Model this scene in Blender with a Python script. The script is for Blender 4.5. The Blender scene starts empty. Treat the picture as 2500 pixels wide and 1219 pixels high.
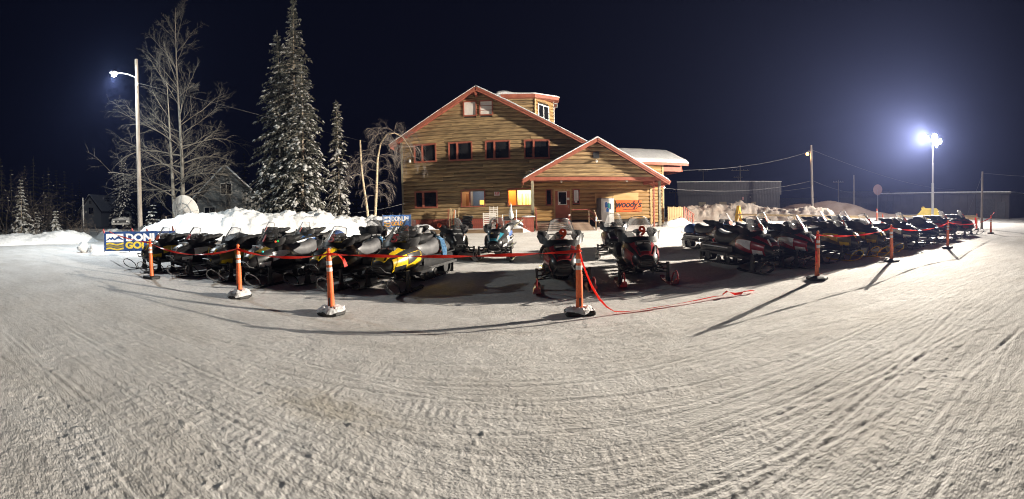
import bpy, math, random
import numpy as np
from mathutils import Vector, Matrix

SC = bpy.context.scene
COL = SC.collection
R = math.radians
rnd = random.Random(11)

# ------------------------------------------------------------------ camera
# a hand-swept phone panorama: a cylinder of 159 degrees, the phone tipped a little
EYE = 1.65
PITCH, ROLL = R(0.82), R(-1.255)
cam = bpy.data.cameras.new('panorama_camera')
cam.type = 'PANO'
cam.panorama_type = 'CENTRAL_CYLINDRICAL'
cam.central_cylindrical_radius = 1.0
cam.central_cylindrical_range_u_min = -1250.0 / 900.0
cam.central_cylindrical_range_u_max = 1250.0 / 900.0
cam.central_cylindrical_range_v_min = -(1219.0 - 524.2) / 900.0
cam.central_cylindrical_range_v_max = 524.2 / 900.0
cam.clip_start, cam.clip_end = 0.05, 1500.0
camo = bpy.data.objects.new('panorama_camera', cam)
COL.objects.link(camo)
_cp, _sp, _cr, _sr = math.cos(PITCH), math.sin(PITCH), math.cos(ROLL), math.sin(ROLL)
_M = np.array([[_cr, 0, _sr], [0, 1, 0], [-_sr, 0, _cr]]) @ np.array([[1, 0, 0], [0, _cp, -_sp], [0, _sp, _cp]])
_rt, _fw, _up = _M[0], _M[1], _M[2]
camo.matrix_world = Matrix(((_rt[0], _up[0], -_fw[0], 0), (_rt[1], _up[1], -_fw[1], 0), (_rt[2], _up[2], -_fw[2], EYE), (0, 0, 0, 1)))
SC.camera = camo

# ------------------------------------------------------------------ night sky, exposure
W = bpy.data.worlds.new('World')
SC.world = W
W.use_nodes = True
_bg = W.node_tree.nodes['Background']
_bg.inputs['Color'].default_value = (0.22, 0.27, 0.80, 1)
_bg.inputs['Strength'].default_value = 0.0065
vs = SC.view_settings
vs.view_transform = 'Standard'
vs.look = 'None'
vs.exposure = 0.2
vs.gamma = 1.0
vs.use_curve_mapping = False
SC.cycles.max_bounces = 6
SC.cycles.diffuse_bounces = 3
SC.cycles.glossy_bounces = 3
SC.cycles.transparent_max_bounces = 16
SC.cycles.volume_bounces = 0
SC.cycles.use_denoising = True
SC.cycles.filter_width = 1.05
SC.cycles.denoising_input_passes = 'RGB_ALBEDO_NORMAL'
SC.cycles.denoising_prefilter = 'ACCURATE'
SC.cycles.sample_clamp_indirect = 4.0

TOWER = Vector((29.9, 13.7, 0.0))
TOWER_W = (88000.0, 10000.0, 78000.0, 14000.0)     # the four flood heads
TOWER_ANGLE = (66, 80, 70, 100)
TOWER_SPILL = 2300.0     # what each head leaks to all sides
STREET_W = 8500.0
STREET_SPILL = 2100.0
HAZE_DENSITY = 0.00062


def polar(px, d):
    """ground point at bearing px (photo column) and distance d"""
    a = (px - 1250.0) / 900.0
    return Vector((d * math.sin(a), d * math.cos(a), 0))


def lamp(name, kind, loc, power, color=(1, 1, 1), size=0.1, target=None, angle=120, blend=1.0):
    L = bpy.data.lights.new(name, kind)
    L.energy = power
    L.color = color
    L.shadow_soft_size = size
    if kind == 'SPOT':
        L.spot_size = R(angle)
        L.spot_blend = blend
    o = bpy.data.objects.new(name, L)
    COL.objects.link(o)
    o.location = loc
    if target is not None:
        o.rotation_euler = (Vector(target) - Vector(loc)).to_track_quat('-Z', 'Y').to_euler()
    return o


# side-of-view frame of the tower lamps: four heads on a crossbar, in two tiers
_tl = Vector((0.416, -0.909, 0))
HEADS = [TOWER + _tl * s + Vector((0, 0, z)) for s, z in ((-0.62, 7.62), (0.16, 7.74), (0.62, 7.30), (0.30, 6.98))]
AIMS = [Vector((-14, 7, 0)), Vector((0, 3, 0)), Vector((-2, 25, 4.0)), Vector((16, 32, 0.5))]
for _h, _a, _w, _g in zip(HEADS, AIMS, TOWER_W, TOWER_ANGLE):
    _d = (_a - _h).normalized()
    lamp('flood_light', 'SPOT', _h + _d * 0.22, _w, (1.0, 0.90, 0.76), 0.10, _a, _g, 1.0)
    lamp('flood_spill', 'POINT', _h + _d * 0.24, TOWER_SPILL, (1.0, 0.94, 0.86), 0.08)
STREET = polar(287, 21.4) + Vector((0, 0, 10.1))
lamp('street_light', 'SPOT', STREET + Vector((0, 0, -0.12)), STREET_W, (0.88, 0.94, 1.0), 0.10, STREET + Vector((2.0, -3.2, -9)), 112, 1.0)
lamp('street_spill', 'POINT', STREET + Vector((0, 0, -0.16)), STREET_SPILL, (0.86, 0.97, 0.98), 0.10)

# ------------------------------------------------------------------ noise
def _hash(ix, iy, seed):
    h = (ix.astype(np.int64) * 374761393 + iy.astype(np.int64) * 668265263 + seed * 974634217) & 0xffffffff
    h = ((h ^ (h >> 13)) * 1274126177) & 0xffffffff
    h = h ^ (h >> 16)
    return (h & 0xffffff) / float(0xffffff)


def vnoise(x, y, seed=0):
    x = np.asarray(x, float); y = np.asarray(y, float)
    ix = np.floor(x); iy = np.floor(y)
    fx = x - ix; fy = y - iy
    fx = fx * fx * (3 - 2 * fx); fy = fy * fy * (3 - 2 * fy)
    a = _hash(ix, iy, seed); b = _hash(ix + 1, iy, seed)
    c = _hash(ix, iy + 1, seed); d = _hash(ix + 1, iy + 1, seed)
    return (a + (b - a) * fx) * (1 - fy) + (c + (d - c) * fx) * fy


def fbm(x, y, seed=0, o=4, gain=0.5):
    s = 0; a = 1.0; t = 0
    for k in range(o):
        s = s + a * vnoise(x * 2 ** k + 17.3 * k, y * 2 ** k - 9.1 * k, seed + k)
        t += a; a *= gain
    return s / t


def worley(x, y, seed=0):
    ix = np.floor(x); iy = np.floor(y); best = np.full(np.shape(x), 9.0)
    for a in (-1, 0, 1):
        for b in (-1, 0, 1):
            jx = ix + a; jy = iy + b
            d = np.hypot(jx + _hash(jx, jy, seed) - x, jy + _hash(jx, jy, seed + 77) - y)
            best = np.minimum(best, d)
    return best


def smooth(t):
    t = np.clip(t, 0, 1)
    return t * t * (3 - 2 * t)


def gbase(x, y):
    x = np.asarray(x, float); y = np.asarray(y, float)
    r = np.hypot(x, y)
    a = 0.35 * smooth((y - 11.5) / 9.0) * smooth((x + 13) / 5.0)
    b = 0.55 * smooth((r - 24) / 16) * smooth((-x - 12) / 6)
    return a + b


def gz(x, y):
    return float(gbase(x, y))


# ------------------------------------------------------------------ objects
def link(o):
    COL.objects.link(o)
    return o


def tag(o, label=None, cat=None, group=None, kind=None):
    if label: o['label'] = label
    if cat: o['category'] = cat
    if group: o['group'] = group
    if kind: o['kind'] = kind
    return o


def thing(name, label, cat, loc=(0, 0, 0), rz=0.0, group=None):
    o = link(bpy.data.objects.new(name, None))
    o.empty_display_size = 0.2
    o.location = loc
    o.rotation_euler = (0, 0, rz)
    return tag(o, label, cat, group)


class MB:
    """collects simple shapes; build() links them as one mesh object"""
    def __init__(s):
        s.v = []; s.f = []

    def add(s, vs, fs):
        n = len(s.v)
        s.v.extend(tuple(p) for p in vs)
        s.f.extend([tuple(i + n for i in f) for f in fs])
        return s

    def box(s, x0, y0, z0, x1, y1, z1, m=None):
        vs = [Vector((x, y, z)) for z in (z0, z1) for y in (y0, y1) for x in (x0, x1)]
        if m is not None: vs = [m @ p for p in vs]
        return s.add(vs, [(0, 2, 3, 1), (4, 5, 7, 6), (0, 1, 5, 4), (2, 6, 7, 3), (0, 4, 6, 2), (1, 3, 7, 5)])

    def cbox(s, c, d, m=None):
        return s.box(c[0] - d[0] / 2, c[1] - d[1] / 2, c[2] - d[2] / 2, c[0] + d[0] / 2, c[1] + d[1] / 2, c[2] + d[2] / 2, m)

    def bbox(s, x0, y0, z0, x1, y1, z1, b=0.01, m=None):
        """box with chamfered vertical/horizontal edges (three nested rings)"""
        vs = []; fs = []
        def ring(z, i):
            return [(x0 + i, y0, z), (x1 - i, y0, z), (x1, y0 + i, z), (x1, y1 - i, z), (x1 - i, y1, z), (x0 + i, y1, z), (x0, y1 - i, z), (x0, y0 + i, z)]
        def ring2(z):
            return [(x0 + b * 1.4, y0 + b, z), (x1 - b * 1.4, y0 + b, z), (x1 - b, y0 + b * 1.4, z), (x1 - b, y1 - b * 1.4, z), (x1 - b * 1.4, y1 - b, z), (x0 + b * 1.4, y1 - b, z), (x0 + b, y1 - b * 1.4, z), (x0 + b, y0 + b * 1.4, z)]
        R_ = [ring2(z0), ring(z0 + b, b), ring(z1 - b, b), ring2(z1)]
        for r_ in R_: vs += r_
        fs.append(tuple(reversed(range(8)))); fs.append(tuple(range(24, 32)))
        for k in range(3):
            for i in range(8):
                j = (i + 1) % 8
                fs.append((k * 8 + i, k * 8 + j, k * 8 + 8 + j, k * 8 + 8 + i))
        vs = [Vector(p) for p in vs]
        if m is not None: vs = [m @ p for p in vs]
        return s.add(vs, fs)

    def tube(s, pts, r, n=8, cap=True):
        pts = [Vector(p) for p in pts]
        rs = r if isinstance(r, (list, tuple)) else [r] * len(pts)
        vs = []; fs = []
        up = None
        for i, p in enumerate(pts):
            d = (pts[min(i + 1, len(pts) - 1)] - pts[max(i - 1, 0)])
            d = d.normalized() if d.length > 1e-9 else Vector((0, 0, 1))
            if up is None:
                up = Vector((0, 0, 1)) if abs(d.z) < 0.9 else Vector((1, 0, 0))
            a = d.cross(up)
            a = a.normalized() if a.length > 1e-6 else d.orthogonal().normalized()
            b = a.cross(d).normalized()
            up = b
            for k in range(n):
                t = 2 * math.pi * k / n
                vs.append(p + (a * math.cos(t) + b * math.sin(t)) * rs[i])
        for i in range(len(pts) - 1):
            for k in range(n):
                k2 = (k + 1) % n
                fs.append((i * n + k, i * n + k2, (i + 1) * n + k2, (i + 1) * n + k))
        if cap:
            fs.append(tuple(range(n))[::-1]); m_ = (len(pts) - 1) * n
            fs.append(tuple(range(m_, m_ + n)))
        return s.add(vs, fs)

    def lathe(s, prof, n=16, c=(0, 0, 0), m=None):
        vs = []; fs = []
        for (r, z) in prof:
            for k in range(n):
                t = 2 * math.pi * k / n
                vs.append(Vector((c[0] + r * math.cos(t), c[1] + r * math.sin(t), c[2] + z)))
        for i in range(len(prof) - 1):
            for k in range(n):
                k2 = (k + 1) % n
                fs.append((i * n + k, i * n + k2, (i + 1) * n + k2, (i + 1) * n + k))
        fs.append(tuple(range(n))[::-1]); e = (len(prof) - 1) * n
        fs.append(tuple(range(e, e + n)))
        if m is not None: vs = [m @ p for p in vs]
        return s.add(vs, fs)

    def loft(s, secs, closed=True, cap=True):
        n = len(secs[0]); vs = []; fs = []
        for q in secs: vs += [Vector(p) for p in q]
        for i in range(len(secs) - 1):
            for k in range(n if closed else n - 1):
                k2 = (k + 1) % n
                fs.append((i * n + k, i * n + k2, (i + 1) * n + k2, (i + 1) * n + k))
        if cap and closed:
            fs.append(tuple(range(n))[::-1]); e = (len(secs) - 1) * n
            fs.append(tuple(range(e, e + n)))
        return s.add(vs, fs)

    def prism(s, poly, axis, a, b):
        """poly of 2-D points extruded along an axis from a to b"""
        n = len(poly)
        def P(p, t):
            return {'x': (t, p[0], p[1]), 'y': (p[0], t, p[1]), 'z': (p[0], p[1], t)}[axis]
        vs = [P(p, a) for p in poly] + [P(p, b) for p in poly]
        fs = [tuple(range(n))[::-1], tuple(range(n, 2 * n))] + [(i, (i + 1) % n, n + (i + 1) % n, n + i) for i in range(n)]
        return s.add(vs, fs)

    def ell(s, c, r, n=12, m_=8, m=None):
        vs = []; fs = []
        for i in range(m_ + 1):
            ph = math.pi * i / m_
            for k in range(n):
                t = 2 * math.pi * k / n
                p = Vector((c[0] + r[0] * math.sin(ph) * math.cos(t), c[1] + r[1] * math.sin(ph) * math.sin(t), c[2] + r[2] * math.cos(ph)))
                vs.append(m @ p if m is not None else p)
        for i in range(m_):
            for k in range(n):
                k2 = (k + 1) % n
                fs.append((i * n + k, (i + 1) * n + k, (i + 1) * n + k2, i * n + k2))
        return s.add(vs, fs)

    def mesh(s, name, smooth_=False):
        me = bpy.data.meshes.new(name)
        me.from_pydata([tuple(p) for p in s.v], [], s.f)
        me.validate()
        if smooth_:
            me.shade_smooth() if hasattr(me, 'shade_smooth') else None
        me.update()
        return me

    def build(s, name, mat, parent=None, sm=False, loc=None, rot=None, auto=None, label=None, kind=None):
        import bmesh
        me = s.mesh(name)
        bm = bmesh.new(); bm.from_mesh(me)
        bmesh.ops.recalc_face_normals(bm, faces=bm.faces)
        if sm:
            ang = R(auto or 40)
            for f in bm.faces: f.smooth = True
            for e in bm.edges:
                if len(e.link_faces) == 2 and e.calc_face_angle(0.0) > ang: e.smooth = False
        bm.to_mesh(me); bm.free()
        if mat: me.materials.append(mat)
        return place(name, me, parent, loc, rot, label, kind)


def place(name, me, parent=None, loc=None, rot=None, label=None, kind=None):
    o = link(bpy.data.objects.new(name, me))
    if parent: o.parent = parent
    if loc is not None: o.location = loc
    if rot is not None: o.rotation_euler = rot
    if label: o['label'] = label
    if kind: o['kind'] = kind
    return o


def copy_tree(o, parent=None):
    c = link(o.copy())
    c.parent = parent
    for ch in list(o.children): copy_tree(ch, c)
    return c


def np_mesh(name, verts, faces, mat, smooth_=True):
    me = bpy.data.meshes.new(name)
    nv, nf = len(verts), len(faces); k = faces.shape[1]
    me.vertices.add(nv); me.loops.add(nf * k); me.polygons.add(nf)
    me.vertices.foreach_set('co', np.asarray(verts, np.float32).ravel())
    me.polygons.foreach_set('loop_start', np.arange(0, nf * k, k, dtype=np.int32))
    me.polygons.foreach_set('loop_total', np.full(nf, k, np.int32))
    me.loops.foreach_set('vertex_index', np.asarray(faces, np.int32).ravel())
    me.update(calc_edges=True)
    me.validate()
    me.polygons.foreach_set('use_smooth', np.full(len(me.polygons), smooth_, bool))
    if mat: me.materials.append(mat)
    return me


_tx = {}
def text_mesh(body, size, mat, bold=0.0, shear=0.0, depth=0.002, sx=1.0, align='CENTER', space=1.0):
    """upright lettering in the XZ plane facing -Y, centred on its origin"""
    key = (body, size, mat.name, bold, shear, sx, depth, space)
    if key in _tx: return _tx[key]
    c = bpy.data.curves.new('lettering', 'FONT')
    c.body = body; c.size = size; c.align_x = align; c.align_y = 'CENTER'
    c.offset = bold; c.shear = shear; c.extrude = depth; c.space_character = space; c.resolution_u = 4
    o = link(bpy.data.objects.new('lettering', c))
    dg = bpy.context.evaluated_depsgraph_get()
    me = bpy.data.meshes.new_from_object(o.evaluated_get(dg))
    bpy.data.objects.remove(o)
    co = np.empty(len(me.vertices) * 3, np.float32); me.vertices.foreach_get('co', co); co = co.reshape(-1, 3)
    co[:, 0] *= sx
    cx = (co[:, 0].max() + co[:, 0].min()) / 2; cy = (co[:, 1].max() + co[:, 1].min()) / 2
    out = np.stack([co[:, 0] - cx, -co[:, 2], co[:, 1] - cy], 1)
    me.vertices.foreach_set('co', out.astype(np.float32).ravel()); me.update()
    me.materials.clear(); me.materials.append(mat)
    me.name = 'lettering'
    _tx[key] = me
    return me


# ------------------------------------------------------------------ materials
def pm(name, c1, c2=None, rough=0.6, scale=4.0, bump=0.0, bscale=40.0, metal=0.0, stretch=(1, 1, 1), lo=0.35, hi=0.65, detail=4.0, spec=0.5, coat=0.0, bdist=0.01, rnd_obj=0.0):
    m = bpy.data.materials.new(name)
    m.use_nodes = True
    nt = m.node_tree; N = nt.nodes; Lk = nt.links
    b = N['Principled BSDF']
    b.inputs['Roughness'].default_value = rough
    b.inputs['Metallic'].default_value = metal
    b.inputs['Specular IOR Level'].default_value = spec
    b.inputs['Coat Weight'].default_value = coat
    b.inputs['Base Color'].default_value = (*c1, 1)
    tc = N.new('ShaderNodeTexCoord'); mp = N.new('ShaderNodeMapping')
    mp.inputs['Scale'].default_value = stretch
    Lk.new(tc.outputs['Object'], mp.inputs['Vector'])
    if c2 is not None:
        nz = N.new('ShaderNodeTexNoise'); nz.inputs['Scale'].default_value = scale; nz.inputs['Detail'].default_value = detail
        Lk.new(mp.outputs['Vector'], nz.inputs['Vector'])
        rp = N.new('ShaderNodeValToRGB')
        rp.color_ramp.elements[0].position = lo; rp.color_ramp.elements[0].color = (*c1, 1)
        rp.color_ramp.elements[1].position = hi; rp.color_ramp.elements[1].color = (*c2, 1)
        Lk.new(nz.outputs['Fac'], rp.inputs['Fac'])
        src = rp.outputs['Color']
        if rnd_obj:
            oi = N.new('ShaderNodeObjectInfo'); hs = N.new('ShaderNodeHueSaturation')
            mr = N.new('ShaderNodeMapRange'); mr.inputs['To Min'].default_value = 1 - rnd_obj; mr.inputs['To Max'].default_value = 1 + rnd_obj
            Lk.new(oi.outputs['Random'], mr.inputs['Value']); Lk.new(mr.outputs['Result'], hs.inputs['Value'])
            Lk.new(src, hs.inputs['Color']); src = hs.outputs['Color']
        Lk.new(src, b.inputs['Base Color'])
    if bump:
        nb = N.new('ShaderNodeTexNoise'); nb.inputs['Scale'].default_value = bscale; nb.inputs['Detail'].default_value = 5
        Lk.new(mp.outputs['Vector'], nb.inputs['Vector'])
        bp = N.new('ShaderNodeBump'); bp.inputs['Strength'].default_value = bump; bp.inputs['Distance'].default_value = bdist
        Lk.new(nb.outputs['Fac'], bp.inputs['Height']); Lk.new(bp.outputs['Normal'], b.inputs['Normal'])
    return m


def emit(name, col, strength):
    m = bpy.data.materials.new(name); m.use_nodes = True
    nt = m.node_tree; nt.nodes.clear()
    e = nt.nodes.new('ShaderNodeEmission'); o = nt.nodes.new('ShaderNodeOutputMaterial')
    e.inputs['Color'].default_value = (*col, 1); e.inputs['Strength'].default_value = strength
    nt.links.new(e.outputs[0], o.inputs[0])
    return m


def clear_sheet(name, tint=(0.9, 0.9, 0.9), rough=0.05, spec=0.35, milky=0.0):
    """clear plastic or glass sheet: mostly see-through, glossy by Fresnel, a little scuffed"""
    m = bpy.data.materials.new(name); m.use_nodes = True
    nt = m.node_tree; N = nt.nodes; Lk = nt.links; N.clear()
    o = N.new('ShaderNodeOutputMaterial'); t = N.new('ShaderNodeBsdfTransparent'); g = N.new('ShaderNodeBsdfGlossy')
    t.inputs['Color'].default_value = (*tint, 1); g.inputs['Roughness'].default_value = rough
    f = N.new('ShaderNodeLayerWeight'); f.inputs['Blend'].default_value = spec
    mx = N.new('ShaderNodeMixShader'); Lk.new(f.outputs['Fresnel'], mx.inputs[0]); Lk.new(t.outputs[0], mx.inputs[1]); Lk.new(g.outputs[0], mx.inputs[2])
    last = mx
    if milky:
        d = N.new('ShaderNodeBsdfDiffuse'); d.inputs['Color'].default_value = (0.7, 0.7, 0.7, 1)
        tr = N.new('ShaderNodeBsdfTranslucent'); tr.inputs['Color'].default_value = (0.7, 0.7, 0.7, 1)
        a = N.new('ShaderNodeMixShader'); a.inputs[0].default_value = 0.5; Lk.new(d.outputs[0], a.inputs[1]); Lk.new(tr.outputs[0], a.inputs[2])
        m2 = N.new('ShaderNodeMixShader'); m2.inputs[0].default_value = milky
        Lk.new(mx.outputs[0], m2.inputs[1]); Lk.new(a.outputs[0], m2.inputs[2]); last = m2
    Lk.new(last.outputs[0], o.inputs[0])
    return m


def ground_snow():
    m = pm('packed_snow', (0.69, 0.665, 0.635), (0.84, 0.82, 0.795), rough=0.85, scale=1.3, bump=0.6, bscale=46, lo=0.3, hi=0.7, bdist=0.018, spec=0.08, detail=8, stretch=(0.75, 1.3, 1))
    nt = m.node_tree; N = nt.nodes; Lk = nt.links; b = N['Principled BSDF']
    src = b.inputs['Base Color'].links[0].from_socket
    # crumbs and glazed spots: fine mottling, mostly crumb shading put into the colour
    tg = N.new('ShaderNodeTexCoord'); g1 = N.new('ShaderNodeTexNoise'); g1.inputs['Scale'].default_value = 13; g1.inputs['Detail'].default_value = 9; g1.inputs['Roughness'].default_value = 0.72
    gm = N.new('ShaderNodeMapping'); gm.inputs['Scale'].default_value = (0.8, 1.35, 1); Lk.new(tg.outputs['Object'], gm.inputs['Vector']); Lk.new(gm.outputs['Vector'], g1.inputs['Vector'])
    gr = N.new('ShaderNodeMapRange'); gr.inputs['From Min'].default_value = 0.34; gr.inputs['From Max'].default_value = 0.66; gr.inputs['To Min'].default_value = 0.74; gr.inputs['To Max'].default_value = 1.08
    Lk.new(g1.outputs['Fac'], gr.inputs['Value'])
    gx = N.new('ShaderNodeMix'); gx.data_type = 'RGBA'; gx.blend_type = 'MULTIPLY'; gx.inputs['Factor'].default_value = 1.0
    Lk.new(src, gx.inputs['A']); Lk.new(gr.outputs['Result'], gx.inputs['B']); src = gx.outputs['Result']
    # dirt: fine dark grit and a tea coloured stain left by a leaking machine
    tc = N.new('ShaderNodeTexCoord')
    n2 = N.new('ShaderNodeTexNoise'); n2.inputs['Scale'].default_value = 0.5; n2.inputs['Detail'].default_value = 6
    Lk.new(tc.outputs['Object'], n2.inputs['Vector'])
    r2 = N.new('ShaderNodeMapRange'); r2.inputs['From Min'].default_value = 0.52; r2.inputs['From Max'].default_value = 0.78; r2.inputs['To Max'].default_value = 0.35
    Lk.new(n2.outputs['Fac'], r2.inputs['Value'])
    mx = N.new('ShaderNodeMix'); mx.data_type = 'RGBA'; mx.inputs['B'].default_value = (0.52, 0.47, 0.40, 1)
    Lk.new(r2.outputs['Result'], mx.inputs['Factor']); Lk.new(src, mx.inputs['A'])
    # stain blob
    mp = N.new('ShaderNodeMapping'); mp.vector_type = 'POINT'
    mp.inputs['Location'].default_value = (-(-1.55) * 0.9, -2.72 * 2.2, 0); mp.inputs['Scale'].default_value = (0.9, 2.2, 0)
    Lk.new(tc.outputs['Object'], mp.inputs['Vector'])
    ln = N.new('ShaderNodeVectorMath'); ln.operation = 'LENGTH'; Lk.new(mp.outputs['Vector'], ln.inputs[0])
    n3 = N.new('ShaderNodeTexNoise'); n3.inputs['Scale'].default_value = 7; n3.inputs['Detail'].default_value = 4; Lk.new(tc.outputs['Object'], n3.inputs['Vector'])
    ad = N.new('ShaderNodeMath'); ad.operation = 'ADD'; Lk.new(ln.outputs['Value'], ad.inputs[0]); Lk.new(n3.outputs['Fac'], ad.inputs[1])
    r3 = N.new('ShaderNodeMapRange'); r3.inputs['From Min'].default_value = 0.55; r3.inputs['From Max'].default_value = 1.15; r3.inputs['To Min'].default_value = 0.27; r3.inputs['To Max'].default_value = 0.0
    Lk.new(ad.outputs[0], r3.inputs['Value'])
    m3 = N.new('ShaderNodeMix'); m3.data_type = 'RGBA'; m3.inputs['B'].default_value = (0.42, 0.33, 0.17, 1)
    Lk.new(r3.outputs['Result'], m3.inputs['Factor']); Lk.new(mx.outputs['Result'], m3.inputs['A'])
    Lk.new(m3.outputs['Result'], b.inputs['Base Color'])
    return m


M = {}
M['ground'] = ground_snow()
M['frost'] = pm('tree_frost', (0.30, 0.30, 0.29), (0.54, 0.54, 0.53), rough=0.7, scale=3, spec=0.2)
M['snow'] = pm('fresh_snow', (0.66, 0.67, 0.68), (0.82, 0.82, 0.82), rough=0.7, scale=6.0, detail=8, bump=0.8, bscale=16, bdist=0.03, spec=0.2)
M['dirty_snow'] = pm('dirty_snow', (0.50, 0.41, 0.34), (0.66, 0.59, 0.52), rough=0.75, scale=1.2, bump=0.7, bscale=14, bdist=0.05, spec=0.15)
M['brown_snow'] = pm('sanded_snow', (0.30, 0.22, 0.17), (0.42, 0.33, 0.27), rough=0.8, scale=0.8, bump=0.7, bscale=10, bdist=0.05, spec=0.1)
M['board'] = pm('weathered_log_siding', (0.10, 0.063, 0.027), (0.47, 0.325, 0.158), rough=0.7, scale=2.6, stretch=(0.45, 1, 4.5), bump=0.7, bscale=12, lo=0.32, hi=0.76, rnd_obj=0.30, bdist=0.012, detail=7)
M['porch_board'] = pm('sheltered_log_siding', (0.20, 0.112, 0.036), (0.48, 0.29, 0.105), rough=0.6, scale=2.2, stretch=(0.5, 1, 5), bump=0.4, bscale=10, lo=0.3, hi=0.75, rnd_obj=0.14, bdist=0.01, detail=7)
M['red'] = pm('red_trim_paint', (0.27, 0.078, 0.045), (0.35, 0.11, 0.066), rough=0.55, scale=3, bump=0.15, bscale=30)
M['red_old'] = pm('worn_red_boards', (0.20, 0.04, 0.025), (0.33, 0.085, 0.055), rough=0.65, scale=5, bump=0.3, bscale=25, rnd_obj=0.15)
M['sheath'] = pm('dark_sheathing', (0.03, 0.022, 0.014), rough=0.9)
M['dark_glass'] = pm('night_window_glass', (0.008, 0.009, 0.011), (0.02, 0.02, 0.022), rough=0.06, scale=1.5)
M['clear'] = clear_sheet('clear_window_glass', (0.95, 0.95, 0.95), 0.02, 0.12)
M['shield'] = clear_sheet('clear_windscreen_plastic', (0.95, 0.95, 0.955), 0.16, 0.09, milky=0.14)
M['smoke'] = clear_sheet('smoked_windscreen_plastic', (0.74, 0.74, 0.75), 0.14, 0.12, milky=0.06)
M['white_panel'] = pm('white_panel', (0.62, 0.58, 0.53), (0.72, 0.68, 0.62), rough=0.6, scale=3)
M['white'] = pm('white_paint', (0.72, 0.72, 0.70), (0.8, 0.8, 0.78), rough=0.45, scale=3)
M['tan'] = pm('tan_wood', (0.34, 0.22, 0.09), (0.46, 0.32, 0.15), rough=0.6, scale=3, stretch=(3, 3, 0.4), bump=0.2, bscale=18)
M['ply'] = pm('plywood', (0.42, 0.27, 0.10), (0.52, 0.35, 0.15), rough=0.6, scale=2, stretch=(0.6, 1, 4))
M['post'] = pm('grey_post_wood', (0.16, 0.15, 0.10), (0.30, 0.27, 0.19), rough=0.75, scale=4, stretch=(3, 3, 0.4), bump=0.3, bscale=16)
M['deck'] = pm('trodden_deck_wood', (0.13, 0.07, 0.04), (0.36, 0.27, 0.20), rough=0.7, scale=5, stretch=(0.6, 3, 3), rnd_obj=0.2)
M['timber'] = pm('timber', (0.16, 0.10, 0.055), (0.25, 0.17, 0.10), rough=0.75, scale=3, stretch=(0.5, 3, 3))
M['pole'] = pm('pole_wood', (0.20, 0.17, 0.14), (0.34, 0.30, 0.26), rough=0.8, scale=3, stretch=(4, 4, 0.4), bump=0.4, bscale=14)
M['wire'] = pm('grey_cable', (0.15, 0.15, 0.15), rough=0.6)
M['lumber'] = pm('pale_lumber', (0.48, 0.36, 0.20), (0.60, 0.47, 0.28), rough=0.65, scale=4)
M['steel'] = pm('galvanised_steel', (0.42, 0.43, 0.44), (0.52, 0.53, 0.54), rough=0.4, metal=0.8, scale=6)
M['grey'] = pm('grey_metal', (0.30, 0.30, 0.30), (0.36, 0.36, 0.35), rough=0.5, scale=2)
M['dark_metal'] = pm('dark_metal', (0.03, 0.03, 0.032), (0.05, 0.05, 0.05), rough=0.45, scale=6)
M['orange'] = pm('orange_plastic', (0.78, 0.13, 0.03), (0.86, 0.19, 0.06), rough=0.5, scale=5, bump=0.1, bscale=30)
M['orange_worn'] = pm('scuffed_orange_plastic', (0.62, 0.12, 0.03), (0.80, 0.22, 0.10), rough=0.55, scale=9)
M['reflector'] = pm('white_reflective_band', (0.66, 0.66, 0.66), (0.78, 0.78, 0.78), rough=0.35, scale=14)
M['rubber'] = pm('black_rubber', (0.018, 0.018, 0.018), (0.035, 0.035, 0.034), rough=0.7, scale=12, bump=0.2)
def tape_mat():
    m = bpy.data.materials.new('red_barrier_tape'); m.use_nodes = True
    nt = m.node_tree; N = nt.nodes; Lk = nt.links; b = N['Principled BSDF']; o = N['Material Output']
    b.inputs['Base Color'].default_value = (0.85, 0.075, 0.045, 1); b.inputs['Roughness'].default_value = 0.35
    t = N.new('ShaderNodeBsdfTranslucent'); t.inputs['Color'].default_value = (0.9, 0.10, 0.06, 1)
    mx = N.new('ShaderNodeMixShader'); mx.inputs[0].default_value = 0.45
    Lk.new(b.outputs[0], mx.inputs[1]); Lk.new(t.outputs[0], mx.inputs[2]); Lk.new(mx.outputs[0], o.inputs[0])
    return m
M['tape'] = tape_mat()
M['pink'] = pm('pink_flagging', (0.85, 0.16, 0.14), rough=0.5)
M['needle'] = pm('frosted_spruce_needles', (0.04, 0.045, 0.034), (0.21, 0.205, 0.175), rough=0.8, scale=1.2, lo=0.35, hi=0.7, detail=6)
M['needle_unlit'] = pm('unlit_spruce_needles', (0.005, 0.0065, 0.005), (0.014, 0.016, 0.0135), rough=0.85, scale=1.0)  # near-black copy of the needles: the forest's lack of light put into the colour
M['spruce_bark'] = pm('spruce_bark', (0.22, 0.18, 0.13), (0.40, 0.34, 0.27), rough=0.85, scale=8, bump=0.5, bscale=20)
M['frost_bark'] = pm('frosted_grey_bark', (0.085, 0.078, 0.066), (0.19, 0.175, 0.15), rough=0.85, scale=3, bump=0.3, bscale=18)
M['twig'] = pm('frosted_twigs', (0.055, 0.05, 0.042), (0.125, 0.115, 0.098), rough=0.85, scale=1.0)
M['birch_bark'] = pm('birch_bark', (0.36, 0.27, 0.16), (0.62, 0.52, 0.38), rough=0.7, scale=7, stretch=(1, 1, 2))
M['birch_twig'] = pm('birch_twigs', (0.10, 0.082, 0.075), (0.20, 0.175, 0.16), rough=0.85, scale=1.0)
M['unlit_bark'] = pm('unlit_bark', (0.012, 0.011, 0.009), (0.03, 0.027, 0.022), rough=0.9, scale=4)  # shaded copy of the spruce bark, its darkness put into the colour
M['brush'] = pm('brush_twigs', (0.06, 0.045, 0.035), (0.15, 0.125, 0.10), rough=0.85, scale=1.0)

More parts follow.
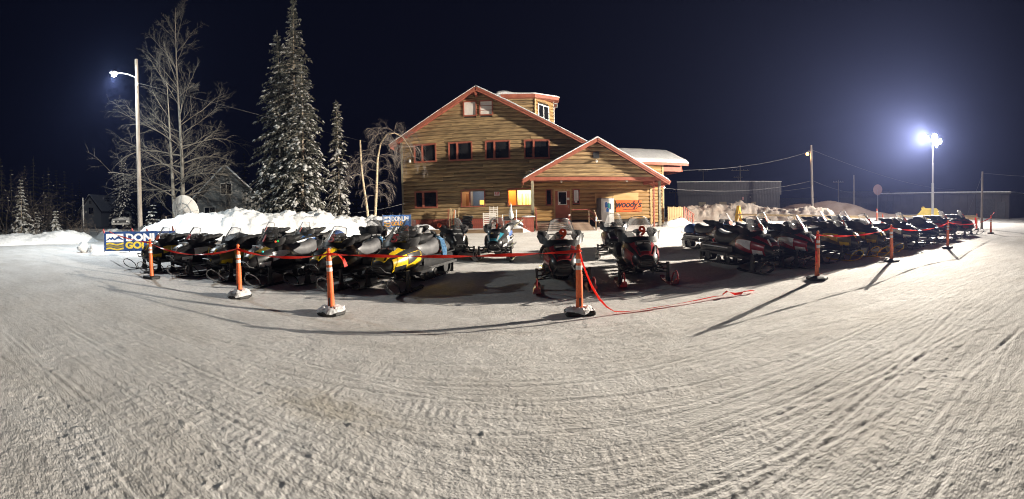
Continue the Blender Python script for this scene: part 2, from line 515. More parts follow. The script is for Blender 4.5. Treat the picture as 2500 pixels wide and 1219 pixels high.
# ================================================================== ground
def make_ground():
    # angles: fine where the place is seen from, coarse behind
    fine = np.linspace(-1.85, 1.85, 780)
    back = np.linspace(1.85, 2 * math.pi - 1.85, 40)[1:-1]
    th = np.concatenate([fine, back]); n = len(th)
    r = [0.45]
    while r[-1] < 34: r.append(r[-1] * 1.0054 if r[-1] > 1.1 else r[-1] * 1.05)
    while r[-1] < 900: r.append(r[-1] * 1.06)
    r = np.array(r); m = len(r)
    RR, TT = np.meshgrid(r, th, indexing='ij')
    X = RR * np.sin(TT); Y = RR * np.cos(TT)
    Z = gbase(X, Y)
    near = 1 - smooth((RR - 16) / 16)
    open_ = 1 - 0.30 * smooth((Y - 5.4) / 1.2)          # less churned behind the tape
    # broad swells, streaky scraped snow (the traffic runs along x), crumbs
    Z += 0.05 * (fbm(X * 0.35, Y * 0.5, 3, 3) - 0.5) * near
    W_ = X + 0.6 * fbm(X * 0.2, Y * 0.2, 8, 2)
    bend = Y + 0.012 * X * X * np.sign(6 - Y)
    Z += 0.011 * (fbm(W_ * 0.9, bend * 9.0, 21, 5) - 0.5) * near * open_
    Z += 0.011 * (fbm(X * 3.1, Y * 4.6, 26, 3) - 0.5) * near
    Zs = Z.copy()
    rough = smooth((fbm(X * 0.45, Y * 0.6, 31, 3) - 0.40) / 0.25)
    edge = smooth((np.abs(X) - 1.5) / 3.0) * (1 - smooth((Y - 2.6) / 2.0))
    rough = np.clip(0.55 * rough + 0.55 * edge, 0, 1)
    cl = fbm(X * 13, Y * 19, 41, 4, 0.65)
    Z += (0.006 + 0.007 * rough) * (cl - 0.5) * near * open_
    Z += np.maximum(0, vnoise(X * 24, Y * 28, 44) - 0.80) * (0.012 + 0.035 * rough) * near * open_
    # ski and track ruts, each a long shallow curve along x
    rr = random.Random(5)
    cuts = []
    for k in range(40):
        cuts.append((rr.uniform(0.75, 5.0), rr.uniform(-0.10, 0.10), rr.uniform(-0.022, 0.004), rr.uniform(0.006, 0.016), rr.uniform(0.016, 0.034), rr.uniform(0.0, 1.0) < 0.4))
    cuts += [(1.62, 0.10, -0.02, 0.016, 0.035, False), (1.95, -0.13, -0.018, 0.015, 0.032, False), (2.7, 0.07, -0.014, 0.018, 0.030, True), (3.1, -0.17, -0.006, 0.014, 0.028, False), (1.25, 0.02, -0.02, 0.024, 0.04, True), (2.25, -0.02, -0.03, 0.015, 0.03, True)]
    for i, (y0, s, c, dep, wid, lug) in enumerate(cuts):
        t0 = rr.uniform(0, 30)
        yc = y0 + s * X + c * X * X + 0.05 * np.sin(X * 0.9 + t0)
        d = Y - yc
        fade = smooth((vnoise(X * 0.55 + t0, X * 0 + i, 60) - 0.22) / 0.25) * near
        for off in ((0.0,) if i % 3 else (0.0, 0.10)):
            e = d - off
            dep_ = dep * 0.26; wid_ = wid * 0.60
            Z += (-dep_ * np.exp(-(e / wid_) ** 2) + 0.5 * dep_ * np.exp(-((np.abs(e) - 2.1 * wid_) / (0.8 * wid_)) ** 2)) * fade
        if lug:                                          # the belt's cleat prints beside the ski cut
            bnd = np.exp(-(np.maximum(0, np.abs(d - 0.34) - 0.15) / 0.03) ** 2)
            patch = smooth((fbm(X * 2.2 + t0, Y * 3.0, 70 + i, 3) - 0.56) / 0.10)
            Z += 0.0011 * np.sin(X * 2 * math.pi / 0.078 + 2.0 * vnoise(X * 3, Y * 3, 9)) * bnd * patch * fade
    Z = Zs + np.clip(Z - Zs, -0.008, 0.017)
    idx = np.arange(m * n).reshape(m, n)
    a = idx[:-1, :]; b = np.roll(idx, -1, 1)[:-1, :]; c = np.roll(idx, -1, 1)[1:, :]; d = idx[1:, :]
    F = np.stack([a, d, c, b], -1).reshape(-1, 4)
    V = np.stack([X, Y, Z], -1).reshape(-1, 3)
    # close the little hole at the middle
    V = np.concatenate([V, [[0, 0, 0]]]); ci = len(V) - 1
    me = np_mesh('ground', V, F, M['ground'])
    o = place('ground', me, kind='structure')
    fan = MB(); fan.add([tuple(V[i]) for i in range(n)] + [(0, 0, 0)], [(i, (i + 1) % n, n) for i in range(n)])
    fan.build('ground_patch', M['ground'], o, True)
    return o
ground = make_ground()


def snow_bank(name, pts, mat, label, cat='snow bank', seed=1, res=0.10, lump=0.30, chunk=0.14, group=None):
    """pts: (x, y, crest height above ground, half width); a ploughed ridge of lumpy snow"""
    P = np.array(pts, float)
    seg = np.hypot(np.diff(P[:, 0]), np.diff(P[:, 1])); s = np.concatenate([[0], np.cumsum(seg)])
    ns = max(8, int(s[-1] / res)); S = np.linspace(0, s[-1], ns)
    cx, cy, ch, cw = (np.interp(S, s, P[:, k]) for k in range(4))
    k = max(1, int(0.8 / res)); ker = np.ones(2 * k + 1) / (2 * k + 1)
    sm = lambda a: np.convolve(np.pad(a, k, mode='edge'), ker, 'valid')
    cx, cy, ch, cw = sm(cx), sm(cy), sm(ch), sm(cw)
    dx, dy = np.gradient(cx), np.gradient(cy); L = np.hypot(dx, dy); nx, ny = -dy / L, dx / L
    nt = max(10, int(2 * cw.max() / res)); T = np.linspace(-1, 1, nt)
    X = cx[:, None] + nx[:, None] * cw[:, None] * T; Y = cy[:, None] + ny[:, None] * cw[:, None] * T
    endt = smooth(S / 1.2) * smooth((S[-1] - S) / 1.2)
    prof = (1 - np.abs(T) ** 1.7)[None, :] * np.ones((ns, 1))
    n1 = fbm(X * 0.55, Y * 0.55, seed, 3)
    n2 = np.abs(fbm(X * 1.7, Y * 1.7, seed + 5, 3) - 0.5) * 2
    n3 = np.abs(fbm(X * 4.5, Y * 4.5, seed + 9, 3) - 0.5) * 2
    n4 = fbm(X * 11, Y * 11, seed + 13, 2)
    H = ch[:, None] * prof * endt[:, None] * (1 + lump * (n1 - 0.5) * 2)
    H += prof ** 0.5 * endt[:, None] * (chunk * (1.0 - n2 * 2.0) + chunk * 0.55 * (0.6 - n3 * 1.6) + chunk * 0.45 * (n4 - 0.5)) * np.minimum(1, ch[:, None] / 0.6 + 0.25)
    blk = chunk * 0.9 * (0.75 - worley(X * 1.9, Y * 1.9, seed + 3)) + chunk * 0.5 * (0.7 - worley(X * 4.3, Y * 4.3, seed + 4))
    H += blk * prof ** 0.6 * endt[:, None] * np.minimum(1, ch[:, None] / 0.6 + 0.2)
    Z = gbase(X, Y) + H - 0.06
    Z = np.where((np.abs(T) > 0.985)[None, :] | (endt < 0.02)[:, None], gbase(X, Y) - 0.12, Z)
    idx = np.arange(ns * nt).reshape(ns, nt)
    F = np.stack([idx[:-1, :-1], idx[:-1, 1:], idx[1:, 1:], idx[1:, :-1]], -1).reshape(-1, 4)[:, ::-1]
    me = np_mesh(name, np.stack([X, Y, Z], -1).reshape(-1, 3), F, mat)
    return tag(place(name, me), label, cat, group)


def bp(px, d, h, w):
    p = polar(px, d)
    return (p.x, p.y, h, w)

snow_bank('snow_bank', [bp(300, 21.0, 0.15, 1.3), bp(345, 20.8, 0.95, 1.7), bp(400, 20.6, 1.25, 1.9), bp(460, 20.6, 1.5, 2.1), bp(530, 21, 1.85, 2.3), bp(600, 21, 1.95, 2.4), bp(650, 21, 1.75, 2.3), bp(700, 21.2, 1.65, 2.2),
                        bp(770, 21.5, 1.5, 2.0), bp(830, 22, 1.25, 1.8), bp(900, 22.5, 1.0, 1.6), bp(960, 23, 0.7, 1.3), bp(1015, 23.2, 0.25, 0.9)], M['snow'],
          'long high white snow bank between the blue banner and the lodge', seed=4, lump=0.28, chunk=0.17)
snow_bank('snow_bank', [bp(-60, 26, 0.5, 1.6), bp(20, 26.5, 0.62, 1.6), bp(90, 27, 0.6, 1.5), bp(150, 27, 0.75, 1.5), bp(215, 27.5, 0.55, 1.4), bp(240, 28, 0.15, 1.0)], M['snow'],
          'low snow bank along the dark trees at the far left', seed=14, res=0.14, chunk=0.12)
snow_bank('snow_bank', [bp(238, 31, 0.12, 0.9), bp(262, 30, 0.65, 1.3), bp(300, 29, 0.42, 1.2), bp(345, 28, 0.2, 1.0)], M['snow'],
          'short low snow bank in front of the snow-covered truck', seed=24, res=0.14, chunk=0.12)
snow_bank('snow_bank', [bp(1612, 33, 0.3, 1.2), bp(1650, 33, 1.15, 1.7), bp(1700, 33.5, 1.35, 1.9), bp(1735, 33.5, 1.55, 2.0), bp(1775, 33.5, 1.15, 1.9), bp(1820, 33.5, 1.45, 2.0), bp(1850, 33.5, 0.95, 1.8), bp(1878, 33, 1.0, 1.8), bp(1920, 32.5, 0.7, 1.8), bp(1960, 32, 1.0, 1.7), bp(2010, 31.5, 0.85, 1.5), bp(2060, 31, 0.3, 1.0)], M['dirty_snow'],
          'lumpy ploughed snow bank in front of the grey metal building', seed=34, res=0.14, lump=0.3, chunk=0.19)
snow_bank('snow_pile', [bp(1890, 43, 0.5, 2.0), bp(1930, 42, 1.35, 2.8), bp(1980, 41.5, 1.45, 3.0), bp(2030, 41, 1.75, 3.0), bp(2080, 40.5, 1.5, 2.8), bp(2120, 40, 0.7, 2.2), bp(2160, 40, 0.4, 1.6), bp(2210, 39, 0.25, 1.2)], M['brown_snow'],
          'smooth brownish snow pile at the foot of the lamp pole', 'snow pile', seed=44, res=0.18, lump=0.12, chunk=0.05)
snow_bank('snow_heap', [(-0.9, 22.6, 0.2, 0.8), (-0.2, 21.9, 0.55, 0.9), (0.45, 21.2, 0.75, 1.0), (0.95, 21.5, 0.5, 0.8), (1.2, 21.9, 0.2, 0.5)], M['snow'],
          'white snow heap beside the red ramp panels left of the porch steps', 'snow heap', seed=54, res=0.07, chunk=0.03)
snow_bank('snow_heap', [(8.9, 21.9, 0.1, 0.4), (9.5, 21.9, 0.35, 0.6), (10.2, 22.3, 0.3, 0.8), (11.0, 23.4, 0.35, 0.9), (12.2, 24.6, 0.5, 0.9), (12.9, 25.2, 0.15, 0.6)], M['snow'],
          'snow heap round the foot of the right porch post', 'snow heap', seed=64, res=0.07, chunk=0.07)
snow_bank('snow_heap', [(-7.4, 23.2, 0.2, 0.7), (-6.2, 23.4, 0.42, 0.8), (-5.2, 23.6, 0.38, 0.7), (-4.4, 23.8, 0.12, 0.5)], M['snow'],
          'low snow heap against the red skirting under the left lodge window', 'snow heap', seed=74, res=0.08, chunk=0.06)
snow_bank('snow_heap', [bp(195, 18.0, 0.1, 0.4), bp(215, 17.6, 0.30, 0.5), bp(236, 17.2, 0.20, 0.5), bp(275, 16.9, 0.12, 0.5), bp(330, 16.7, 0.14, 0.5), bp(400, 16.4, 0.10, 0.4)], M['snow'],
          'row of broken snow lumps under the blue mountain banner', 'snow heap', seed=84, res=0.06, chunk=0.13)
for (px, d, s, lb) in ((203, 18.9, 0.34, 'largest white snow block left of the blue banner'), (226, 18.6, 0.26, 'smaller snow block leaning beside the large one left of the blue banner')):
    p = polar(px, d); b = MB(); b.ell((0, 0, 0), (s, s * 0.8, s * 0.9), 12, 8)
    b.v = [tuple(Vector(v) * (0.72 + 0.55 * float(vnoise(v[0] * 7 + px, v[1] * 7 + v[2] * 9, 3)))) for v in b.v]
    o = b.build('snow_block', M['snow'], None, True, (p.x, p.y, gz(p.x, p.y) + s * 0.62), (0.4, 0.3, px))
    tag(o, lb, 'snow block', 'snow blocks by the blue banner')

# ================================================================== the lodge
YW = 24.8
lodge = thing('lodge', 'two-storey log-sided lodge with red trim and a gabled entrance porch', 'building', (0, YW, 0.35))
ML = Matrix.Translation((0, -YW, -0.35))      # parts are written in world coordinates and hung on the lodge


def lp(mb, name, mat, parent=None, sm=False, label=None, kind=None):
    """build a part written in world coordinates; the lodge (or a part of it) is its parent"""
    o = mb.build(name, mat, parent or lodge, sm, label=label, kind=kind)
    if parent is None: o.location = (0, -YW, -0.35)
    return o

XL, XR = -7.55, 9.88
def roof_u(x):          # underside line of the main gable
    return 9.62 - (0.575 * (-2.2 - x) if x < -2.2 else 0.512 * (x + 2.2))
def porch_u(x):
    return 5.72 - 0.545 * abs(x - 5.17)

WIN = []                # (x0, x1, z0, z1, kind)
for x0, x1 in ((-6.58, -5.10), (-4.16, -2.62), (-1.66, -0.08), (0.95, 2.58)): WIN.append((x0, x1, 5.07, 6.24, 'dark'))
WIN.append((-6.60, -5.08, 1.92, 3.00, 'dark')); WIN.append((-3.38, -1.83, 1.92, 3.00, 'lit')); WIN.append((-0.22, 1.36, 1.92, 3.00, 'lit'))
WIN.append((-3.07, -2.27, 8.04, 8.95, 'panel')); WIN.append((-1.98, -1.18, 8.04, 8.95, 'panel'))
DOOR = (2.82, 4.04, 0.74, 2.93)
SIDE1 = (2.30, 2.70, 1.86, 2.95); SIDE2 = (4.14, 4.62, 1.94, 2.95)
holes = [w[:4] for w in WIN if w[4] == 'lit']

# inner sheathing with real openings at the lit windows
sh = MB()
xs = sorted({XL, XR} | {h[0] for h in holes} | {h[1] for h in holes}); zs = sorted({0.3, 3.55} | {h[2] for h in holes} | {h[3] for h in holes})
for a, b in zip(xs, xs[1:]):
    for c, d in zip(zs, zs[1:]):
        if not any(h[0] <= a and b <= h[1] and h[2] <= c and d <= h[3] for h in holes):
            sh.box(a, YW + 0.035, c, b, YW + 0.20, d)
sh.prism([(XL, 3.55), (XR, 3.55), (XR, roof_u(XR)), (-2.2, roof_u(-2.2)), (XL, roof_u(XL))], 'y', YW + 0.035, YW + 0.20)
lp(sh, 'wall', M['sheath'])
sd = MB(); sd.box(XL, YW + 0.21, 0.3, XL + 0.18, 36.0, roof_u(XL) - 0.02); sd.box(XR - 0.18, YW + 0.21, 0.3, XR, 36.0, roof_u(XR) - 0.02); sd.box(XL + 0.2, 35.8, 0.3, XR - 0.2, 36.0, 4.0)
lp(sd, 'side_wall', M['board'])

# log siding boards, each its own piece, cut at windows, door and roof line
PITCH_B = 0.262
def board_profile(h):   # rounded log face, in (y, z)
    return [(0.03, 0), (0.0, 0.0), (-0.030, 0.05 * h), (-0.055, 0.28 * h), (-0.058, 0.55 * h), (-0.040, 0.82 * h), (-0.008, 0.97 * h), (0.03, h)]
cuts = [w[:4] for w in WIN] + [DOOR, SIDE1, SIDE2]
br = random.Random(3)
def lay_boards(x0f, x1f, z0, z1, y, mat, cuts, pitch=PITCH_B, parent=None, joints=True):
    n = int(round((z1 - z0) / pitch))
    for i in range(n):
        za = z0 + i * pitch; zb = za + pitch * 0.985
        zm = za
        a, b = x0f(zm), x1f(zm)
        if b - a < 0.15: continue
        iv = [(a, b)]
        for (c0, c1, d0, d1) in cuts:
            if min(zb, d1) - max(za, d0) > 0.10:
                nv = []
                for (p, q) in iv:
                    if c1 <= p or c0 >= q: nv.append((p, q)); continue
                    if c0 - p > 0.05: nv.append((p, c0 - 0.004))
                    if q - c1 > 0.05: nv.append((c1 + 0.004, q))
                iv = nv
        for (p, q) in iv:
            cutsx = [p]
            if joints:
                t = p + br.uniform(1.4, 4.6)
                while t < q - 1.0:
                    cutsx.append(t); t += br.uniform(2.4, 4.9)
            cutsx.append(q)
            for u, v in zip(cutsx, cutsx[1:]):
                L = v - u - 0.006; h = pitch * 0.985
                nseg = max(2, min(9, int(L / 0.55)))
                secs = []
                for k in range(nseg + 1):
                    xx = -L / 2 + L * k / nseg
                    wv = br.uniform(-0.007, 0.007); wz = br.uniform(-0.007, 0.007)
                    row = []
                    for j, (py, pz) in enumerate(board_profile(h)):
                        x_ = xx
                        if k == 0 and u == a: x_ = max(xx, x0f(za + pz) - (u + v) / 2) if x0f(za + pz) > x0f(za) + 1e-6 else xx
                        if k == nseg and v == b: x_ = min(xx, x1f(za + pz) - (u + v) / 2) if x1f(za + pz) < x1f(za) - 1e-6 else xx
                        row.append((x_, py + (wv if 0 < j < 7 else 0), pz + (wz if j in (2, 3, 4) else 0)))
                    secs.append(row)
                mb = MB(); mb.loft(secs, True, True)
                o = mb.build('board', mat, parent or lodge, True, auto=50)
                off = Vector(((u + v) / 2, y, za)) - (Vector((0, YW, 0.35)) if parent is None else Vector((0, 0, 0)))
                o.location = off

edgeL = lambda z: max(XL + 0.02, -2.2 - (9.62 - z) / 0.575)
edgeR = lambda z: min(XR - 0.02, -2.2 + (9.62 - z) / 0.512)
X_P = 1.32        # porch starts here
lay_boards(edgeL, lambda z: min(X_P, edgeR(z)), 1.08, 3.438, YW, M['board'], cuts)
lay_boards(lambda z: X_P + 0.01, lambda z: min(XR - 0.02, 9.8), 0.818, 3.438, YW, M['porch_board'], cuts)
lay_boards(edgeL, edgeR, 3.438, 9.70, YW, M['board'], cuts)

# red skirting of upright boards
x = XL + 0.03
while x < 1.2:
    b = MB(); b.box(0, -0.04 + 0.012 * br.random(), 0.0, 0.138, 0.034, 0.72); o = b.build('skirting_board', M['red_old'], lodge); o.location = (x, 0, 0.0); x += 0.15
# corner trim
for cx in (XL, XR - 0.10):
    b = MB(); b.box(cx - 0.03, YW - 0.085, 0.9 if cx < 0 else 0.4, cx + 0.10, YW - 0.062, 3.4 if cx > 0 else roof_u(cx) - 0.05); lp(b, 'corner_board', M['tan'] if cx > 0 else M['post'])

def frame(mb, x0, x1, z0, z1, w, y0, y1):
    mb.box(x0 - w, y0, z1, x1 + w, y1, z1 + w); mb.box(x0 - w, y0, z0 - w, x1 + w, y1, z0)
    mb.box(x0 - w, y0, z0 + 0.001, x0, y1, z1 - 0.001); mb.box(x1, y0, z0 + 0.001, x1 + w, y1, z1 - 0.001)

for (x0, x1, z0, z1, kd) in WIN:
    f = MB(); w = 0.075
    frame(f, x0 + 0.02, x1 - 0.02, z0 + 0.02, z1 - 0.02, w, YW - 0.115, YW + 0.03)
    o = lp(f, 'window', M['red'])
    if kd == 'panel':
        p = MB(); p.box(x0 + 0.021, YW - 0.05, z0 + 0.021, x1 - 0.021, YW - 0.02, z1 - 0.021); p.build('panel', M['white_panel'], o)
        if x0 > -2.1:
            for zz in (8.32, 8.62):
                p = MB(); p.box(x0 + 0.022, YW - 0.062, zz, x1 - 0.022, YW - 0.052, zz + 0.035); p.build('batten', M['red_old'], o)
        continue
    xm = x0 + 0.36 * (x1 - x0)
    mu = MB(); mu.box(xm - 0.045, YW - 0.113, z0 + 0.021, xm + 0.045, YW + 0.028, z1 - 0.021); mu.build('mullion', M['red'], o)
    for a, b in ((x0 + 0.022, xm - 0.046), (xm + 0.046, x1 - 0.022)):
        p = MB(); p.box(a, YW - 0.045, z0 + 0.022, b, YW - 0.038, z1 - 0.022)
        p.build('pane', M['clear'] if kd == 'lit' else M['dark_glass'], o)
        if kd == 'dark':
            s_ = MB(); frame(s_, a + 0.035, b - 0.035, z0 + 0.057, z1 - 0.057, 0.034, YW - 0.062, YW - 0.046); s_.build('sash', M['red_old'], o)

# rooms behind the two lit windows
m_or = pm('apricot_wall', (0.62, 0.36, 0.16), rough=0.7); m_ye = pm('pale_yellow_wall', (0.80, 0.80, 0.52), rough=0.7)
m_bl = pm('blue_grey_wall', (0.33, 0.37, 0.43), rough=0.7); m_wd = pm('brown_door_wood', (0.32, 0.14, 0.05), (0.42, 0.2, 0.08), rough=0.5, scale=3, stretch=(4, 4, 0.5))
def room(x0, x1, z0, z1, depth, mat):
    y0, y1 = YW + 0.21, YW + 0.21 + depth
    r_ = MB(); t = 0.05
    r_.box(x0, y1, z0, x1, y1 + t, z1); r_.box(x0 - t, y0, z0, x0, y1 + t, z1); r_.box(x1, y0, z0, x1 + t, y1 + t, z1)
    r_.box(x0 - t, y0, z1, x1 + t, y1 + t, z1 + t); r_.box(x0 - t, y0, z0 - t, x1 + t, y1 + t, z0)
    return lp(r_, 'room', mat)
xm3 = -0.22 + 0.36 * 1.58
room(-0.5, xm3 - 0.03, 0.9, 3.3, 1.4, m_or); ry = room(xm3 + 0.03, 1.75, 0.9, 3.3, 2.6, m_ye)
room(-3.9, -2.83, 0.9, 3.3, 1.6, pm('pale_pine_wall', (0.55, 0.36, 0.22), rough=0.7)); room(-2.80, -1.5, 0.9, 3.3, 1.9, m_bl)
lamp('room_light', 'POINT', (0.0, YW + 0.8, 3.05), 75, (1.0, 0.55, 0.16), 0.12)
lamp('room_light', 'POINT', (1.0, YW + 1.2, 3.1), 210, (1.0, 0.95, 0.62), 0.12)
lamp('room_light', 'POINT', (-3.3, YW + 0.7, 3.1), 20, (1.0, 0.72, 0.45), 0.12)
lamp('room_light', 'POINT', (-2.15, YW + 0.9, 3.1), 15, (0.85, 0.92, 1.0), 0.12)
for dx, w_ in ((0.72, 0.12), (0.98, 0.10), (1.16, 0.07)):
    d = MB(); d.box(dx, YW + 1.9, 0.95, dx + w_, YW + 1.96, 2.78); lp(d, 'inner_door', m_wd)
d = MB(); d.box(-3.3, YW + 1.74, 0.95, -2.98, YW + 1.80, 2.82); lp(d, 'inner_door', m_wd)
t = thing('table_lamp', 'small square glowing lamp shade inside the lower middle window', 'lamp', (-2.02, YW + 0.45, 1.2))
b = MB(); b.prism([(-0.16, -0.16), (0.16, -0.16), (0.16, 0.16), (-0.16, 0.16)], 'z', 0.82, 1.13); b.build('lamp_shade', emit('lit_lamp_shade', (1.0, 0.62, 0.12), 1.6), t)
b = MB(); b.lathe([(0.02, 0.5), (0.07, 0.56), (0.05, 0.72), (0.015, 0.82)], 10); b.build('lamp_foot', M['dark_metal'], t, True)
b = MB(); b.box(-0.3, -0.2, 0.44, 0.3, 0.25, 0.5); b.box(-0.26, -0.16, -0.2, -0.2, -0.1, 0.44); b.box(0.2, -0.16, -0.2, 0.26, -0.1, 0.44)
o = b.build('side_table', m_wd, None, loc=(-2.02, YW + 0.45, 1.2)); tag(o, 'small wooden table under the glowing lamp inside the lower middle window', 'table')

# main roof: two slabs, rake boards, snow
def slab(mb, x0, z0, x1, z1, y0, y1, th):
    L = math.hypot(x1 - x0, z1 - z0); nx, nz = -(z1 - z0) / L, (x1 - x0) / L
    if nz < 0: nx, nz = -nx, -nz
    mb.prism([(x0, z0), (x1, z1), (x1 + nx * th, z1 + nz * th), (x0 + nx * th, z0 + nz * th)], 'y', y0, y1)
Y0, Y1 = 24.12, 36.6
RL = (-8.15, roof_u(-8.15)); RP = (-2.2, roof_u(-2.2)); RR_ = (10.55, roof_u(10.55))
r_ = MB(); slab(r_, RL[0], RL[1], RP[0], RP[1], Y0 + 0.05, Y1, 0.12); slab(r_, RP[0], RP[1], RR_[0], RR_[1], Y0 + 0.05, Y1, 0.12); lp(r_, 'roof', M['red_old'])
for (a, b_) in ((RL, RP), (RP, RR_)):
    f = MB(); slab(f, a[0], a[1] - 0.13, b_[0], b_[1] - 0.13, Y0, Y0 + 0.045, 0.30); lp(f, 'rake_board', M['red'])
    f = MB(); slab(f, a[0], a[1] + 0.02, b_[0], b_[1] + 0.02, Y0 - 0.03, Y0 - 0.002, 0.135); lp(f, 'rake_trim', M['red'])
f = MB(); f.box(RL[0] - 0.04, Y0 + 0.05, RL[1] - 0.16, RL[0] - 0.001, Y1, RL[1] + 0.10); lp(f, 'eave_board', M['red'])
f = MB(); f.box(-2.28, Y0 + 0.08, 9.24, -2.12, YW - 0.07, 9.44); lp(f, 'ridge_beam', M['red'])
# snow sheet on the roof with an uneven lip
def snow_sheet(a, b_, y0, y1, th, seed, n=70, mdepth=8, lip=0.0):
    """a, b_: (x, z) lower and upper edge in section; a soft layer of snow lying on it"""
    u = np.linspace(0, 1, n); v = np.linspace(0, 1, mdepth)
    U, V = np.meshgrid(u, v, indexing='ij')
    X = a[0] + (b_[0] - a[0]) * U; Zb = a[1] + (b_[1] - a[1]) * U; Yv = y0 + (y1 - y0) * V
    t_ = th * (0.75 + 0.5 * fbm(X * 0.9, Yv * 0.9 + seed, seed, 3)) + 0.025 * (fbm(X * 6, Yv * 6, seed + 2, 2) - 0.5)
    edge = np.minimum(1, np.minimum(V, 1 - V) * mdepth * 0.9 + 0.55) * np.minimum(1, U * n / 3 + 0.5)
    Zt = Zb + t_ * edge
    Yv = Yv - np.where(V == 0, lip * (0.4 + fbm(X * 2.2, X * 0, seed + 7, 2)), 0)
    top = np.stack([X, Yv, Zt], -1).reshape(-1, 3); bot = np.stack([X, Yv, Zb], -1).reshape(-1, 3)
    k = n * mdepth; idx = np.arange(k).reshape(n, mdepth)
    q = lambda i: np.stack([i[:-1, :-1], i[1:, :-1], i[1:, 1:], i[:-1, 1:]], -1).reshape(-1, 4)
    F = [q(idx), q(idx + k)[:, ::-1]]
    for line in (idx[:, 0], idx[::-1, -1], idx[0, ::-1], idx[-1, :]):
        F.append(np.stack([line[:-1], line[:-1] + k, line[1:] + k, line[1:]], -1))
    return np_mesh('roof_snow', np.concatenate([top, bot]), np.concatenate(F), M['snow'])
def roof_snow(a, b_, y0, y1, th, seed, parent=None, lip=0.02, n=70):
    return place('roof_snow', snow_sheet(a, b_, y0, y1, th, seed, n, 10, lip), parent or lodge, (0, -YW, -0.35) if parent is None else None)
up = 0.145
roof_snow((RL[0], RL[1] + up), (RP[0], RP[1] + up), Y0 - 0.02, Y1, 0.10, 1)
roof_snow((RR_[0], RR_[1] + up), (RP[0], RP[1] + up), Y0 - 0.02, Y1, 0.15, 2)

# roof dormer: left cheek, window wall turned away to the right, rising roof under snow
dc, de = (1.72, 25.55), (3.18, 27.05)
dm = MB(); zlo = 6.4
dm.prism([(-0.5, 25.62), (1.72, 25.62), (3.11, 27.05), (3.11, 30.0), (-0.5, 30.0)], 'z', 6.9, 9.22)
dorm = lp(dm, 'dormer', M['sheath'])
nb = 5
for i in range(7):                                                   # cheek boards
    za = 7.70 + i * 0.245
    b = MB(); b.loft([[(xx, 25.60 + py, za + pz) for (py, pz) in board_profile(0.24)] for xx in (-0.45, 0.6, 1.66)]); b.build('board', M['board'], dorm, True, auto=50)
dv = Vector((de[0] - dc[0], de[1] - dc[1], 0)).normalized(); dn = Vector((dv.y, -dv.x, 0))
Ld = math.hypot(de[0] - dc[0], de[1] - dc[1])
MD = Matrix(((dv.x, -dn.x, 0, dc[0]), (dv.y, -dn.y, 0, dc[1]), (0, 0, 1, 0), (0, 0, 0, 1)))   # local x along the wall, local y inward
for i in range(9):
    za = 7.20 + i * 0.245
    for (xa, xb) in (((0.05, 0.30), (1.52, Ld)) if za < 9.0 else ((0.05, Ld),)):
        b = MB(); b.loft([[MD @ Vector((xx, py, za + pz)) for (py, pz) in board_profile(0.24)] for xx in (xa, (xa + xb) / 2, xb)]); b.build('board', M['porch_board'], dorm, True, auto=50)
b = MB(); b.box(-0.03, -0.075, 7.3, 0.06, 0.02, 9.42, MD); b.build('corner_board', M['tan'], dorm)
b = MB(); b.box(Ld - 0.02, -0.075, 7.0, Ld + 0.06, 0.02, 9.6, MD); b.build('corner_board', M['white_panel'], dorm)
wf = MB()
for q in ((0.30, 0.38, 7.2, 9.0), (1.44, 1.52, 7.2, 9.0), (0.381, 1.439, 8.92, 9.0), (0.87, 0.94, 7.2, 8.919)):
    wf.box(q[0], -0.085, q[2], q[1], 0.02, q[3], MD)
wf.build('window_frame', M['white'], dorm)
for (a, b_) in ((0.384, 0.868), (0.942, 1.437)):
    p = MB(); p.box(a, -0.03, 7.2, b_, -0.022, 8.918, MD); p.build('pane', M['dark_glass'], dorm)
fa = MB(); th = 0.24
lo = [(-0.6, 25.15, 9.24), (1.74, 25.15, 9.25), (3.62, 26.75, 9.52), (3.62, 30.2, 9.58), (-0.6, 30.2, 9.28)]
fa.add([Vector(p) for p in lo] + [Vector((p[0], p[1], p[2] + th)) for p in lo], [(4, 3, 2, 1, 0), (5, 6, 7, 8, 9), (0, 1, 6, 5), (1, 2, 7, 6), (2, 3, 8, 7), (3, 4, 9, 8), (4, 0, 5, 9)])
fa.build('dormer_roof', M['red'], dorm)
# snow on the dormer roof (soft lens)
n1, n2 = 40, 22
U, V = np.meshgrid(np.linspace(0, 1, n1), np.linspace(0, 1, n2), indexing='ij')
xs_ = -0.9 + 4.54 * U
yf = np.where(xs_ < 1.74, 25.12, 25.12 + (xs_ - 1.74) * 0.86)
Yd = yf + (30.2 - yf) * V
zb = 9.495 + np.clip((xs_ - 1.74) / 1.9, 0, 1) * 0.235
e_ = np.minimum(1, V * n2 * 0.7 + 0.35) * np.minimum(1, (1 - U) * n1 * 0.5 + 0.4)
zt = zb + (0.15 + 0.16 * np.exp(-((xs_ + 0.5) / 0.6) ** 2) + 0.05 * (fbm(xs_ * 2, Yd * 2, 5, 3) - 0.5)) * e_
k = n1 * n2; idx = np.arange(k).reshape(n1, n2)
q = lambda i: np.stack([i[:-1, :-1], i[1:, :-1], i[1:, 1:], i[:-1, 1:]], -1).reshape(-1, 4)
F = [q(idx), q(idx + k)[:, ::-1]]
for line in (idx[:, 0], idx[::-1, -1], idx[0, ::-1], idx[-1, :]): F.append(np.stack([line[:-1], line[:-1] + k, line[1:] + k, line[1:]], -1))
place('roof_snow', np_mesh('roof_snow', np.concatenate([np.stack([xs_, Yd, zt], -1).reshape(-1, 3), np.stack([xs_, Yd, zb + 0.004], -1).reshape(-1, 3)]), np.concatenate(F), M['snow']), dorm)
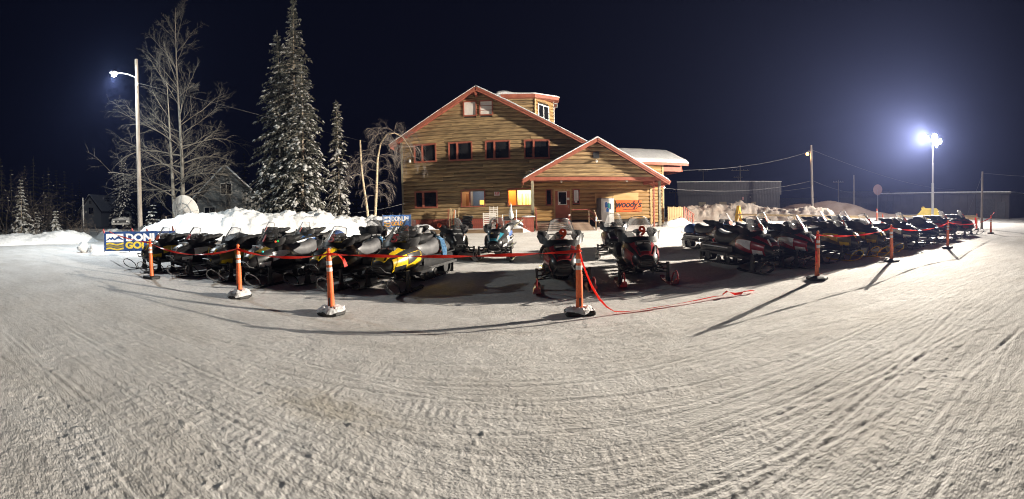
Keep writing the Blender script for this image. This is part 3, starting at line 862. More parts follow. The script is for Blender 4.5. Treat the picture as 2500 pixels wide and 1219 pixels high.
vent = MB(); vent.box(3.26, 26.9, 9.3, 3.5, 26.98, 9.36); vent.box(3.26, 26.9, 9.05, 3.5, 26.98, 9.09); vent.box(3.46, 26.9, 9.09, 3.5, 26.98, 9.3); vent.build('antenna_bracket', M['grey'], dorm)

# right wing with its deep snowy eave
wb = MB(); wb.box(XR + 0.02, 26.05, 0.3, 11.3, 31.0, 4.9); wing = lp(wb, 'wing', M['sheath'])
for i in range(18):
    za = 0.45 + i * 0.245
    b = MB(); b.loft([[(xx, 26.02 + py, za + pz) for (py, pz) in board_profile(0.24)] for xx in (XR + 0.03, 10.6, 11.26)]); b.build('board', M['porch_board'], wing, True, auto=50)
b = MB(); b.box(11.24, 25.94, 0.35, 11.36, 26.06, 4.85); b.build('corner_board', M['tan'], wing)
fr = MB(); ws = lambda x, y: 4.98 + (y - 25.5) * 0.30
fr.add([Vector(p) for p in ((7.5, 25.5, 4.78), (13.3, 25.5, 4.78), (14.1, 31.2, 6.45), (7.5, 31.2, 6.45), (7.5, 25.5, 4.98), (13.3, 25.5, 4.98), (14.1, 31.2, 6.65), (7.5, 31.2, 6.65))],
       [(3, 2, 1, 0), (4, 5, 6, 7), (0, 1, 5, 4), (1, 2, 6, 5), (2, 3, 7, 6), (3, 0, 4, 7)])
fr.build('wing_roof', M['red'], wing)
b = MB(); b.prism([(25.9, 4.35), (31.0, 4.35), (31.0, 6.35), (26.2, 4.93)], 'x', 12.9, 13.0); b.build('soffit_board', M['red'], wing)
b = MB(); b.box(11.3, 25.95, 4.36, 12.9, 26.08, 4.72); b.build('soffit_board', M['red'], wing)
n1, n2 = 44, 26
U, V = np.meshgrid(np.linspace(0, 1, n1), np.linspace(0, 1, n2), indexing='ij')
Yd = 25.46 + 5.7 * V; xs_ = 7.5 + (5.83 + 0.8 * V) * U; zb = 4.984 + (Yd - 25.5) * 0.293
e_ = np.minimum(1, V * n2 * 0.6 + 0.3) * np.minimum(1, (1 - U) * n1 * 0.5 + 0.35)
zt = zb + (0.24 + 0.06 * (fbm(xs_ * 1.5, Yd * 1.5, 15, 3) - 0.5)) * e_
k = n1 * n2; idx = np.arange(k).reshape(n1, n2)
F = [q(idx), q(idx + k)[:, ::-1]]
for line in (idx[:, 0], idx[::-1, -1], idx[0, ::-1], idx[-1, :]): F.append(np.stack([line[:-1], line[:-1] + k, line[1:] + k, line[1:]], -1))
place('roof_snow', np_mesh('roof_snow', np.concatenate([np.stack([xs_, Yd, zt], -1).reshape(-1, 3), np.stack([xs_, Yd, zb], -1).reshape(-1, 3)]), np.concatenate(F), M['snow']), wing)

# ------------------------------------------------------------------ porch
PF = 22.05        # face of the porch gable
pg = MB(); pg.prism([(1.0, 3.55), (9.34, 3.55), (5.17, porch_u(5.17))], 'y', PF + 0.03, PF + 0.10); lp(pg, 'porch_gable', M['sheath'])
lay_boards(lambda z: max(1.3, 5.17 - (5.66 - z) / 0.545), lambda z: min(9.05, 5.17 + (5.66 - z) / 0.545), 3.56, 5.6, PF, M['board'], [], 0.255)
PL, PP, PR = (0.70, porch_u(0.70)), (5.17, porch_u(5.17)), (9.86, porch_u(9.86))
pr_ = MB(); slab(pr_, PL[0], PL[1], PP[0], PP[1], 21.62, 25.2, 0.12); slab(pr_, PP[0], PP[1], PR[0], PR[1], 21.62, 25.2, 0.12); lp(pr_, 'porch_roof', M['red_old'])
for a, b_ in ((PL, PP), (PP, PR)):
    f = MB(); slab(f, a[0], a[1] - 0.12, b_[0], b_[1] - 0.12, 21.57, 21.615, 0.27); lp(f, 'rake_board', M['red'])
    f = MB(); slab(f, a[0], a[1] + 0.0, b_[0], b_[1] + 0.0, 21.54, 21.568, 0.135); lp(f, 'rake_trim', M['red'])
for xx in (PL[0] - 0.02, PR[0] - 0.02):
    f = MB(); f.box(xx, 21.62, porch_u(PL[0]) - 0.22, xx + 0.04, 24.7, porch_u(PL[0]) + 0.08); lp(f, 'eave_board', M['red'])
roof_snow((PL[0], PL[1] + up - 0.01), (PP[0], PP[1] + up - 0.01), 21.55, 25.6, 0.13, 5)
roof_snow((PR[0], PR[1] + up - 0.01), (PP[0], PP[1] + up - 0.01), 21.55, 25.6, 0.14, 6)
b = MB(); b.box(1.12, 22.02, 3.34, 9.5, 22.16, 3.545); lp(b, 'porch_beam', M['red'])
b = MB(); b.box(1.16, 22.17, 3.46, 9.4, YW - 0.07, 3.53); lp(b, 'porch_ceiling', M['red'])
b = MB(); b.box(9.2, 22.17, 3.22, 9.36, YW - 0.07, 3.45); lp(b, 'porch_beam', M['red'])
for xx, yy in ((1.25, 22.09), (9.36, 22.09)):
    b = MB(); b.bbox(xx - 0.085, yy - 0.085, 0.2, xx + 0.085, yy + 0.085, 3.335, 0.012); lp(b, 'porch_post', M['post'])
b = MB(); b.bbox(8.93, 22.1, 0.2, 9.03, 22.2, 3.33, 0.01); lp(b, 'porch_post', M['red'])
ic = MB(); ir = random.Random(4)
for k_ in range(7):
    xx = 0.72 + 0.05 * k_; L = ir.uniform(0.05, 0.22); ic.tube([(xx, 21.62, 3.06), (xx, 21.62, 3.06 - L)], [0.016, 0.003], 5)
lp(ic, 'icicles', M['clear'], kind='stuff')
b = MB(); b.box(4.98, PF - 0.10, 4.66, 5.36, PF - 0.04, 5.05); v_ = lp(b, 'gable_vent', M['dark_metal'])
for k_ in range(5):
    s_ = MB(); s_.box(5.0, PF - 0.13, 4.69 + k_ * 0.07, 5.34, PF - 0.101, 4.72 + k_ * 0.07); s_.build('slat', M['dark_metal'], v_)
def twin_lamp(x, y, z, label):
    t = thing('security_light', label, 'light', (x, y, z), 0, 'unlit twin security lights of the porch')
    b = MB(); b.lathe([(0.05, -0.02), (0.05, 0.02)], 12); b.build('mount', M['white'], t)
    for s in (-1, 1):
        b = MB(); b.lathe([(0.02, 0), (0.065, 0.10), (0.07, 0.14)], 12, m=Matrix.Translation((0.06 * s, -0.04, -0.03)) @ Matrix.Rotation(R(130), 4, 'X') @ Matrix.Rotation(R(-30 * s), 4, 'Y')); b.build('lamp_head', M['white'], t, True)
twin_lamp(5.17, PF - 0.12, 4.55, 'unlit twin lamp under the vent in the porch gable')
twin_lamp(7.35, 22.8, 3.42, 'unlit twin lamp under the right side of the porch ceiling')
twin_lamp(3.15, 23.2, 3.42, 'unlit lamp under the porch ceiling above the red door')
t = thing('solar_panel', 'small tilted solar panel on the left porch post top', 'solar panel', (1.15, 21.5, 3.55))
b = MB(); b.box(-0.3, -0.02, -0.01, 0.3, 0.28, 0.015, Matrix.Translation((0, 0, 0.32)) @ Matrix.Rotation(R(-18), 4, 'Y') @ Matrix.Rotation(R(20), 4, 'X')); b.build('panel', M['dark_glass'], t)
b = MB(); b.tube([(0.05, 0.14, 0.0), (0.0, 0.1, 0.32)], 0.02, 6); b.build('bracket', M['grey'], t)

# door, side lights
DX0, DX1, DZ0, DZ1 = DOOR
f = MB(); f.box(DX0, YW - 0.10, DZ0, DX0 + 0.11, YW + 0.03, DZ1); f.box(DX1 - 0.11, YW - 0.10, DZ0, DX1, YW + 0.03, DZ1); f.box(DX0 + 0.111, YW - 0.10, DZ1 - 0.11, DX1 - 0.111, YW + 0.03, DZ1)
lp(f, 'door_frame', M['tan'])
f = MB(); f.box(DX0 + 0.112, YW - 0.06, DZ0 + 0.01, DX1 - 0.112, YW, DZ1 - 0.112); dr_ = lp(f, 'door', M['red'])
f = MB(); frame(f, 3.16, 3.68, 1.92, 2.74, 0.045, YW - 0.085, YW - 0.061); f.build('door_light_frame', M['white'], dr_)
f = MB(); f.box(3.16, YW - 0.072, 1.92, 3.68, YW - 0.0615, 2.74); f.build('pane', M['dark_glass'], dr_)
f = MB(); f.tube([(3.84, YW - 0.10, 1.66), (3.84, YW - 0.10, 1.84)], 0.014, 8); f.tube([(3.84, YW - 0.06, 1.68), (3.84, YW - 0.10, 1.68)], 0.01, 6); f.tube([(3.84, YW - 0.06, 1.82), (3.84, YW - 0.10, 1.82)], 0.01, 6); f.build('handle', M['steel'], dr_, True)
for (a, b_, c, d, fill) in (SIDE1 + ('dark',), SIDE2 + ('note',)):
    f = MB(); frame(f, a + 0.06, b_ - 0.06, c + 0.06, d - 0.06, 0.06, YW - 0.09, YW + 0.03); o = lp(f, 'side_light', M['red_old'])
    p = MB(); p.box(a + 0.061, YW - 0.05, c + 0.061, b_ - 0.061, YW - 0.04, d - 0.061); p.build('pane', M['dark_glass'], o)
m_pap = pm('notice_paper', (0.62, 0.66, 0.72), (0.70, 0.73, 0.78), rough=0.6, scale=2)
m_ink = pm('grey_print', (0.2, 0.22, 0.26), rough=0.7)
def notice(x0, x1, z0, z1, y, label, rows=0, mat=m_pap, frame_m=None):
    t = thing('paper_notice', label, 'notice', ((x0 + x1) / 2, y, (z0 + z1) / 2), 0, 'paper notices on the lodge front')
    w, h = (x1 - x0) / 2, (z1 - z0) / 2
    b = MB(); b.box(-w, -0.003, -h, w, 0.003, h); b.build('sheet', mat, t)
    if rows:
        b = MB(); rr = random.Random(int(x0 * 100))
        for k in range(rows):
            zz = h * 0.86 - k * (1.72 * h / rows); b.box(-w * 0.8, -0.007, zz - h * 0.5 / rows, w * rr.uniform(0.2, 0.8), -0.004, zz)
        b.build('print', m_ink, t, kind='stuff')
notice(4.22, 4.53, 2.15, 2.86, YW - 0.058, 'tall pale blue notice behind the pane right of the red door', 9)
notice(4.26, 4.44, 2.02, 2.14, YW - 0.058, 'small white notice under the tall blue one right of the red door', 0, M['white'])
notice(3.70, 3.90, 2.20, 2.36, YW - 0.068, 'small white sheet on the red door beside its glass', 0, M['white'])
notice(3.18, 3.28, 1.95, 2.08, YW - 0.08, 'white sticker in the lower left corner of the door glass', 0, M['white'])
t = thing('parking_sign', 'small white sign with red lettering on the siding between the lit windows', 'sign', (-0.98, YW - 0.075, 2.72))
b = MB(); b.box(-0.18, -0.006, -0.13, 0.18, 0.0, 0.13); b.build('plate', M['white'], t)
m_rp = pm('red_print', (0.55, 0.03, 0.03), rough=0.6)
b = MB()
for (x0, x1, z0, z1) in ((-0.15, -0.02, 0.04, 0.09), (0.02, 0.15, 0.04, 0.09), (-0.15, -0.05, -0.03, 0.02), (-0.02, 0.06, -0.03, 0.02), (0.09, 0.15, -0.03, 0.02), (-0.12, 0.12, -0.10, -0.06)):
    b.box(x0, -0.010, z0, x1, -0.007, z1)
b.build('print', m_rp, t, kind='stuff')
t = thing('wall_lamp', 'white jelly-jar wall lamp near the upper left corner of the lodge', 'lamp', (-6.93, YW - 0.07, 5.05))
b = MB(); b.lathe([(0.03, 0), (0.07, 0.02), (0.075, 0.14), (0.05, 0.2)], 12, (0, -0.08, 0)); b.build('jar', M['white'], t, True)
b = MB(); b.lathe([(0.05, 0.2), (0.06, 0.24), (0.02, 0.27)], 12, (0, -0.08, 0)); b.box(-0.02, -0.08, 0.18, 0.02, 0.0, 0.22); b.build('cap', M['grey'], t, True)
# plywood patches
for (a, b_, c, d) in ((5.68, 6.95, 2.0, 2.62), (6.96, 8.85, 2.14, 2.66)):
    b = MB(); b.box(a, YW - 0.085, c, b_ - 0.005, YW - 0.062, d); lp(b, 'plywood_panel', M['ply'])
# deck, steps, ramp
dk = thing('porch_deck', 'raised wooden porch deck in front of the red door', 'deck', (1.45, 22.3, 0.35))
for i in range(17):
    b = MB(); b.box(0, 0, 0.33, 3.3, 0.135, 0.37); o = b.build('plank', M['deck'], dk); o.location = (0, i * 0.142, 0)
b = MB(); b.box(0.02, 0.02, 0.0, 3.28, 0.06, 0.325); b.box(0.02, 0.07, 0, 0.06, 2.4, 0.325); b.box(3.24, 0.07, 0, 3.28, 2.4, 0.325); b.build('skirt', M['timber'], dk)
st = thing('porch_steps', 'wooden steps up to the porch deck, snow on the treads', 'steps', (1.5, 21.2, 0.30))
for i in range(3):
    b = MB(); b.box(0, 0, 0, 1.9, 0.36, 0.045); o = b.build('tread', M['deck'], st); o.location = (0, i * 0.34, 0.085 + i * 0.105)
    b = MB(); b.box(0, 0.3, -0.09, 1.9, 0.33, -0.002); o = b.build('riser', M['timber'], st); o.location = (0, i * 0.34, 0.085 + i * 0.105)
    b = MB(); b.ell((1.5, 0.2, 0.05), (0.35, 0.12, 0.03), 10, 5); o = b.build('snow_patch', M['snow'], st, True); o.location = (0, i * 0.34, 0.085 + i * 0.105)
rm = thing('porch_ramp', 'slatted wooden ramp sloping down from the porch deck', 'ramp', (3.45, 20.35, 0.3))
for i in range(18):
    tt = i / 18; b = MB(); b.box(0, 0, 0, 1.25, 0.10, 0.03); o = b.build('slat', M['deck'], rm); o.location = (0, tt * 1.92, 0.02 + 0.38 * tt)
for xa in (0.02, 1.19):
    b = MB(); b.prism([(0.0, 0.0), (1.93, 0.37), (1.93, 0.25), (0.0, -0.12)], 'x', xa, xa + 0.04); b.build('stringer', M['timber'], rm)
rl = thing('ramp_railing', 'thin red-brown handrail along the right of the slatted ramp', 'railing', (4.72, 20.4, 0.3))
for yy, zt in ((0.0, 0.88), (1.9, 1.22)):
    b = MB(); b.box(-0.03, yy - 0.03, 0, 0.03, yy + 0.03, zt); b.build('post', M['timber'], rl)
b = MB(); b.tube([(0, 0, 0.90), (0, 1.9, 1.25), (-1.05, 1.9, 1.25)], 0.03, 6); b.build('handrail', M['red_old'], rl)
b = MB(); b.tube([(0, 0, 0.5), (0, 1.9, 0.82)], 0.025, 6); b.build('handrail', M['red_old'], rl)
b = MB(); b.ell((0, 0, 0.7), (0.05, 0.05, 0.2), 8, 6); b.build('snow_patch', M['snow'], rl, True)
nl = thing('newel_post', 'short red newel post with a snow cap between steps and ramp', 'post', (3.43, 21.95, 0.3))
b = MB(); b.box(-0.06, -0.06, 0, 0.06, 0.06, 0.92); b.build('post', M['red_old'], nl)
b = MB(); b.ell((0, 0, 0.93), (0.08, 0.08, 0.05), 10, 5); b.build('snow_cap', M['snow'], nl, True)
lr = thing('stair_railing', 'solid red board railing beside the left porch post, leaning with the steps', 'railing', (1.42, 21.2, 0.3))
for i in range(7):
    b = MB(); b.box(-0.02, 0, 0, 0.02, 0.155, 0.86); o = b.build('board', M['red_old'], lr); o.location = (0, i * 0.165, 0.08 + 0.055 * i)
b = MB(); b.box(-0.05, 0, 0, 0.05, 1.3, 0.05, Matrix.Translation((0, -0.05, 0.97)) @ Matrix.Rotation(R(18), 4, 'X')); b.build('handrail', M['red'], lr)
pb = thing('ramp_end_panel', 'low red board panel with snow on top left of the porch steps', 'railing', (0.62, 20.9, 0.35))
for i in range(5):
    b = MB(); b.box(0, -0.02, 0, 0.118, 0.02, 0.78 + 0.03 * (i % 2)); o = b.build('board', M['red_old'], pb); o.location = (i * 0.122, 0, 0)
b = MB(); b.box(-0.03, -0.05, 0.81, 0.66, 0.05, 0.85); b.build('cap_rail', M['red'], pb)
b = MB(); b.ell((0.31, 0.02, 0.86), (0.40, 0.10, 0.06), 14, 6); b.build('snow_cap', M['snow'], pb, True)
b = MB(); b.tube([(0.0, 0, 0.72), (-0.85, -0.4, 0.12)], 0.045, 8); b.build('handrail', M['post'], pb, True)

# ice box
ib = thing('ice_box', 'tall grey ice box with a picture of jackets on its white door, in the porch', 'freezer', (6.22, 24.05, gz(6.2, 24)), R(4))
b = MB(); b.bbox(-0.46, -0.5, 0.05, 0.46, 0.5, 1.93, 0.02); b.build('cabinet', pm('dark_grey_enamel', (0.10, 0.10, 0.10), (0.14, 0.14, 0.14), rough=0.5, scale=2), ib)
b = MB(); b.bbox(-0.44, -0.54, 0.12, 0.44, -0.503, 1.89, 0.012); dd = b.build('door', pm('white_enamel', (0.52, 0.52, 0.5), (0.6, 0.6, 0.58), rough=0.35, scale=2), ib)
b = MB(); b.box(-0.30, -0.55, 0.98, 0.28, -0.5405, 1.74); b.build('poster', M['white'], dd)
jr = random.Random(9)
for (cx, cz, w, h, col) in ((-0.10, 1.48, 0.17, 0.36, (0.03, 0.12, 0.42)), (0.06, 1.42, 0.16, 0.34, (0.04, 0.30, 0.28)), (0.17, 1.36, 0.13, 0.40, (0.05, 0.06, 0.10)), (-0.02, 1.14, 0.16, 0.26, (0.02, 0.18, 0.60)), (-0.13, 1.32, 0.05, 0.14, (0.6, 0.08, 0.05))):
    b = MB(); b.prism([(cx - w / 2, cz - h / 2), (cx + w / 2, cz - h / 2), (cx + w / 2 + 0.01, cz + h * 0.2), (cx + w * 0.3, cz + h / 2), (cx - w * 0.3, cz + h / 2), (cx - w / 2 - 0.01, cz + h * 0.2)], 'y', -0.5555 - jr.random() * 0.003, -0.5505)
    b.build('picture', pm('jacket_print', col, rough=0.5), dd)
b = MB(); b.tube([(-0.38, -0.545, 0.8), (-0.38, -0.60, 0.82), (-0.38, -0.60, 1.16), (-0.38, -0.545, 1.18)], 0.013, 6); b.build('handle', M['steel'], dd, True)
# orange banner with black lettering
sg = thing('orange_banner', "orange WOODY'S banner with black slanted lettering on the porch wall", 'banner', (8.13, YW - 0.095, 1.74), 0)
b = MB(); n = 16
top = [(-0.94 + 1.88 * k / n, 0.004 * math.sin(k * 1.3), 0.39 - 0.012 * math.sin(k * 0.9)) for k in range(n + 1)]
bot = [(-0.94 + 1.88 * k / n, 0.004 * math.sin(k * 1.3), -0.40 + 0.01 * math.sin(k * 0.7)) for k in range(n + 1)]
b.loft([[t_, q_, (q_[0], q_[1] + 0.004, q_[2]), (t_[0], t_[1] + 0.004, t_[2])] for t_, q_ in zip(top, bot)]); b.build('sheet', pm('orange_vinyl', (0.84, 0.10, 0.012), (0.9, 0.14, 0.02), rough=0.45, scale=2), sg, True, auto=60)
m_blk = pm('black_print', (0.015, 0.012, 0.012), rough=0.5)
place('lettering', text_mesh("woody's", 0.66, m_blk, 0.020, 0.28, 0.002, 0.90, space=0.95), sg, (0.0, -0.012, 0.06))
b = MB(); b.prism([(-0.45, -0.27), (0.42, -0.27), (0.62, -0.18), (0.66, -0.10), (0.58, -0.10), (0.5, -0.2), (0.4, -0.225), (-0.45, -0.225)], 'y', -0.012, -0.008); b.build('swash', m_blk, sg)
place('lettering', text_mesh('WOODY\'S', 0.08, pm('red_small_print', (0.5, 0.06, 0.02), rough=0.6), 0, 0, 0.001, 2.6, space=2.4), sg, (0.05, -0.010, -0.345))
# steps at the wing: tan boards and red handrail
wr = thing('side_deck_railing', 'pale upright boards with a red stair rail at the right corner of the lodge', 'railing', (11.55, 25.7, gz(11.5, 25.7)))
for i in range(9):
    b = MB(); b.box(0, -0.02, 0.1, 0.13, 0.02, 1.28 - 0.02 * (i % 3)); o = b.build('board', M['tan'], wr); o.location = (i * 0.145, 0, 0)
for k_, (xx, zt) in enumerate(((1.38, 1.25), (1.75, 0.95), (2.2, 0.62))):
    b = MB(); b.box(xx - 0.04, -0.06, 0, xx + 0.04, 0.02, zt); b.build('post', M['red'], wr)
b = MB(); b.tube([(1.36, -0.02, 1.27), (2.3, -0.02, 0.62)], 0.04, 6); b.build('handrail', M['red'], wr)
b = MB(); b.tube([(1.36, -0.02, 0.8), (2.3, -0.02, 0.2)], 0.035, 6); b.build('handrail', M['red'], wr)
for k_ in range(5):
    b = MB(); b.box(1.42 + 0.17 * k_, -0.03, 0.95 - 0.12 * k_ - 0.5, 1.47 + 0.17 * k_, 0.0, 1.17 - 0.118 * k_); b.build('baluster', M['red'], wr)
tag(MB().box(-0.12, -0.1, 0, 0.12, 0.1, 0.22).add([(-0.12, -0.1, 0.22), (0.12, -0.1, 0.22), (0.12, 0.1, 0.22), (-0.12, 0.1, 0.22), (0, 0, 0.3)], [(0, 1, 4), (1, 2, 4), (2, 3, 4), (3, 0, 4)]).build('fuel_can', M['red'], None, loc=(12.15, 24.7, gz(12.1, 24.7) + 0.25)), 'small red can in the snow below the red stair rail', 'can')
# long timber kerb in front of the lodge
b = MB(); b.bbox(-3.6, -0.14, 0, 3.6, 0.14, 0.24, 0.02); o = b.build('timber_beam', M['timber'], None, loc=(-3.0, 20.6, gz(-3, 20.6) - 0.02), rot=(0, 0, R(-1.5))); tag(o, 'long brown timber beam lying on the snow in front of the lodge', 'beam')
b = MB(); b.bbox(-3.58, -0.13, 0.24, 3.58, 0.13, 0.275, 0.015); o.name = 'timber_beam'; b.build('snow_cover', M['snow'], o)

# ================================================================== trees
class TB:
    """triangle soup for foliage and twigs"""
    def __init__(s): s.v = []; s.f = []
    def tri(s, a, b, c):
        n = len(s.v); s.v += [a, b, c]; s.f.append((n, n + 1, n + 2))
    def cone(s, pts, rs, n=3):
        base = len(s.v); up = None
        for i, p in enumerate(pts):
            d = pts[min(i + 1, len(pts) - 1)] - pts[max(i - 1, 0)]
            if d.length < 1e-8: d = Vector((0, 0, 1))
            d.normalize()
            if up is None: up = d.orthogonal().normalized()
            a = d.cross(up)
            a = a.normalized() if a.length > 1e-5 else d.orthogonal().normalized()
            up = a.cross(d)
            for k in range(n):
                t = 2 * math.pi * k / n
                s.v.append(p + (a * math.cos(t) + up * math.sin(t)) * rs[i])
        for i in range(len(pts) - 1):
            for k in range(n):
                k2 = (k + 1) % n; q = base + i * n
                s.f.append((q + k, q + k2, q + n + k2)); s.f.append((q + k, q + n + k2, q + n + k))
    def build(s, name, mat, parent, sm=False):
        me = np_mesh(name, np.array([tuple(p) for p in s.v]), np.array(s.f), mat, sm)
        return place(name, me, parent, kind='stuff')


def spruce(px, d, Hh, Rb, label, seed, group, snow=0.5, z0=0.12, lean=0.0, mat=None, dens=1.0, droop=1.0, step=0.34, power=0.85, trunk_r=None):
    rr = random.Random(seed)
    p = polar(px, d); t = thing('spruce_tree', label, 'tree', (p.x, p.y, gz(p.x, p.y) - 0.1), 0, group)
    tr = trunk_r or Hh * 0.011
    tk = MB(); spine = []
    for k in range(9):
        u = k / 8; spine.append(Vector((lean * u * u * Hh + 0.03 * Hh * 0.2 * math.sin(u * 5 + seed), 0.02 * Hh * 0.2 * math.sin(u * 4 + 2 * seed), u * Hh)))
    tk.tube(spine, [tr * (1 - 0.93 * k / 8) for k in range(9)], 8); tk.build('trunk', M['unlit_bark'] if mat is M['needle_unlit'] else M['spruce_bark'], t, True)
    def at(z):
        u = max(0, min(0.999, z / Hh)) * 8; i = int(u); return spine[i].lerp(spine[i + 1], u - i)
    fo = TB(); sn = TB(); br_ = TB()
    z = z0 * Hh
    while z < Hh * 0.985:
        u = (z - z0 * Hh) / (Hh * (1 - z0))
        prof = Rb * (1 - u) ** power * (0.55 + 0.45 * min(1, u * 7 + 0.35))
        if u > 0.72: prof *= 0.85
        nb = (7 if u < 0.75 else 5) if dens > 0.7 else 5
        a0 = rr.random() * 6.28
        for k in range(nb):
            if rr.random() < 0.10: continue
            L = max(0.16, prof * rr.uniform(0.55, 1.18)); az = a0 + 6.283 * k / nb + rr.uniform(-0.4, 0.4)
            o = Vector((math.cos(az), math.sin(az), 0)); side = Vector((-o.y, o.x, 0))
            b0 = at(z) ; dr = droop * rr.uniform(0.35, 0.75) * (1.15 - 0.75 * u)
            if u > 0.86: dr *= 0.2
            n = max(3, int(L / 0.22)); pts = []
            for i in range(n + 1):
                w = i / n
                pts.append(b0 + o * (L * w) + Vector((0, 0, L * (0.10 * w - dr * w * w + 0.10 * dr * w ** 3))) + side * (0.06 * L * math.sin(w * 4 + az * 3)))
            br_.cone([pts[0], pts[n // 2], pts[-1]], [0.022, 0.014, 0.004])
            for i in range(n + 1):
                w = i / n
                if w < 0.18 and u < 0.7: continue
                wid = (0.10 + 0.26 * (1 - abs(w - 0.45))) * min(1.0, 0.35 + L * 0.4)
                for j in range(int(8 * dens + rr.random())):
                    sd_ = rr.choice((-1, 1)); q = pts[i] + side * (sd_ * rr.uniform(0, 0.10) * L * 0.5) + Vector((0, 0, rr.uniform(-0.03, 0.03)))
                    dirv = (o * rr.uniform(0.1, 1.0) + side * sd_ * rr.uniform(0.1, 1.1) + Vector((0, 0, rr.uniform(-1.05, 0.05)))).normalized()
                    ln = wid * rr.uniform(0.6, 1.35); ww = dirv.cross(Vector((rr.uniform(-.4, .4), rr.uniform(-.4, .4), 1))).normalized() * ln * rr.uniform(0.13, 0.26)
                    fo.tri(q - ww, q + ww, q + dirv * ln)
                for e2 in range(2):
                    if rr.random() > snow * (1.0 - 0.8 * u) * (0.35 + 1.1 * w) * 0.8 or w < 0.3: continue
                    rad = rr.uniform(0.05, 0.14) * (1 + 0.35 * (1 - u)); c = pts[i] + Vector((0, 0, rr.uniform(0.0, 0.06))) + side * rr.uniform(-0.22, 0.22) * L * 0.6 + o * rr.uniform(-0.1, 0.1)
                    m_ = rr.randint(5, 6); ring = []
                    dd = (pts[min(i + 1, n)] - pts[max(i - 1, 0)]).normalized()
                    for e in range(m_):
                        te = 6.283 * e / m_; ring.append(c + (dd * math.cos(te) * 1.4 + side * math.sin(te)) * rad * rr.uniform(0.6, 1.1) - Vector((0, 0, 0.03)))
                    tp = c + Vector((0, 0, 0.05))
                    for e in range(m_): sn.tri(ring[e], ring[(e + 1) % m_], tp)
        z += step * rr.uniform(0.8, 1.15) * (1.0 if u < 0.6 else 0.8)
    # leader
    fo.cone([at(Hh * 0.97), at(Hh * 0.999)], [0.05, 0.01])
    br_.build('limbs', M['unlit_bark'] if mat is M['needle_unlit'] else M['spruce_bark'], t)
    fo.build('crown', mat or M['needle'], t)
    if sn.f: sn.build('snow_load', M['frost'], t)
    return t

G1 = 'tall frosted spruces between the bare tree and the birches'
spruce(728, 23.8, 15.9, 2.5, 'tallest snowy spruce, its thin tip reaching the top of the picture', 21, G1, 0.55, 0.12, -0.004, dens=1.2, power=0.72, step=0.30)
spruce(690, 24.6, 14.1, 2.75, 'second tallest snowy spruce, left of the tallest one with a thin forked tip', 22, G1, 0.5, 0.10, -0.008, dens=1.15, power=0.72, step=0.30)
spruce(742, 22.6, 11.2, 1.95, 'shorter snowy spruce on the right edge of the big spruce cluster', 23, G1, 0.62, 0.12, 0.008, dens=1.15, power=0.7, step=0.30)
spruce(828, 23.6, 8.9, 0.98, 'narrow lone spruce between the spruce cluster and the birches', 24, G1, 0.6, 0.10, 0.0, dens=1.2, droop=1.25, step=0.25, power=0.5)
G2 = 'dark background trees at the left edge'
spruce(52, 31, 5.0, 1.25, 'snow-dusted spruce at the far left above the low snow bank', 31, G2, 0.8, 0.05, 0.0, M['needle'])
spruce(135, 30.5, 2.3, 0.75, 'small snowy spruce sapling right of the far left spruce', 32, G2, 0.9, 0.04, 0, step=0.24)
spruce(92, 33, 2.2, 1.1, 'low snowy spruce bough clump between the two far left spruces', 33, G2, 0.9, 0.04, 0, M['needle_unlit'], step=0.26)
spruce(302, 40, 8.2, 1.7, 'dim snow-streaked spruce just left of the lamp pole', 34, G2, 0.75, 0.10, 0, M['needle_unlit'])
spruce(372, 25.5, 2.7, 1.0, 'small bent snowy spruce right of the lamp pole', 35, G2, 0.9, 0.05, 0.03, M['needle_unlit'], step=0.26)
spruce(560, 34, 6.5, 1.8, 'dark spruce behind the clapboard house', 36, G2, 0.3, 0.06, 0, M['needle_unlit'])
gr = random.Random(6)
spots = [(-20, 44, 9.0), (62, 48, 8.6), (108, 50, 7.6), (140, 52, 8.4), (178, 54, 7.0), (240, 66, 7.6), (285, 50, 7.2), (352, 48, 8.2), (-70, 36, 9.5), (5, 40, 8.2), (30, 36, 6.4), (84, 44, 9.0), (120, 40, 7.0), (160, 46, 7.4), (195, 62, 8.2), (262, 60, 8.0), (330, 58, 10.0), (395, 46, 9.5), (480, 50, 11.5), (600, 42, 8.5), (800, 46, 8.8), (870, 44, 7.0), (940, 47, 8.0)]
WHERE = ['partly cut by the left picture edge', 'in the gap right of the far left spruce', 'low between two taller ones left of the house', 'behind the bowed stems', 'in line with the small spruce sapling', 'right behind the white gable house roof', 'directly behind the snow-covered truck', 'between the lamp pole and the bare tree', 'at the far left picture edge', 'tall and thin at the left picture edge', 'close behind the far left spruce', 'tallest of those between the far left spruce and the house', 'behind the small spruce sapling', 'left of the white gable house',
         'behind the white gable house', 'between the white gable house and the truck', 'behind the lamp pole', 'left of the bare tree trunk', 'behind the bare tree', 'left behind the spruce cluster', 'behind the narrow lone spruce', 'behind the birches', 'beside the left corner of the lodge']
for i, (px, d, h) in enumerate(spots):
    spruce(px, d, h, h * 0.20, 'unlit dark forest spruce ' + WHERE[i], 60 + i, 'unlit forest spruces in the dark', 0.03, 0.04, 0, M['needle_unlit'], dens=0.75, step=0.5)


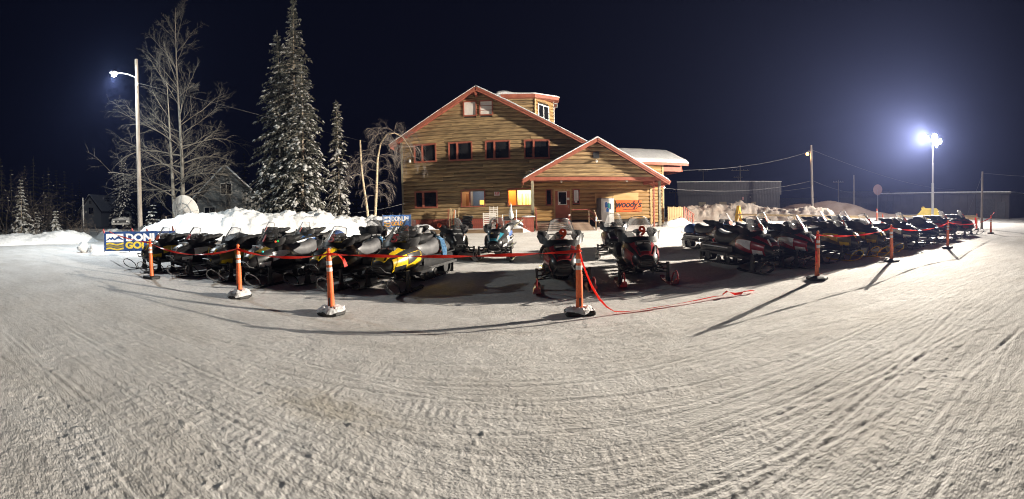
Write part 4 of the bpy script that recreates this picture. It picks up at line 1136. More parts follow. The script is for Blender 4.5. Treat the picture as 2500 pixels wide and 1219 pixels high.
def grow(tb, p, d, L, r, depth, rr, grav=0.0, kids=(5, 5, 4, 3), wob=0.16, up=0.0, seg=5, ratio=(0.35, 0.6), start=0.25, spread=(0.5, 1.1)):
    pts = [p.copy()]; dirs = [d.copy()]
    for i in range(seg):
        d = (d + Vector((rr.uniform(-wob, wob), rr.uniform(-wob, wob), rr.uniform(-wob, wob))) + Vector((0, 0, up - grav * (i + 1) / seg))).normalized()
        pts.append(pts[-1] + d * (L / seg)); dirs.append(d.copy())
    tb.cone(pts, [r * (1 - 0.75 * i / seg) for i in range(seg + 1)], 5 if r > 0.03 else 3)
    if depth >= len(kids): return
    for k in range(kids[depth]):
        u = start + (1 - start) * (k + rr.random()) / kids[depth]; i = min(seg - 1, int(u * seg)); f = u * seg - i
        q = pts[i].lerp(pts[i + 1], min(1, f)); ax = dirs[i].orthogonal().normalized()
        ax = Matrix.Rotation(rr.uniform(0, 6.283), 3, dirs[i]) @ ax
        nd = (Matrix.Rotation(rr.uniform(*spread), 3, ax) @ dirs[i]).normalized()
        grow(tb, q, nd, L * rr.uniform(*ratio) * (1.15 - 0.5 * u), max(0.0042, r * 0.43 * (1.1 - 0.6 * u)), depth + 1, rr, grav, kids, wob, up, max(3, seg - 1), ratio, start, spread)


def bare_tree(px, d, Hh, seed):
    rr = random.Random(seed); p = polar(px, d)
    t = thing('bare_tree', 'big leafless frosted tree with twin trunks beside the lamp pole', 'tree', (p.x, p.y, gz(p.x, p.y) - 0.1))
    tk = MB()
    s1 = [Vector((0.10 * math.sin(u * 6) - 0.1 * u, 0.05 * math.sin(u * 5), u * Hh)) for u in [k / 12 for k in range(13)]]
    tk.tube(s1, [0.20 * (1 - 0.94 * (k / 12) ** 0.8) for k in range(13)], 9)
    dx = Vector((p.y, -p.x, 0)).normalized()          # sideways as seen from the yard
    s2 = [dx * (-0.55 - 0.35 * u) + Vector((0, 0.1, u * Hh * 0.70)) for u in [k / 8 for k in range(9)]]
    tk.tube(s2, [0.17 * (1 - 0.9 * k / 8) for k in range(9)], 8)
    tk.build('trunk', M['frost_bark'], t, True)
    limbs = TB()
    for spine, H_, n in ((s1, Hh, 38), (s2, Hh * 0.70, 16)):
        for k in range(n):
            u = 0.17 + 0.80 * ((k + rr.random() * 0.7) / n)
            i = u * (len(spine) - 1); q = spine[int(i)].lerp(spine[min(int(i) + 1, len(spine) - 1)], i - int(i))
            az = rr.uniform(0, 6.283)
            el = 0.15 + 0.75 * u + rr.uniform(-0.2, 0.2)
            L = (4.6 * (1 - u) ** 0.75 + 0.75) * rr.uniform(0.6, 1.15)
            if abs(math.cos(az - math.atan2(dx.y, dx.x))) > 0.75: L *= 1.15
            dv_ = Vector((math.cos(az) * math.cos(el), math.sin(az) * math.cos(el), math.sin(el)))
            grow(limbs, q, dv_, L, 0.048 * (1 - u) + 0.013, 0, rr, 0.10 if u < 0.45 else 0.02, (8, 6, 4), 0.15, 0.03, 6, (0.30, 0.55), 0.2, (0.45, 1.0))
    for (h, az_, L) in ((6.0, 1.0, 4.9), (5.2, 1.0, 4.3), (6.6, -1.0, 4.9), (4.4, -1.0, 4.3), (5.4, -1.0, 4.2), (3.6, 1.0, 2.6), (3.2, -1.0, 3.2)):
        dv_ = (-dx * az_ + Vector((0, 0, 0.25))).normalized()
        grow(limbs, Vector((0, 0, h)), dv_, L, 0.055, 0, rr, 0.24, (11, 7, 4), 0.13, 0.02, 8, (0.25, 0.45), 0.2, (0.4, 0.95))
    limbs.build('crown', M['twig'], t)
    return t
bare_tree(445, 25.2, 16.2, 5)


def birches():
    rr = random.Random(17)
    # snapped stem
    p = polar(899, 23.2); t = thing('birch_tree', 'snapped pale birch stem with a broken top left of the lodge', 'tree', (p.x, p.y, gz(p.x, p.y)), 0, 'birches by the left corner of the lodge')
    dx = Vector((p.y, -p.x, 0)).normalized()
    tk = MB(); sp = [dx * (-0.42 * u + 0.05 * math.sin(u * 7)) + Vector((0, 0, 5.9 * u)) for u in [k / 8 for k in range(9)]]
    tk.tube(sp, [0.10 - 0.045 * k / 8 for k in range(9)], 8); tk.build('trunk', M['birch_bark'], t, True)
    cr = TB()
    for k in range(9):
        u = rr.uniform(0.35, 0.95); q = sp[int(u * 8)]; s_ = rr.choice((-1, -1, 1))
        grow(cr, q, (dx * s_ * rr.uniform(0.5, 1) + Vector((0, rr.uniform(-.5, .5), rr.uniform(0.0, 0.6)))).normalized(), rr.uniform(0.9, 1.7), 0.022, 0, rr, 0.55, (8, 6), 0.16, 0, 6, (0.4, 0.7), 0.15, (0.3, 0.9))
    cr.build('crown', M['birch_twig'], t)
    # arched stem
    p = polar(912, 23.0); t = thing('birch_tree', 'birch bent over in an arch, its drooping twigs touching the lodge eave', 'tree', (p.x, p.y, gz(p.x, p.y)), 0, 'birches by the left corner of the lodge')
    tk = MB(); arch = [(0, 0), (0.12, 1.6), (0.22, 3.2), (0.28, 4.6), (0.48, 5.6), (0.85, 6.2), (1.35, 6.32), (1.85, 6.05), (2.25, 5.45), (2.5, 4.8)]
    sp = [dx * a + Vector((0, 0.05 * k, z)) for k, (a, z) in enumerate(arch)]
    tk.tube(sp, [0.095, 0.09, 0.08, 0.068, 0.055, 0.043, 0.034, 0.025, 0.016, 0.008], 8); tk.build('trunk', M['birch_bark'], t, True)
    cr = TB()
    for k in range(34):
        i = rr.randint(2, 9); q = sp[i] + Vector((0, 0, rr.uniform(-0.3, 0.3) if i < 4 else 0))
        s_ = rr.uniform(-0.9, 1.0)
        grow(cr, q, (dx * s_ + Vector((0, rr.uniform(-.6, .6), rr.uniform(-0.1, 0.7)))).normalized(), rr.uniform(0.7, 1.5), 0.018, 0, rr, 0.75, (8, 6), 0.15, 0, 6, (0.45, 0.8), 0.1, (0.25, 0.8))
    for (a, z, L) in ((0.25, 3.9, 1.3), (0.2, 3.0, 1.2), (0.3, 4.8, 1.5), (0.18, 2.3, 1.0)):
        for s_ in (-1, 1):
            grow(cr, dx * a + Vector((0, 0.1, z)), (dx * s_ + Vector((0, 0, 0.55))).normalized(), L, 0.025, 0, rr, 0.6, (9, 6), 0.12, 0, 7, (0.4, 0.7), 0.15, (0.3, 0.8))
    cr.build('crown', M['birch_twig'], t)
birches()


def shrub(px, d, h, spread, n, seed, label, mat=None, grav=0.35, cat='shrub', group='bare brush along the snow bank'):
    rr = random.Random(seed); p = polar(px, d); t = thing('bare_shrub', label, cat, (p.x, p.y, gz(p.x, p.y) - 0.05), 0, group)
    tb = TB()
    for k in range(n):
        a = rr.uniform(0, 6.283); q = Vector((math.cos(a), math.sin(a), 0)) * rr.uniform(0, spread * 0.5)
        grow(tb, q, Vector((rr.uniform(-.6, .6), rr.uniform(-.6, .6), 1)).normalized(), h * rr.uniform(0.5, 1.1), 0.02, 0, rr, grav, (6, 4, 2), 0.18, 0.05, 6, (0.35, 0.6), 0.2, (0.4, 1.0))
    tb.build('stems', mat or M['brush'], t)
shrub(530, 24.5, 3.2, 2.2, 13, 1, 'tangled arching brush in front of the clapboard house', M['twig'], 0.4)
shrub(580, 24.0, 2.2, 2.0, 9, 2, 'low dark brush left of the spruce cluster')
shrub(490, 24.8, 2.4, 1.2, 8, 3, 'frosted brush right of the white satellite dish', M['twig'])
shrub(400, 25.0, 2.2, 1.4, 7, 4, 'thin brush between the lamp pole and the white dish')
shrub(185, 32, 2.4, 2.4, 10, 5, 'dim brush left of the white gable house')
shrub(225, 32, 1.5, 2.2, 8, 6, 'low brush below the white gable house')
shrub(100, 32, 5.0, 3.0, 9, 7, 'tall bare brush with bowed stems behind the far left spruce', None, 0.3)
shrub(15, 31, 5.6, 1.6, 6, 8, 'tall bare stems at the left picture edge', None, 0.08)
shrub(790, 24.6, 1.4, 1.6, 8, 9, 'dark brush under the narrow lone spruce')
shrub(700, 23.4, 1.2, 2.0, 10, 10, 'dead lower twigs at the foot of the spruce cluster')
shrub(955, 24.0, 1.6, 1.6, 6, 11, 'thin twigs at the left corner of the lodge')
shrub(345, 24.5, 1.6, 1.4, 6, 12, 'brush round the foot of the lamp pole')
shrub(556, 26.5, 3.6, 3.0, 12, 13, 'tall tangled brush hiding the middle of the clapboard house', M['twig'], 0.42)
shrub(600, 26.0, 3.0, 2.0, 9, 14, 'arching brush before the right end of the clapboard house', M['brush'], 0.45)

# ================================================================== far things on the left
def wood_pole(name, px, d, h, r, label, cat='pole', group=None, lean=(0, 0), mat=None, base=None):
    p = polar(px, d); t = thing(name, label, cat, (p.x, p.y, gz(p.x, p.y) - 0.1), 0, group)
    b = MB(); b.tube([(lean[0] * k / 6, lean[1] * k / 6, h * k / 6) for k in range(7)], [r * (1 - 0.35 * k / 6) for k in range(7)], 12); b.build('pole', mat or M['pole'], t, True)
    return t

# street lamp with its wooden pole
sl = wood_pole('street_lamp', 342, 22.0, 11.3, 0.15, 'tall wooden pole with a glowing street lamp, in front of the bare tree', 'street lamp')
pb_ = Vector(sl.location); tip = STREET - pb_
b = MB(); b.tube([(0, 0, 10.2), (tip.x * 0.4, tip.y * 0.4, 10.34), (tip.x * 0.85, tip.y * 0.85, tip.z + 0.14)], 0.035, 8); b.build('arm', M['grey'], sl, True)
b = MB(); b.ell((0, 0, 0), (0.30, 0.16, 0.09), 14, 8); hd = b.build('lamp_head', M['grey'], sl, True, tuple(tip + Vector((0, 0, 0.10))), (0, 0, math.atan2(tip.y, tip.x)))
b = MB(); b.ell((0, 0, 0), (0.22, 0.15, 0.13), 14, 8); b.build('lens', emit('street_lamp_glow', (0.93, 1.0, 0.95), 60), sl, True, tuple(tip))
b = MB(); b.tube([(0.1, -0.12, 9.3), (0.12, -0.16, 9.5), (0.1, -0.12, 9.7)], 0.03, 6); b.box(-0.16, -0.03, 9.75, 0.16, 0.03, 9.83); b.build('bracket', M['grey'], sl)

# satellite dish seen from behind
p = polar(448, 22.9)
t = thing('satellite_dish', 'large white satellite dish turned sideways behind the snow bank', 'satellite dish', (p.x, p.y, gz(p.x, p.y)), R(-25))
n = 28; prof = [(1.02 * k / 7, 0.26 * (k / 7) ** 2) for k in range(8)]
b = MB(); vs = []; fs = []
for (r_, z_) in prof:
    for k in range(n): vs.append((r_ * math.cos(6.2832 * k / n), r_ * math.sin(6.2832 * k / n), z_))
for i in range(7):
    for k in range(n): fs.append((i * n + k, i * n + (k + 1) % n, (i + 1) * n + (k + 1) % n, (i + 1) * n + k))
m0 = len(vs); vs += [(x_, y_, z_ - 0.03) for (x_, y_, z_) in vs]; fs += [tuple(m0 + i for i in f[::-1]) for f in fs]
for k in range(n): fs.append((7 * n + k, 7 * n + (k + 1) % n, m0 + 7 * n + (k + 1) % n, m0 + 7 * n + k))
b.add(vs, fs); MT = Matrix.Translation((0, 0, 2.0)) @ Matrix.Rotation(R(38), 4, 'Z') @ Matrix.Rotation(R(-72), 4, 'X')
b.v = [tuple(MT @ Vector(v)) for v in b.v]; b.build('reflector', M['white_panel'], t, True)
b = MB()
for k in range(8):
    a = 6.2832 * k / 8; b.tube([MT @ Vector((0.25 * math.cos(a), 0.25 * math.sin(a), -0.10)), MT @ Vector((0.97 * math.cos(a), 0.97 * math.sin(a), 0.20))], 0.02, 5)
for k in range(8):
    a, c = 6.2832 * k / 8, 6.2832 * (k + 1) / 8; b.tube([MT @ Vector((0.6 * math.cos(a), 0.6 * math.sin(a), 0.03)), MT @ Vector((0.6 * math.cos(c), 0.6 * math.sin(c), 0.03))], 0.018, 5)
b.build('ribs', M['grey'], t)
b = MB(); b.tube([(0, 0.12, 0), (0, 0.12, 2.0)], 0.07, 10); b.build('mast', M['grey'], t, True)
b = MB(); b.box(-0.14, -0.02, 1.8, 0.14, 0.24, 2.14); b.build('mount', M['dark_metal'], t)
for px_, h_, lb in ((405, 1.75, 'thin grey stake left of the white satellite dish'), (470, 1.95, 'thin grey stake right of the white satellite dish')):
    p = polar(px_, 23.0); b = MB(); b.box(-0.03, -0.03, 0, 0.03, 0.03, h_); tag(b.build('stake', M['pole'], None, loc=(p.x, p.y, gz(p.x, p.y))), lb, 'stake')

# clapboard house behind the brush
def house(px, d, w, l, wall_h, ridge_h, label, rz, wall_m, roof_m, clap=True, win=()):
    p = polar(px, d); t = thing('house', label, 'house', (p.x, p.y, gz(p.x, p.y)), rz)
    b = MB(); b.prism([(-w / 2, 0), (w / 2, 0), (w / 2, wall_h), (0, ridge_h), (-w / 2, wall_h)], 'y', 0, l); b.build('wall', wall_m, t)
    if clap:
        k = 0; z = 0.3
        while z < ridge_h - 0.15:
            hw = w / 2 if z < wall_h else w / 2 * (ridge_h - z) / (ridge_h - wall_h)
            c = MB(); c.prism([(-0.035, 0.0), (-0.004, 0.19), (-0.004, 0.0)], 'x', -hw + 0.02, hw - 0.02); o = c.build('clapboard', wall_m, t); o.location = (0, 0, z); z += 0.2
    for s in (-1, 1):
        b = MB(); slab(b, s * (w / 2 + 0.35), wall_h - 0.35 * (ridge_h - wall_h) / (w / 2), 0, ridge_h, -0.35, l + 0.3, 0.10); b.build('roof', roof_m, t)
        b = MB(); slab(b, s * (w / 2 + 0.33), wall_h - 0.35 * (ridge_h - wall_h) / (w / 2) + 0.11, 0, ridge_h + 0.11, -0.33, l + 0.3, 0.16); b.build('roof_snow', M['snow'], t)
        b = MB(); slab(b, s * (w / 2 + 0.36), wall_h - 0.36 * (ridge_h - wall_h) / (w / 2) - 0.10, 0, ridge_h - 0.10, -0.40, -0.355, 0.18); b.build('rake_board', roof_m, t)
    for (x0, x1, z0, z1) in win:
        f = MB(); frame(f, x0, x1, z0, z1, 0.08, -0.08, 0.0); o = f.build('window', M['white_panel'], t)
        b = MB(); b.box(x0 + .001, -0.05, z0 + .001, x1 - .001, -0.045, z1 - .001); b.build('pane', M['dark_glass'], o)
        b = MB(); b.box((x0 + x1) / 2 - 0.03, -0.075, z0 + .002, (x0 + x1) / 2 + 0.03, -0.052, z1 - .002); b.build('mullion', M['white_panel'], o)
    return t
m_cl = pm('grey_white_clapboard', (0.20, 0.196, 0.185), (0.27, 0.264, 0.25), rough=0.7, scale=2)
m_rf = pm('dark_shingle_roof', (0.07, 0.065, 0.06), (0.12, 0.11, 0.10), rough=0.9, scale=5)
house(553, 32, 5.2, 8, 3.1, 5.6, 'pale clapboard house with a snowy gable behind bare brush', R(36), m_cl, m_rf, True, ((-0.4, 0.5, 3.3, 4.2), (-1.9, -1.0, 1.0, 2.2)))
house(222, 58, 3.9, 7, 2.6, 4.9, 'small distant white gable house at the dark forest edge', R(30), pm('white_siding', (0.62, 0.61, 0.60), rough=0.7), m_rf, False, ((-0.35, 0.55, 2.0, 3.0), (-0.2, 0.2, 3.6, 4.1)))
p = polar(204, 48); b = MB(); b.tube([(0, 0, 0), (-0.1, 0, 4.0)], 0.09, 8); tag(b.build('white_pole', M['white'], None, True, (p.x, p.y, gz(p.x, p.y))), 'thin white pole in front of the small distant gable house', 'pole')

# snowed-in pickup
p = polar(302, 41); t = thing('parked_truck', 'snow-covered pickup truck seen from the front on the dark lane', 'truck', (p.x, p.y, gz(p.x, p.y)), R(52))
m_tr = pm('grey_truck_paint', (0.30, 0.31, 0.32), (0.36, 0.37, 0.38), rough=0.4, scale=2)
b = MB(); b.loft([[(x_, y_, z_) for x_, z_ in ((-0.95, 0.55), (0.95, 0.55), (0.98, 0.8), (0.92, h_), (-0.92, h_), (-0.98, 0.8))] for y_, h_ in ((-2.3, 1.0), (-2.2, 1.12), (-0.9, 1.18), (2.6, 1.15))]); b.build('body', m_tr, t, True)
b = MB(); b.loft([[(s_ * w_, y_, z_) for s_, w_, z_ in ((-1, 0.88, 1.17), (1, 0.88, 1.17), (1, 0.72, z2), (-1, 0.72, z2))] for y_, z2 in ((-0.85, 1.25), (-0.25, 1.82), (0.9, 1.84), (1.1, 1.25))]); b.build('cab', m_tr, t, True)
b = MB(); b.add([(-0.74, -0.82, 1.24), (0.74, -0.82, 1.24), (0.62, -0.30, 1.76), (-0.62, -0.30, 1.76)], [(0, 1, 2, 3)]); b.v = [(x_, y_ - 0.02, z_ + 0.02) for x_, y_, z_ in b.v]; b.build('windscreen', M['dark_glass'], t)
b = MB(); b.box(-0.82, -2.36, 0.72, 0.82, -2.31, 0.98); b.build('grille', M['dark_metal'], t)
for s in (-1, 1):
    b = MB(); b.box(s * 0.72 - 0.12, -2.38, 0.76, s * 0.72 + 0.12, -2.365, 0.94); b.build('headlight', M['white'], t)
    for y_ in (-1.45, 1.6):
        b = MB(); b.tube([(s * 0.72, y_, 0.38), (s * 0.96, y_, 0.38)], 0.38, 18); b.build('wheel', M['rubber'], t, True)
b = MB(); b.bbox(-0.95, -2.45, 0.5, 0.95, -2.35, 0.68, 0.03); b.build('bumper', M['grey'], t)
b = MB(); b.ell((0, -1.5, 1.17), (0.93, 0.75, 0.14), 16, 6); b.ell((0, 0.35, 1.84), (0.74, 0.68, 0.13), 16, 6); b.build('snow_cover', M['snow'], t, True)

# ================================================================== right: buildings, poles, wires
p0 = polar(1657, 45); p1 = polar(1905, 46)
wv = (p1 - p0); Lw = wv.length; rz = math.atan2(wv.y, wv.x)
mb_ = thing('metal_building', 'long low dark grey corrugated metal building behind the ploughed snow bank', 'building', (p0.x, p0.y, gz(p0.x, p0.y)), rz)
m_cg = pm('grey_corrugated_steel', (0.072, 0.071, 0.078), (0.088, 0.087, 0.095), rough=0.5, scale=0.6, metal=0.1)
def corrugated(mb, x0, x1, z0, z1, y, pitch=0.36, dep=0.006):
    pts = []; x = x0
    while x < x1 - 0.01:
        for fx, fy in ((0, 0), (0.35, 0), (0.5, -dep), (0.85, -dep)):
            if x + fx * pitch <= x1: pts.append((x + fx * pitch, y + fy))
        x += pitch
    pts.append((x1, y))
    n = len(pts); vs = [(a, b_, z0) for a, b_ in pts] + [(a, b_, z1) for a, b_ in pts]
    mb.add(vs, [(i, i + 1, n + i + 1, n + i) for i in range(n - 1)])
b = MB(); corrugated(b, 0, Lw - 0.05, 0, 2.75, -0.02); b.box(0, 0.05, 0, Lw - 0.05, 9, 2.7); b.build('wall', m_cg, mb_)
b = MB(); corrugated(b, -0.1, Lw + 0.1, 2.62, 4.20, -0.22); b.box(-0.1, -0.16, 2.64, Lw + 0.1, 9.2, 4.18); b.build('parapet', m_cg, mb_)
b = MB(); b.box(-0.15, -0.32, 4.20, Lw + 0.15, 9.3, 4.30); b.build('roof_edge', M['snow'], mb_)
for a in (2.45, 4.95):
    o = None
    for k in range(2):
        b = MB(); b.box(a + k * 0.46, -0.12, 0.3, a + 0.44 + k * 0.46, -0.075, 1.78); b.build('hatch', pm('beige_steel', (0.26, 0.22, 0.15), rough=0.6) if k == 0 and a < 3 else bpy.data.materials['beige_steel'], mb_)
b = MB(); b.box(8.9, -0.12, 0.1, 9.45, -0.075, 1.75); dd = b.build('door', bpy.data.materials['beige_steel'], mb_)
b = MB(); b.box(9.05, -0.135, 1.1, 9.2, -0.121, 1.6); b.build('notice', M['white'], dd)
b = MB(); b.box(7.75, -0.10, 2.0, 7.98, -0.075, 2.36); b.build('sign_plate', pm('pink_plate', (0.5, 0.26, 0.25), rough=0.6), mb_)
b = MB(); b.lathe([(0.09, 0), (0.05, 0.12)], 8, (8.75, -0.15, 2.3)); b.build('wall_light', M['white_panel'], mb_)
# vehicles parked in the gap beside it
for k, (px_, d_, lb) in enumerate(((1632, 44, 'dark parked car in the gap left of the metal building, nearer the lodge'), (1648, 47, 'dark parked car against the left end of the metal building'))):
    p = polar(px_, d_); t = thing('parked_car', lb, 'car', (p.x, p.y, gz(p.x, p.y)), R(20), 'dark cars beside the metal building')
    mcar = M['dark_metal']
    b = MB(); b.loft([[(x_, y_, z_) for x_, z_ in ((-0.85, 0.35), (0.85, 0.35), (0.88, 0.7), (0.8, h_), (-0.8, h_), (-0.88, 0.7))] for y_, h_ in ((-2.1, 0.7), (-1.9, 0.9), (-0.8, 1.0), (1.6, 1.02), (2.0, 0.9))]); b.build('body', mcar, t, True)
    b = MB(); b.loft([[(s_ * w_, y_, z_) for s_, w_, z_ in ((-1, 0.8, 0.98), (1, 0.8, 0.98), (1, 0.62, z2), (-1, 0.62, z2))] for y_, z2 in ((-0.9, 1.02), (-0.2, 1.5), (1.0, 1.52), (1.6, 1.05))]); b.build('cabin', M['dark_glass'], t, True)
    for s in (-1, 1):
        for y_ in (-1.3, 1.3):
            b = MB(); b.tube([(s * 0.62, y_, 0.32), (s * 0.86, y_, 0.32)], 0.32, 14); b.build('wheel', M['rubber'], t, True)

# long dark warehouse at the right edge
p0 = polar(2152, 56); p1 = polar(2464, 46); wv = p1 - p0; Lw2 = wv.length; rz = math.atan2(wv.y, wv.x)
wh = thing('warehouse', 'long low unlit warehouse with a snowy roof edge behind the light tower', 'building', (p0.x, p0.y, 0), rz)
m_wh = pm('dim_warehouse_wall', (0.06, 0.053, 0.05), (0.085, 0.078, 0.072), rough=0.8, scale=0.5)
b = MB(); b.box(0, 0, 0, Lw2, 10, 3.1); b.build('wall', m_wh, wh)
for k in range(int(Lw2 / 1.2)):
    b = MB(); b.box(k * 1.2 + 0.02, -0.05, 0, k * 1.2 + 1.16, -0.001, 3.05); b.build('panel', m_wh, wh)
b = MB(); b.box(-0.4, -0.7, 3.11, Lw2 + 0.4, 10.3, 3.28); b.build('roof', m_rf, wh)
b = MB(); b.box(-0.42, -0.72, 3.285, Lw2 + 0.42, 10.3, 3.42); b.build('roof_snow', M['snow'], wh)
for (a, w_, h_) in ((1.0, 1.2, 2.2), (0.1, 0.7, 2.2), (Lw2 - 4.5, 2.6, 2.5), (Lw2 - 1.6, 1.1, 2.1)):
    b = MB(); b.box(a, -0.09, 0.05, a + w_, -0.051, h_); b.build('door', M['dark_metal'], wh)
# dark forest and a lower building behind the yard on the far right
for (px_, d_, w_, h_, lb) in ((2110, 66, 9.0, 3.6, 'dim low shed behind the brown satellite dish'), (1945, 75, 8.0, 2.6, 'dim low shed behind the lamp pole on the right')):
    p = polar(px_, d_); t = thing('shed', lb, 'building', (p.x, p.y, 0), -math.atan2(p.x, p.y))
    b = MB(); b.box(-w_ / 2, 0, 0, w_ / 2, 6, h_ - 0.6); b.build('wall', m_wh, t)
    b = MB(); b.prism([(-0.4, h_ - 0.6), (6.4, h_ - 0.6), (3, h_ + 0.6)], 'x', -w_ / 2 - 0.3, w_ / 2 + 0.3); b.build('roof', m_rf, t)
    b = MB(); b.box(-0.6, -0.05, 0, 0.5, -0.001, 2.0); b.build('door', M['dark_metal'], t)
p = polar(2143, 50); t = thing('satellite_dish', 'round brown satellite dish on the left end of the warehouse', 'satellite dish', (p.x, p.y, 0), -math.atan2(p.x, p.y))
b = MB(); n = 24; vs = []; fs = []
for (r_, y_) in ((0, 0.16), (0.3, 0.13), (0.55, 0.06), (0.72, 0.0)):
    for k in range(n): vs.append((r_ * 0.86 * math.cos(6.2832 * k / n), y_, 3.72 + r_ * math.sin(6.2832 * k / n)))
for i in range(3):
    for k in range(n): fs.append((i * n + k, i * n + (k + 1) % n, (i + 1) * n + (k + 1) % n, (i + 1) * n + k))
m0 = len(vs); vs += [(x_, y_ + 0.03, z_) for x_, y_, z_ in vs]; fs += [tuple(m0 + i for i in f[::-1]) for f in fs]
for k in range(n): fs.append((3 * n + k, 3 * n + (k + 1) % n, m0 + 3 * n + (k + 1) % n, m0 + 3 * n + k))
b.add(vs, fs); b.build('reflector', pm('brown_dish', (0.34, 0.20, 0.17), rough=0.6), t, True)
b = MB(); b.tube([(0, 0.22, 2.2), (0, 0.22, 3.7)], 0.05, 8); b.tube([(0, -0.02, 3.1), (0, -0.45, 3.7)], 0.02, 6); b.tube([(0, 0.22, 0), (0, 0.22, 2.2)], 0.06, 8); b.build('mast', M['grey'], t, True)

# poles
yl = wood_pole('lamp_pole', 1984, 39, 7.7, 0.16, 'wooden pole with a small amber lamp above the brownish snow pile', 'lamp pole', None, (-0.15, 0))
hd_ = Vector((-0.40, 0.0, 6.75))
dxr = Vector((yl.location.y, -yl.location.x, 0)).normalized()
b = MB(); b.tube([Vector((-0.14, 0, 7.0)), -dxr * 0.3 + Vector((-0.1, 0, 7.12)), -dxr * 0.45 + Vector((-0.1, 0, 6.95))], 0.025, 6); b.build('arm', M['grey'], yl, True)
b = MB(); b.ell(tuple(-dxr * 0.45 + Vector((-0.1, 0, 6.78))), (0.17, 0.17, 0.17), 14, 8); b.build('lens', emit('amber_lamp_glow', (1.0, 0.50, 0.13), 9), yl, True)
lamp('amber_light', 'POINT', Vector(yl.location) - dxr * 0.45 + Vector((-0.1, -0.05, 6.5)), 110, (1.0, 0.55, 0.2), 0.1)
for (px_, d_, h_, r_, lb, arm) in ((1718, 66, 8.0, 0.13, 'distant utility pole with a transformer left of the twin poles', 1), (1808, 62, 8.2, 0.14, 'taller of the twin distant poles, with a wide crossarm', 2), (1803, 74, 7.4, 0.13, 'shorter of the twin distant poles', 1), (2085, 48, 5.3, 0.10, 'thin distant pole between the brown pile and the dish', 0), (2047, 62, 5.6, 0.1, 'far thin pole above the brown snow pile', 1), (1650, 50, 3.6, 0.08, 'short pole with a crossbar left of the metal building', 1)):
    t = wood_pole('utility_pole', px_, d_, h_, r_, lb, 'utility pole', 'distant utility poles on the right')
    dx_ = Vector((t.location.y, -t.location.x, 0)).normalized()
    if arm:
        zz = h_ - (0.9 if arm == 2 else 0.35); L = 1.5 if arm == 2 else 0.9
        b = MB(); b.tube([dx_ * -L + Vector((0, 0, zz)), dx_ * L + Vector((0, 0, zz))], 0.07, 6); b.build('crossarm', M['pole'], t)
        for s in (-0.85, -0.4, 0.4, 0.85):
            b = MB(); c = dx_ * L * s; b.lathe([(0.03, 0), (0.06, 0.05), (0.04, 0.14)], 6, (c.x, c.y, zz + 0.06)); b.build('insulator', M['grey'], t)
    if px_ in (1718, 1803):
        c = dx_ * -0.55; b = MB(); b.lathe([(0.2, 0), (0.22, 0.06), (0.22, 0.6), (0.12, 0.68)], 12, (c.x, c.y, h_ - 3.0)); b.build('transformer', M['grey'], t, True)
rp = wood_pole('guyed_pole', 2397, 25.6, 4.1, 0.10, 'short wooden pole with a guy wire at the right end of the rails', 'pole', None, (0.12, 0))
def wire(a, b_, sag, r, label, group='overhead wires on the right'):
    a, b_ = Vector(a), Vector(b_); n = 18
    pts = [a.lerp(b_, k / n) - Vector((0, 0, 4 * sag * (k / n) * (1 - k / n))) for k in range(n + 1)]
    m = MB(); c = a.copy(); m.tube([q - c for q in pts], r * 0.6, 5); tag(m.build('power_line', M['wire'], None, True, tuple(c)), label, 'wire', group)
yp = Vector(yl.location)
q = polar(1625, 40)
wire(yp + Vector((-0.1, 0, 7.1)), (13.6, 27, 4.6), 0.55, 0.022, 'highest wire from the amber lamp pole to the lodge eave')
wire(yp + Vector((0, 0, 4.0)), (11.4, 26.4, 3.1), 0.65, 0.022, 'sagging middle wire from the amber lamp pole towards the lodge')
wire(yp + Vector((0, 0, 3.3)), polar(1660, 43) + Vector((0, 0, 3.3)), 0.5, 0.02, 'lowest wire crossing the front of the metal building')
wire(yp + Vector((0, 0, 7.2)), polar(2330, 70) + Vector((0, 0, 4.6)), 1.0, 0.022, 'high wire from the amber lamp pole to the right')
wire(yp + Vector((0, 0, 4.0)), polar(2085, 48) + Vector((0, 0, 3.2)), 0.2, 0.022, 'short wire from the amber lamp pole to the thin distant pole')
wire(Vector(rp.location) + Vector((0.1, 0, 4.0)), polar(2600, 26) + Vector((0, 0, 3.7)), 0.1, 0.018, 'wire running right from the short guyed pole')
wire(Vector(rp.location) + Vector((0.1, 0, 3.9)), polar(2362, 25.2) + Vector((0, 0, 1.0)), 0.0, 0.015, 'slanting guy wire of the short pole')
wire(Vector(sl.location) + Vector((0, 0, 9.9)), (-7.9, 25.5, 6.2), 0.5, 0.008, 'thin wire from the street lamp pole past the spruces to the lodge', 'overhead wires on the left')
wire(polar(1010, 25) + Vector((0, 0, 2.4)), polar(760, 23.5) + Vector((0, 0, 1.75)), 0.35, 0.018, 'low slack line between the spruces and the lodge corner', 'overhead wires on the left')
# two faint far lamps
for (px_, d_, z_, col, s, lb) in ((1623, 36, 3.5, (0.8, 1.0, 0.75), 7, 'tiny greenish-white lamp at the right corner of the lodge'), (2014, 58, 2.1, (0.8, 0.95, 1.0), 7, 'tiny white lamp on a short post above the brown snow pile')):
    p = polar(px_, d_); t = thing('small_lamp', lb, 'lamp', (p.x, p.y, 0))
    b = MB(); b.ell((0, 0, z_), (0.09, 0.09, 0.09), 10, 6); b.build('lens', emit('small_lamp_glow', col, s), t, True)
    b = MB(); b.tube([(0.0, 0.1, 0), (0, 0.1, z_ + 0.05), (0, 0, z_ + 0.11)], 0.03, 6); b.build('post', M['grey'], t)

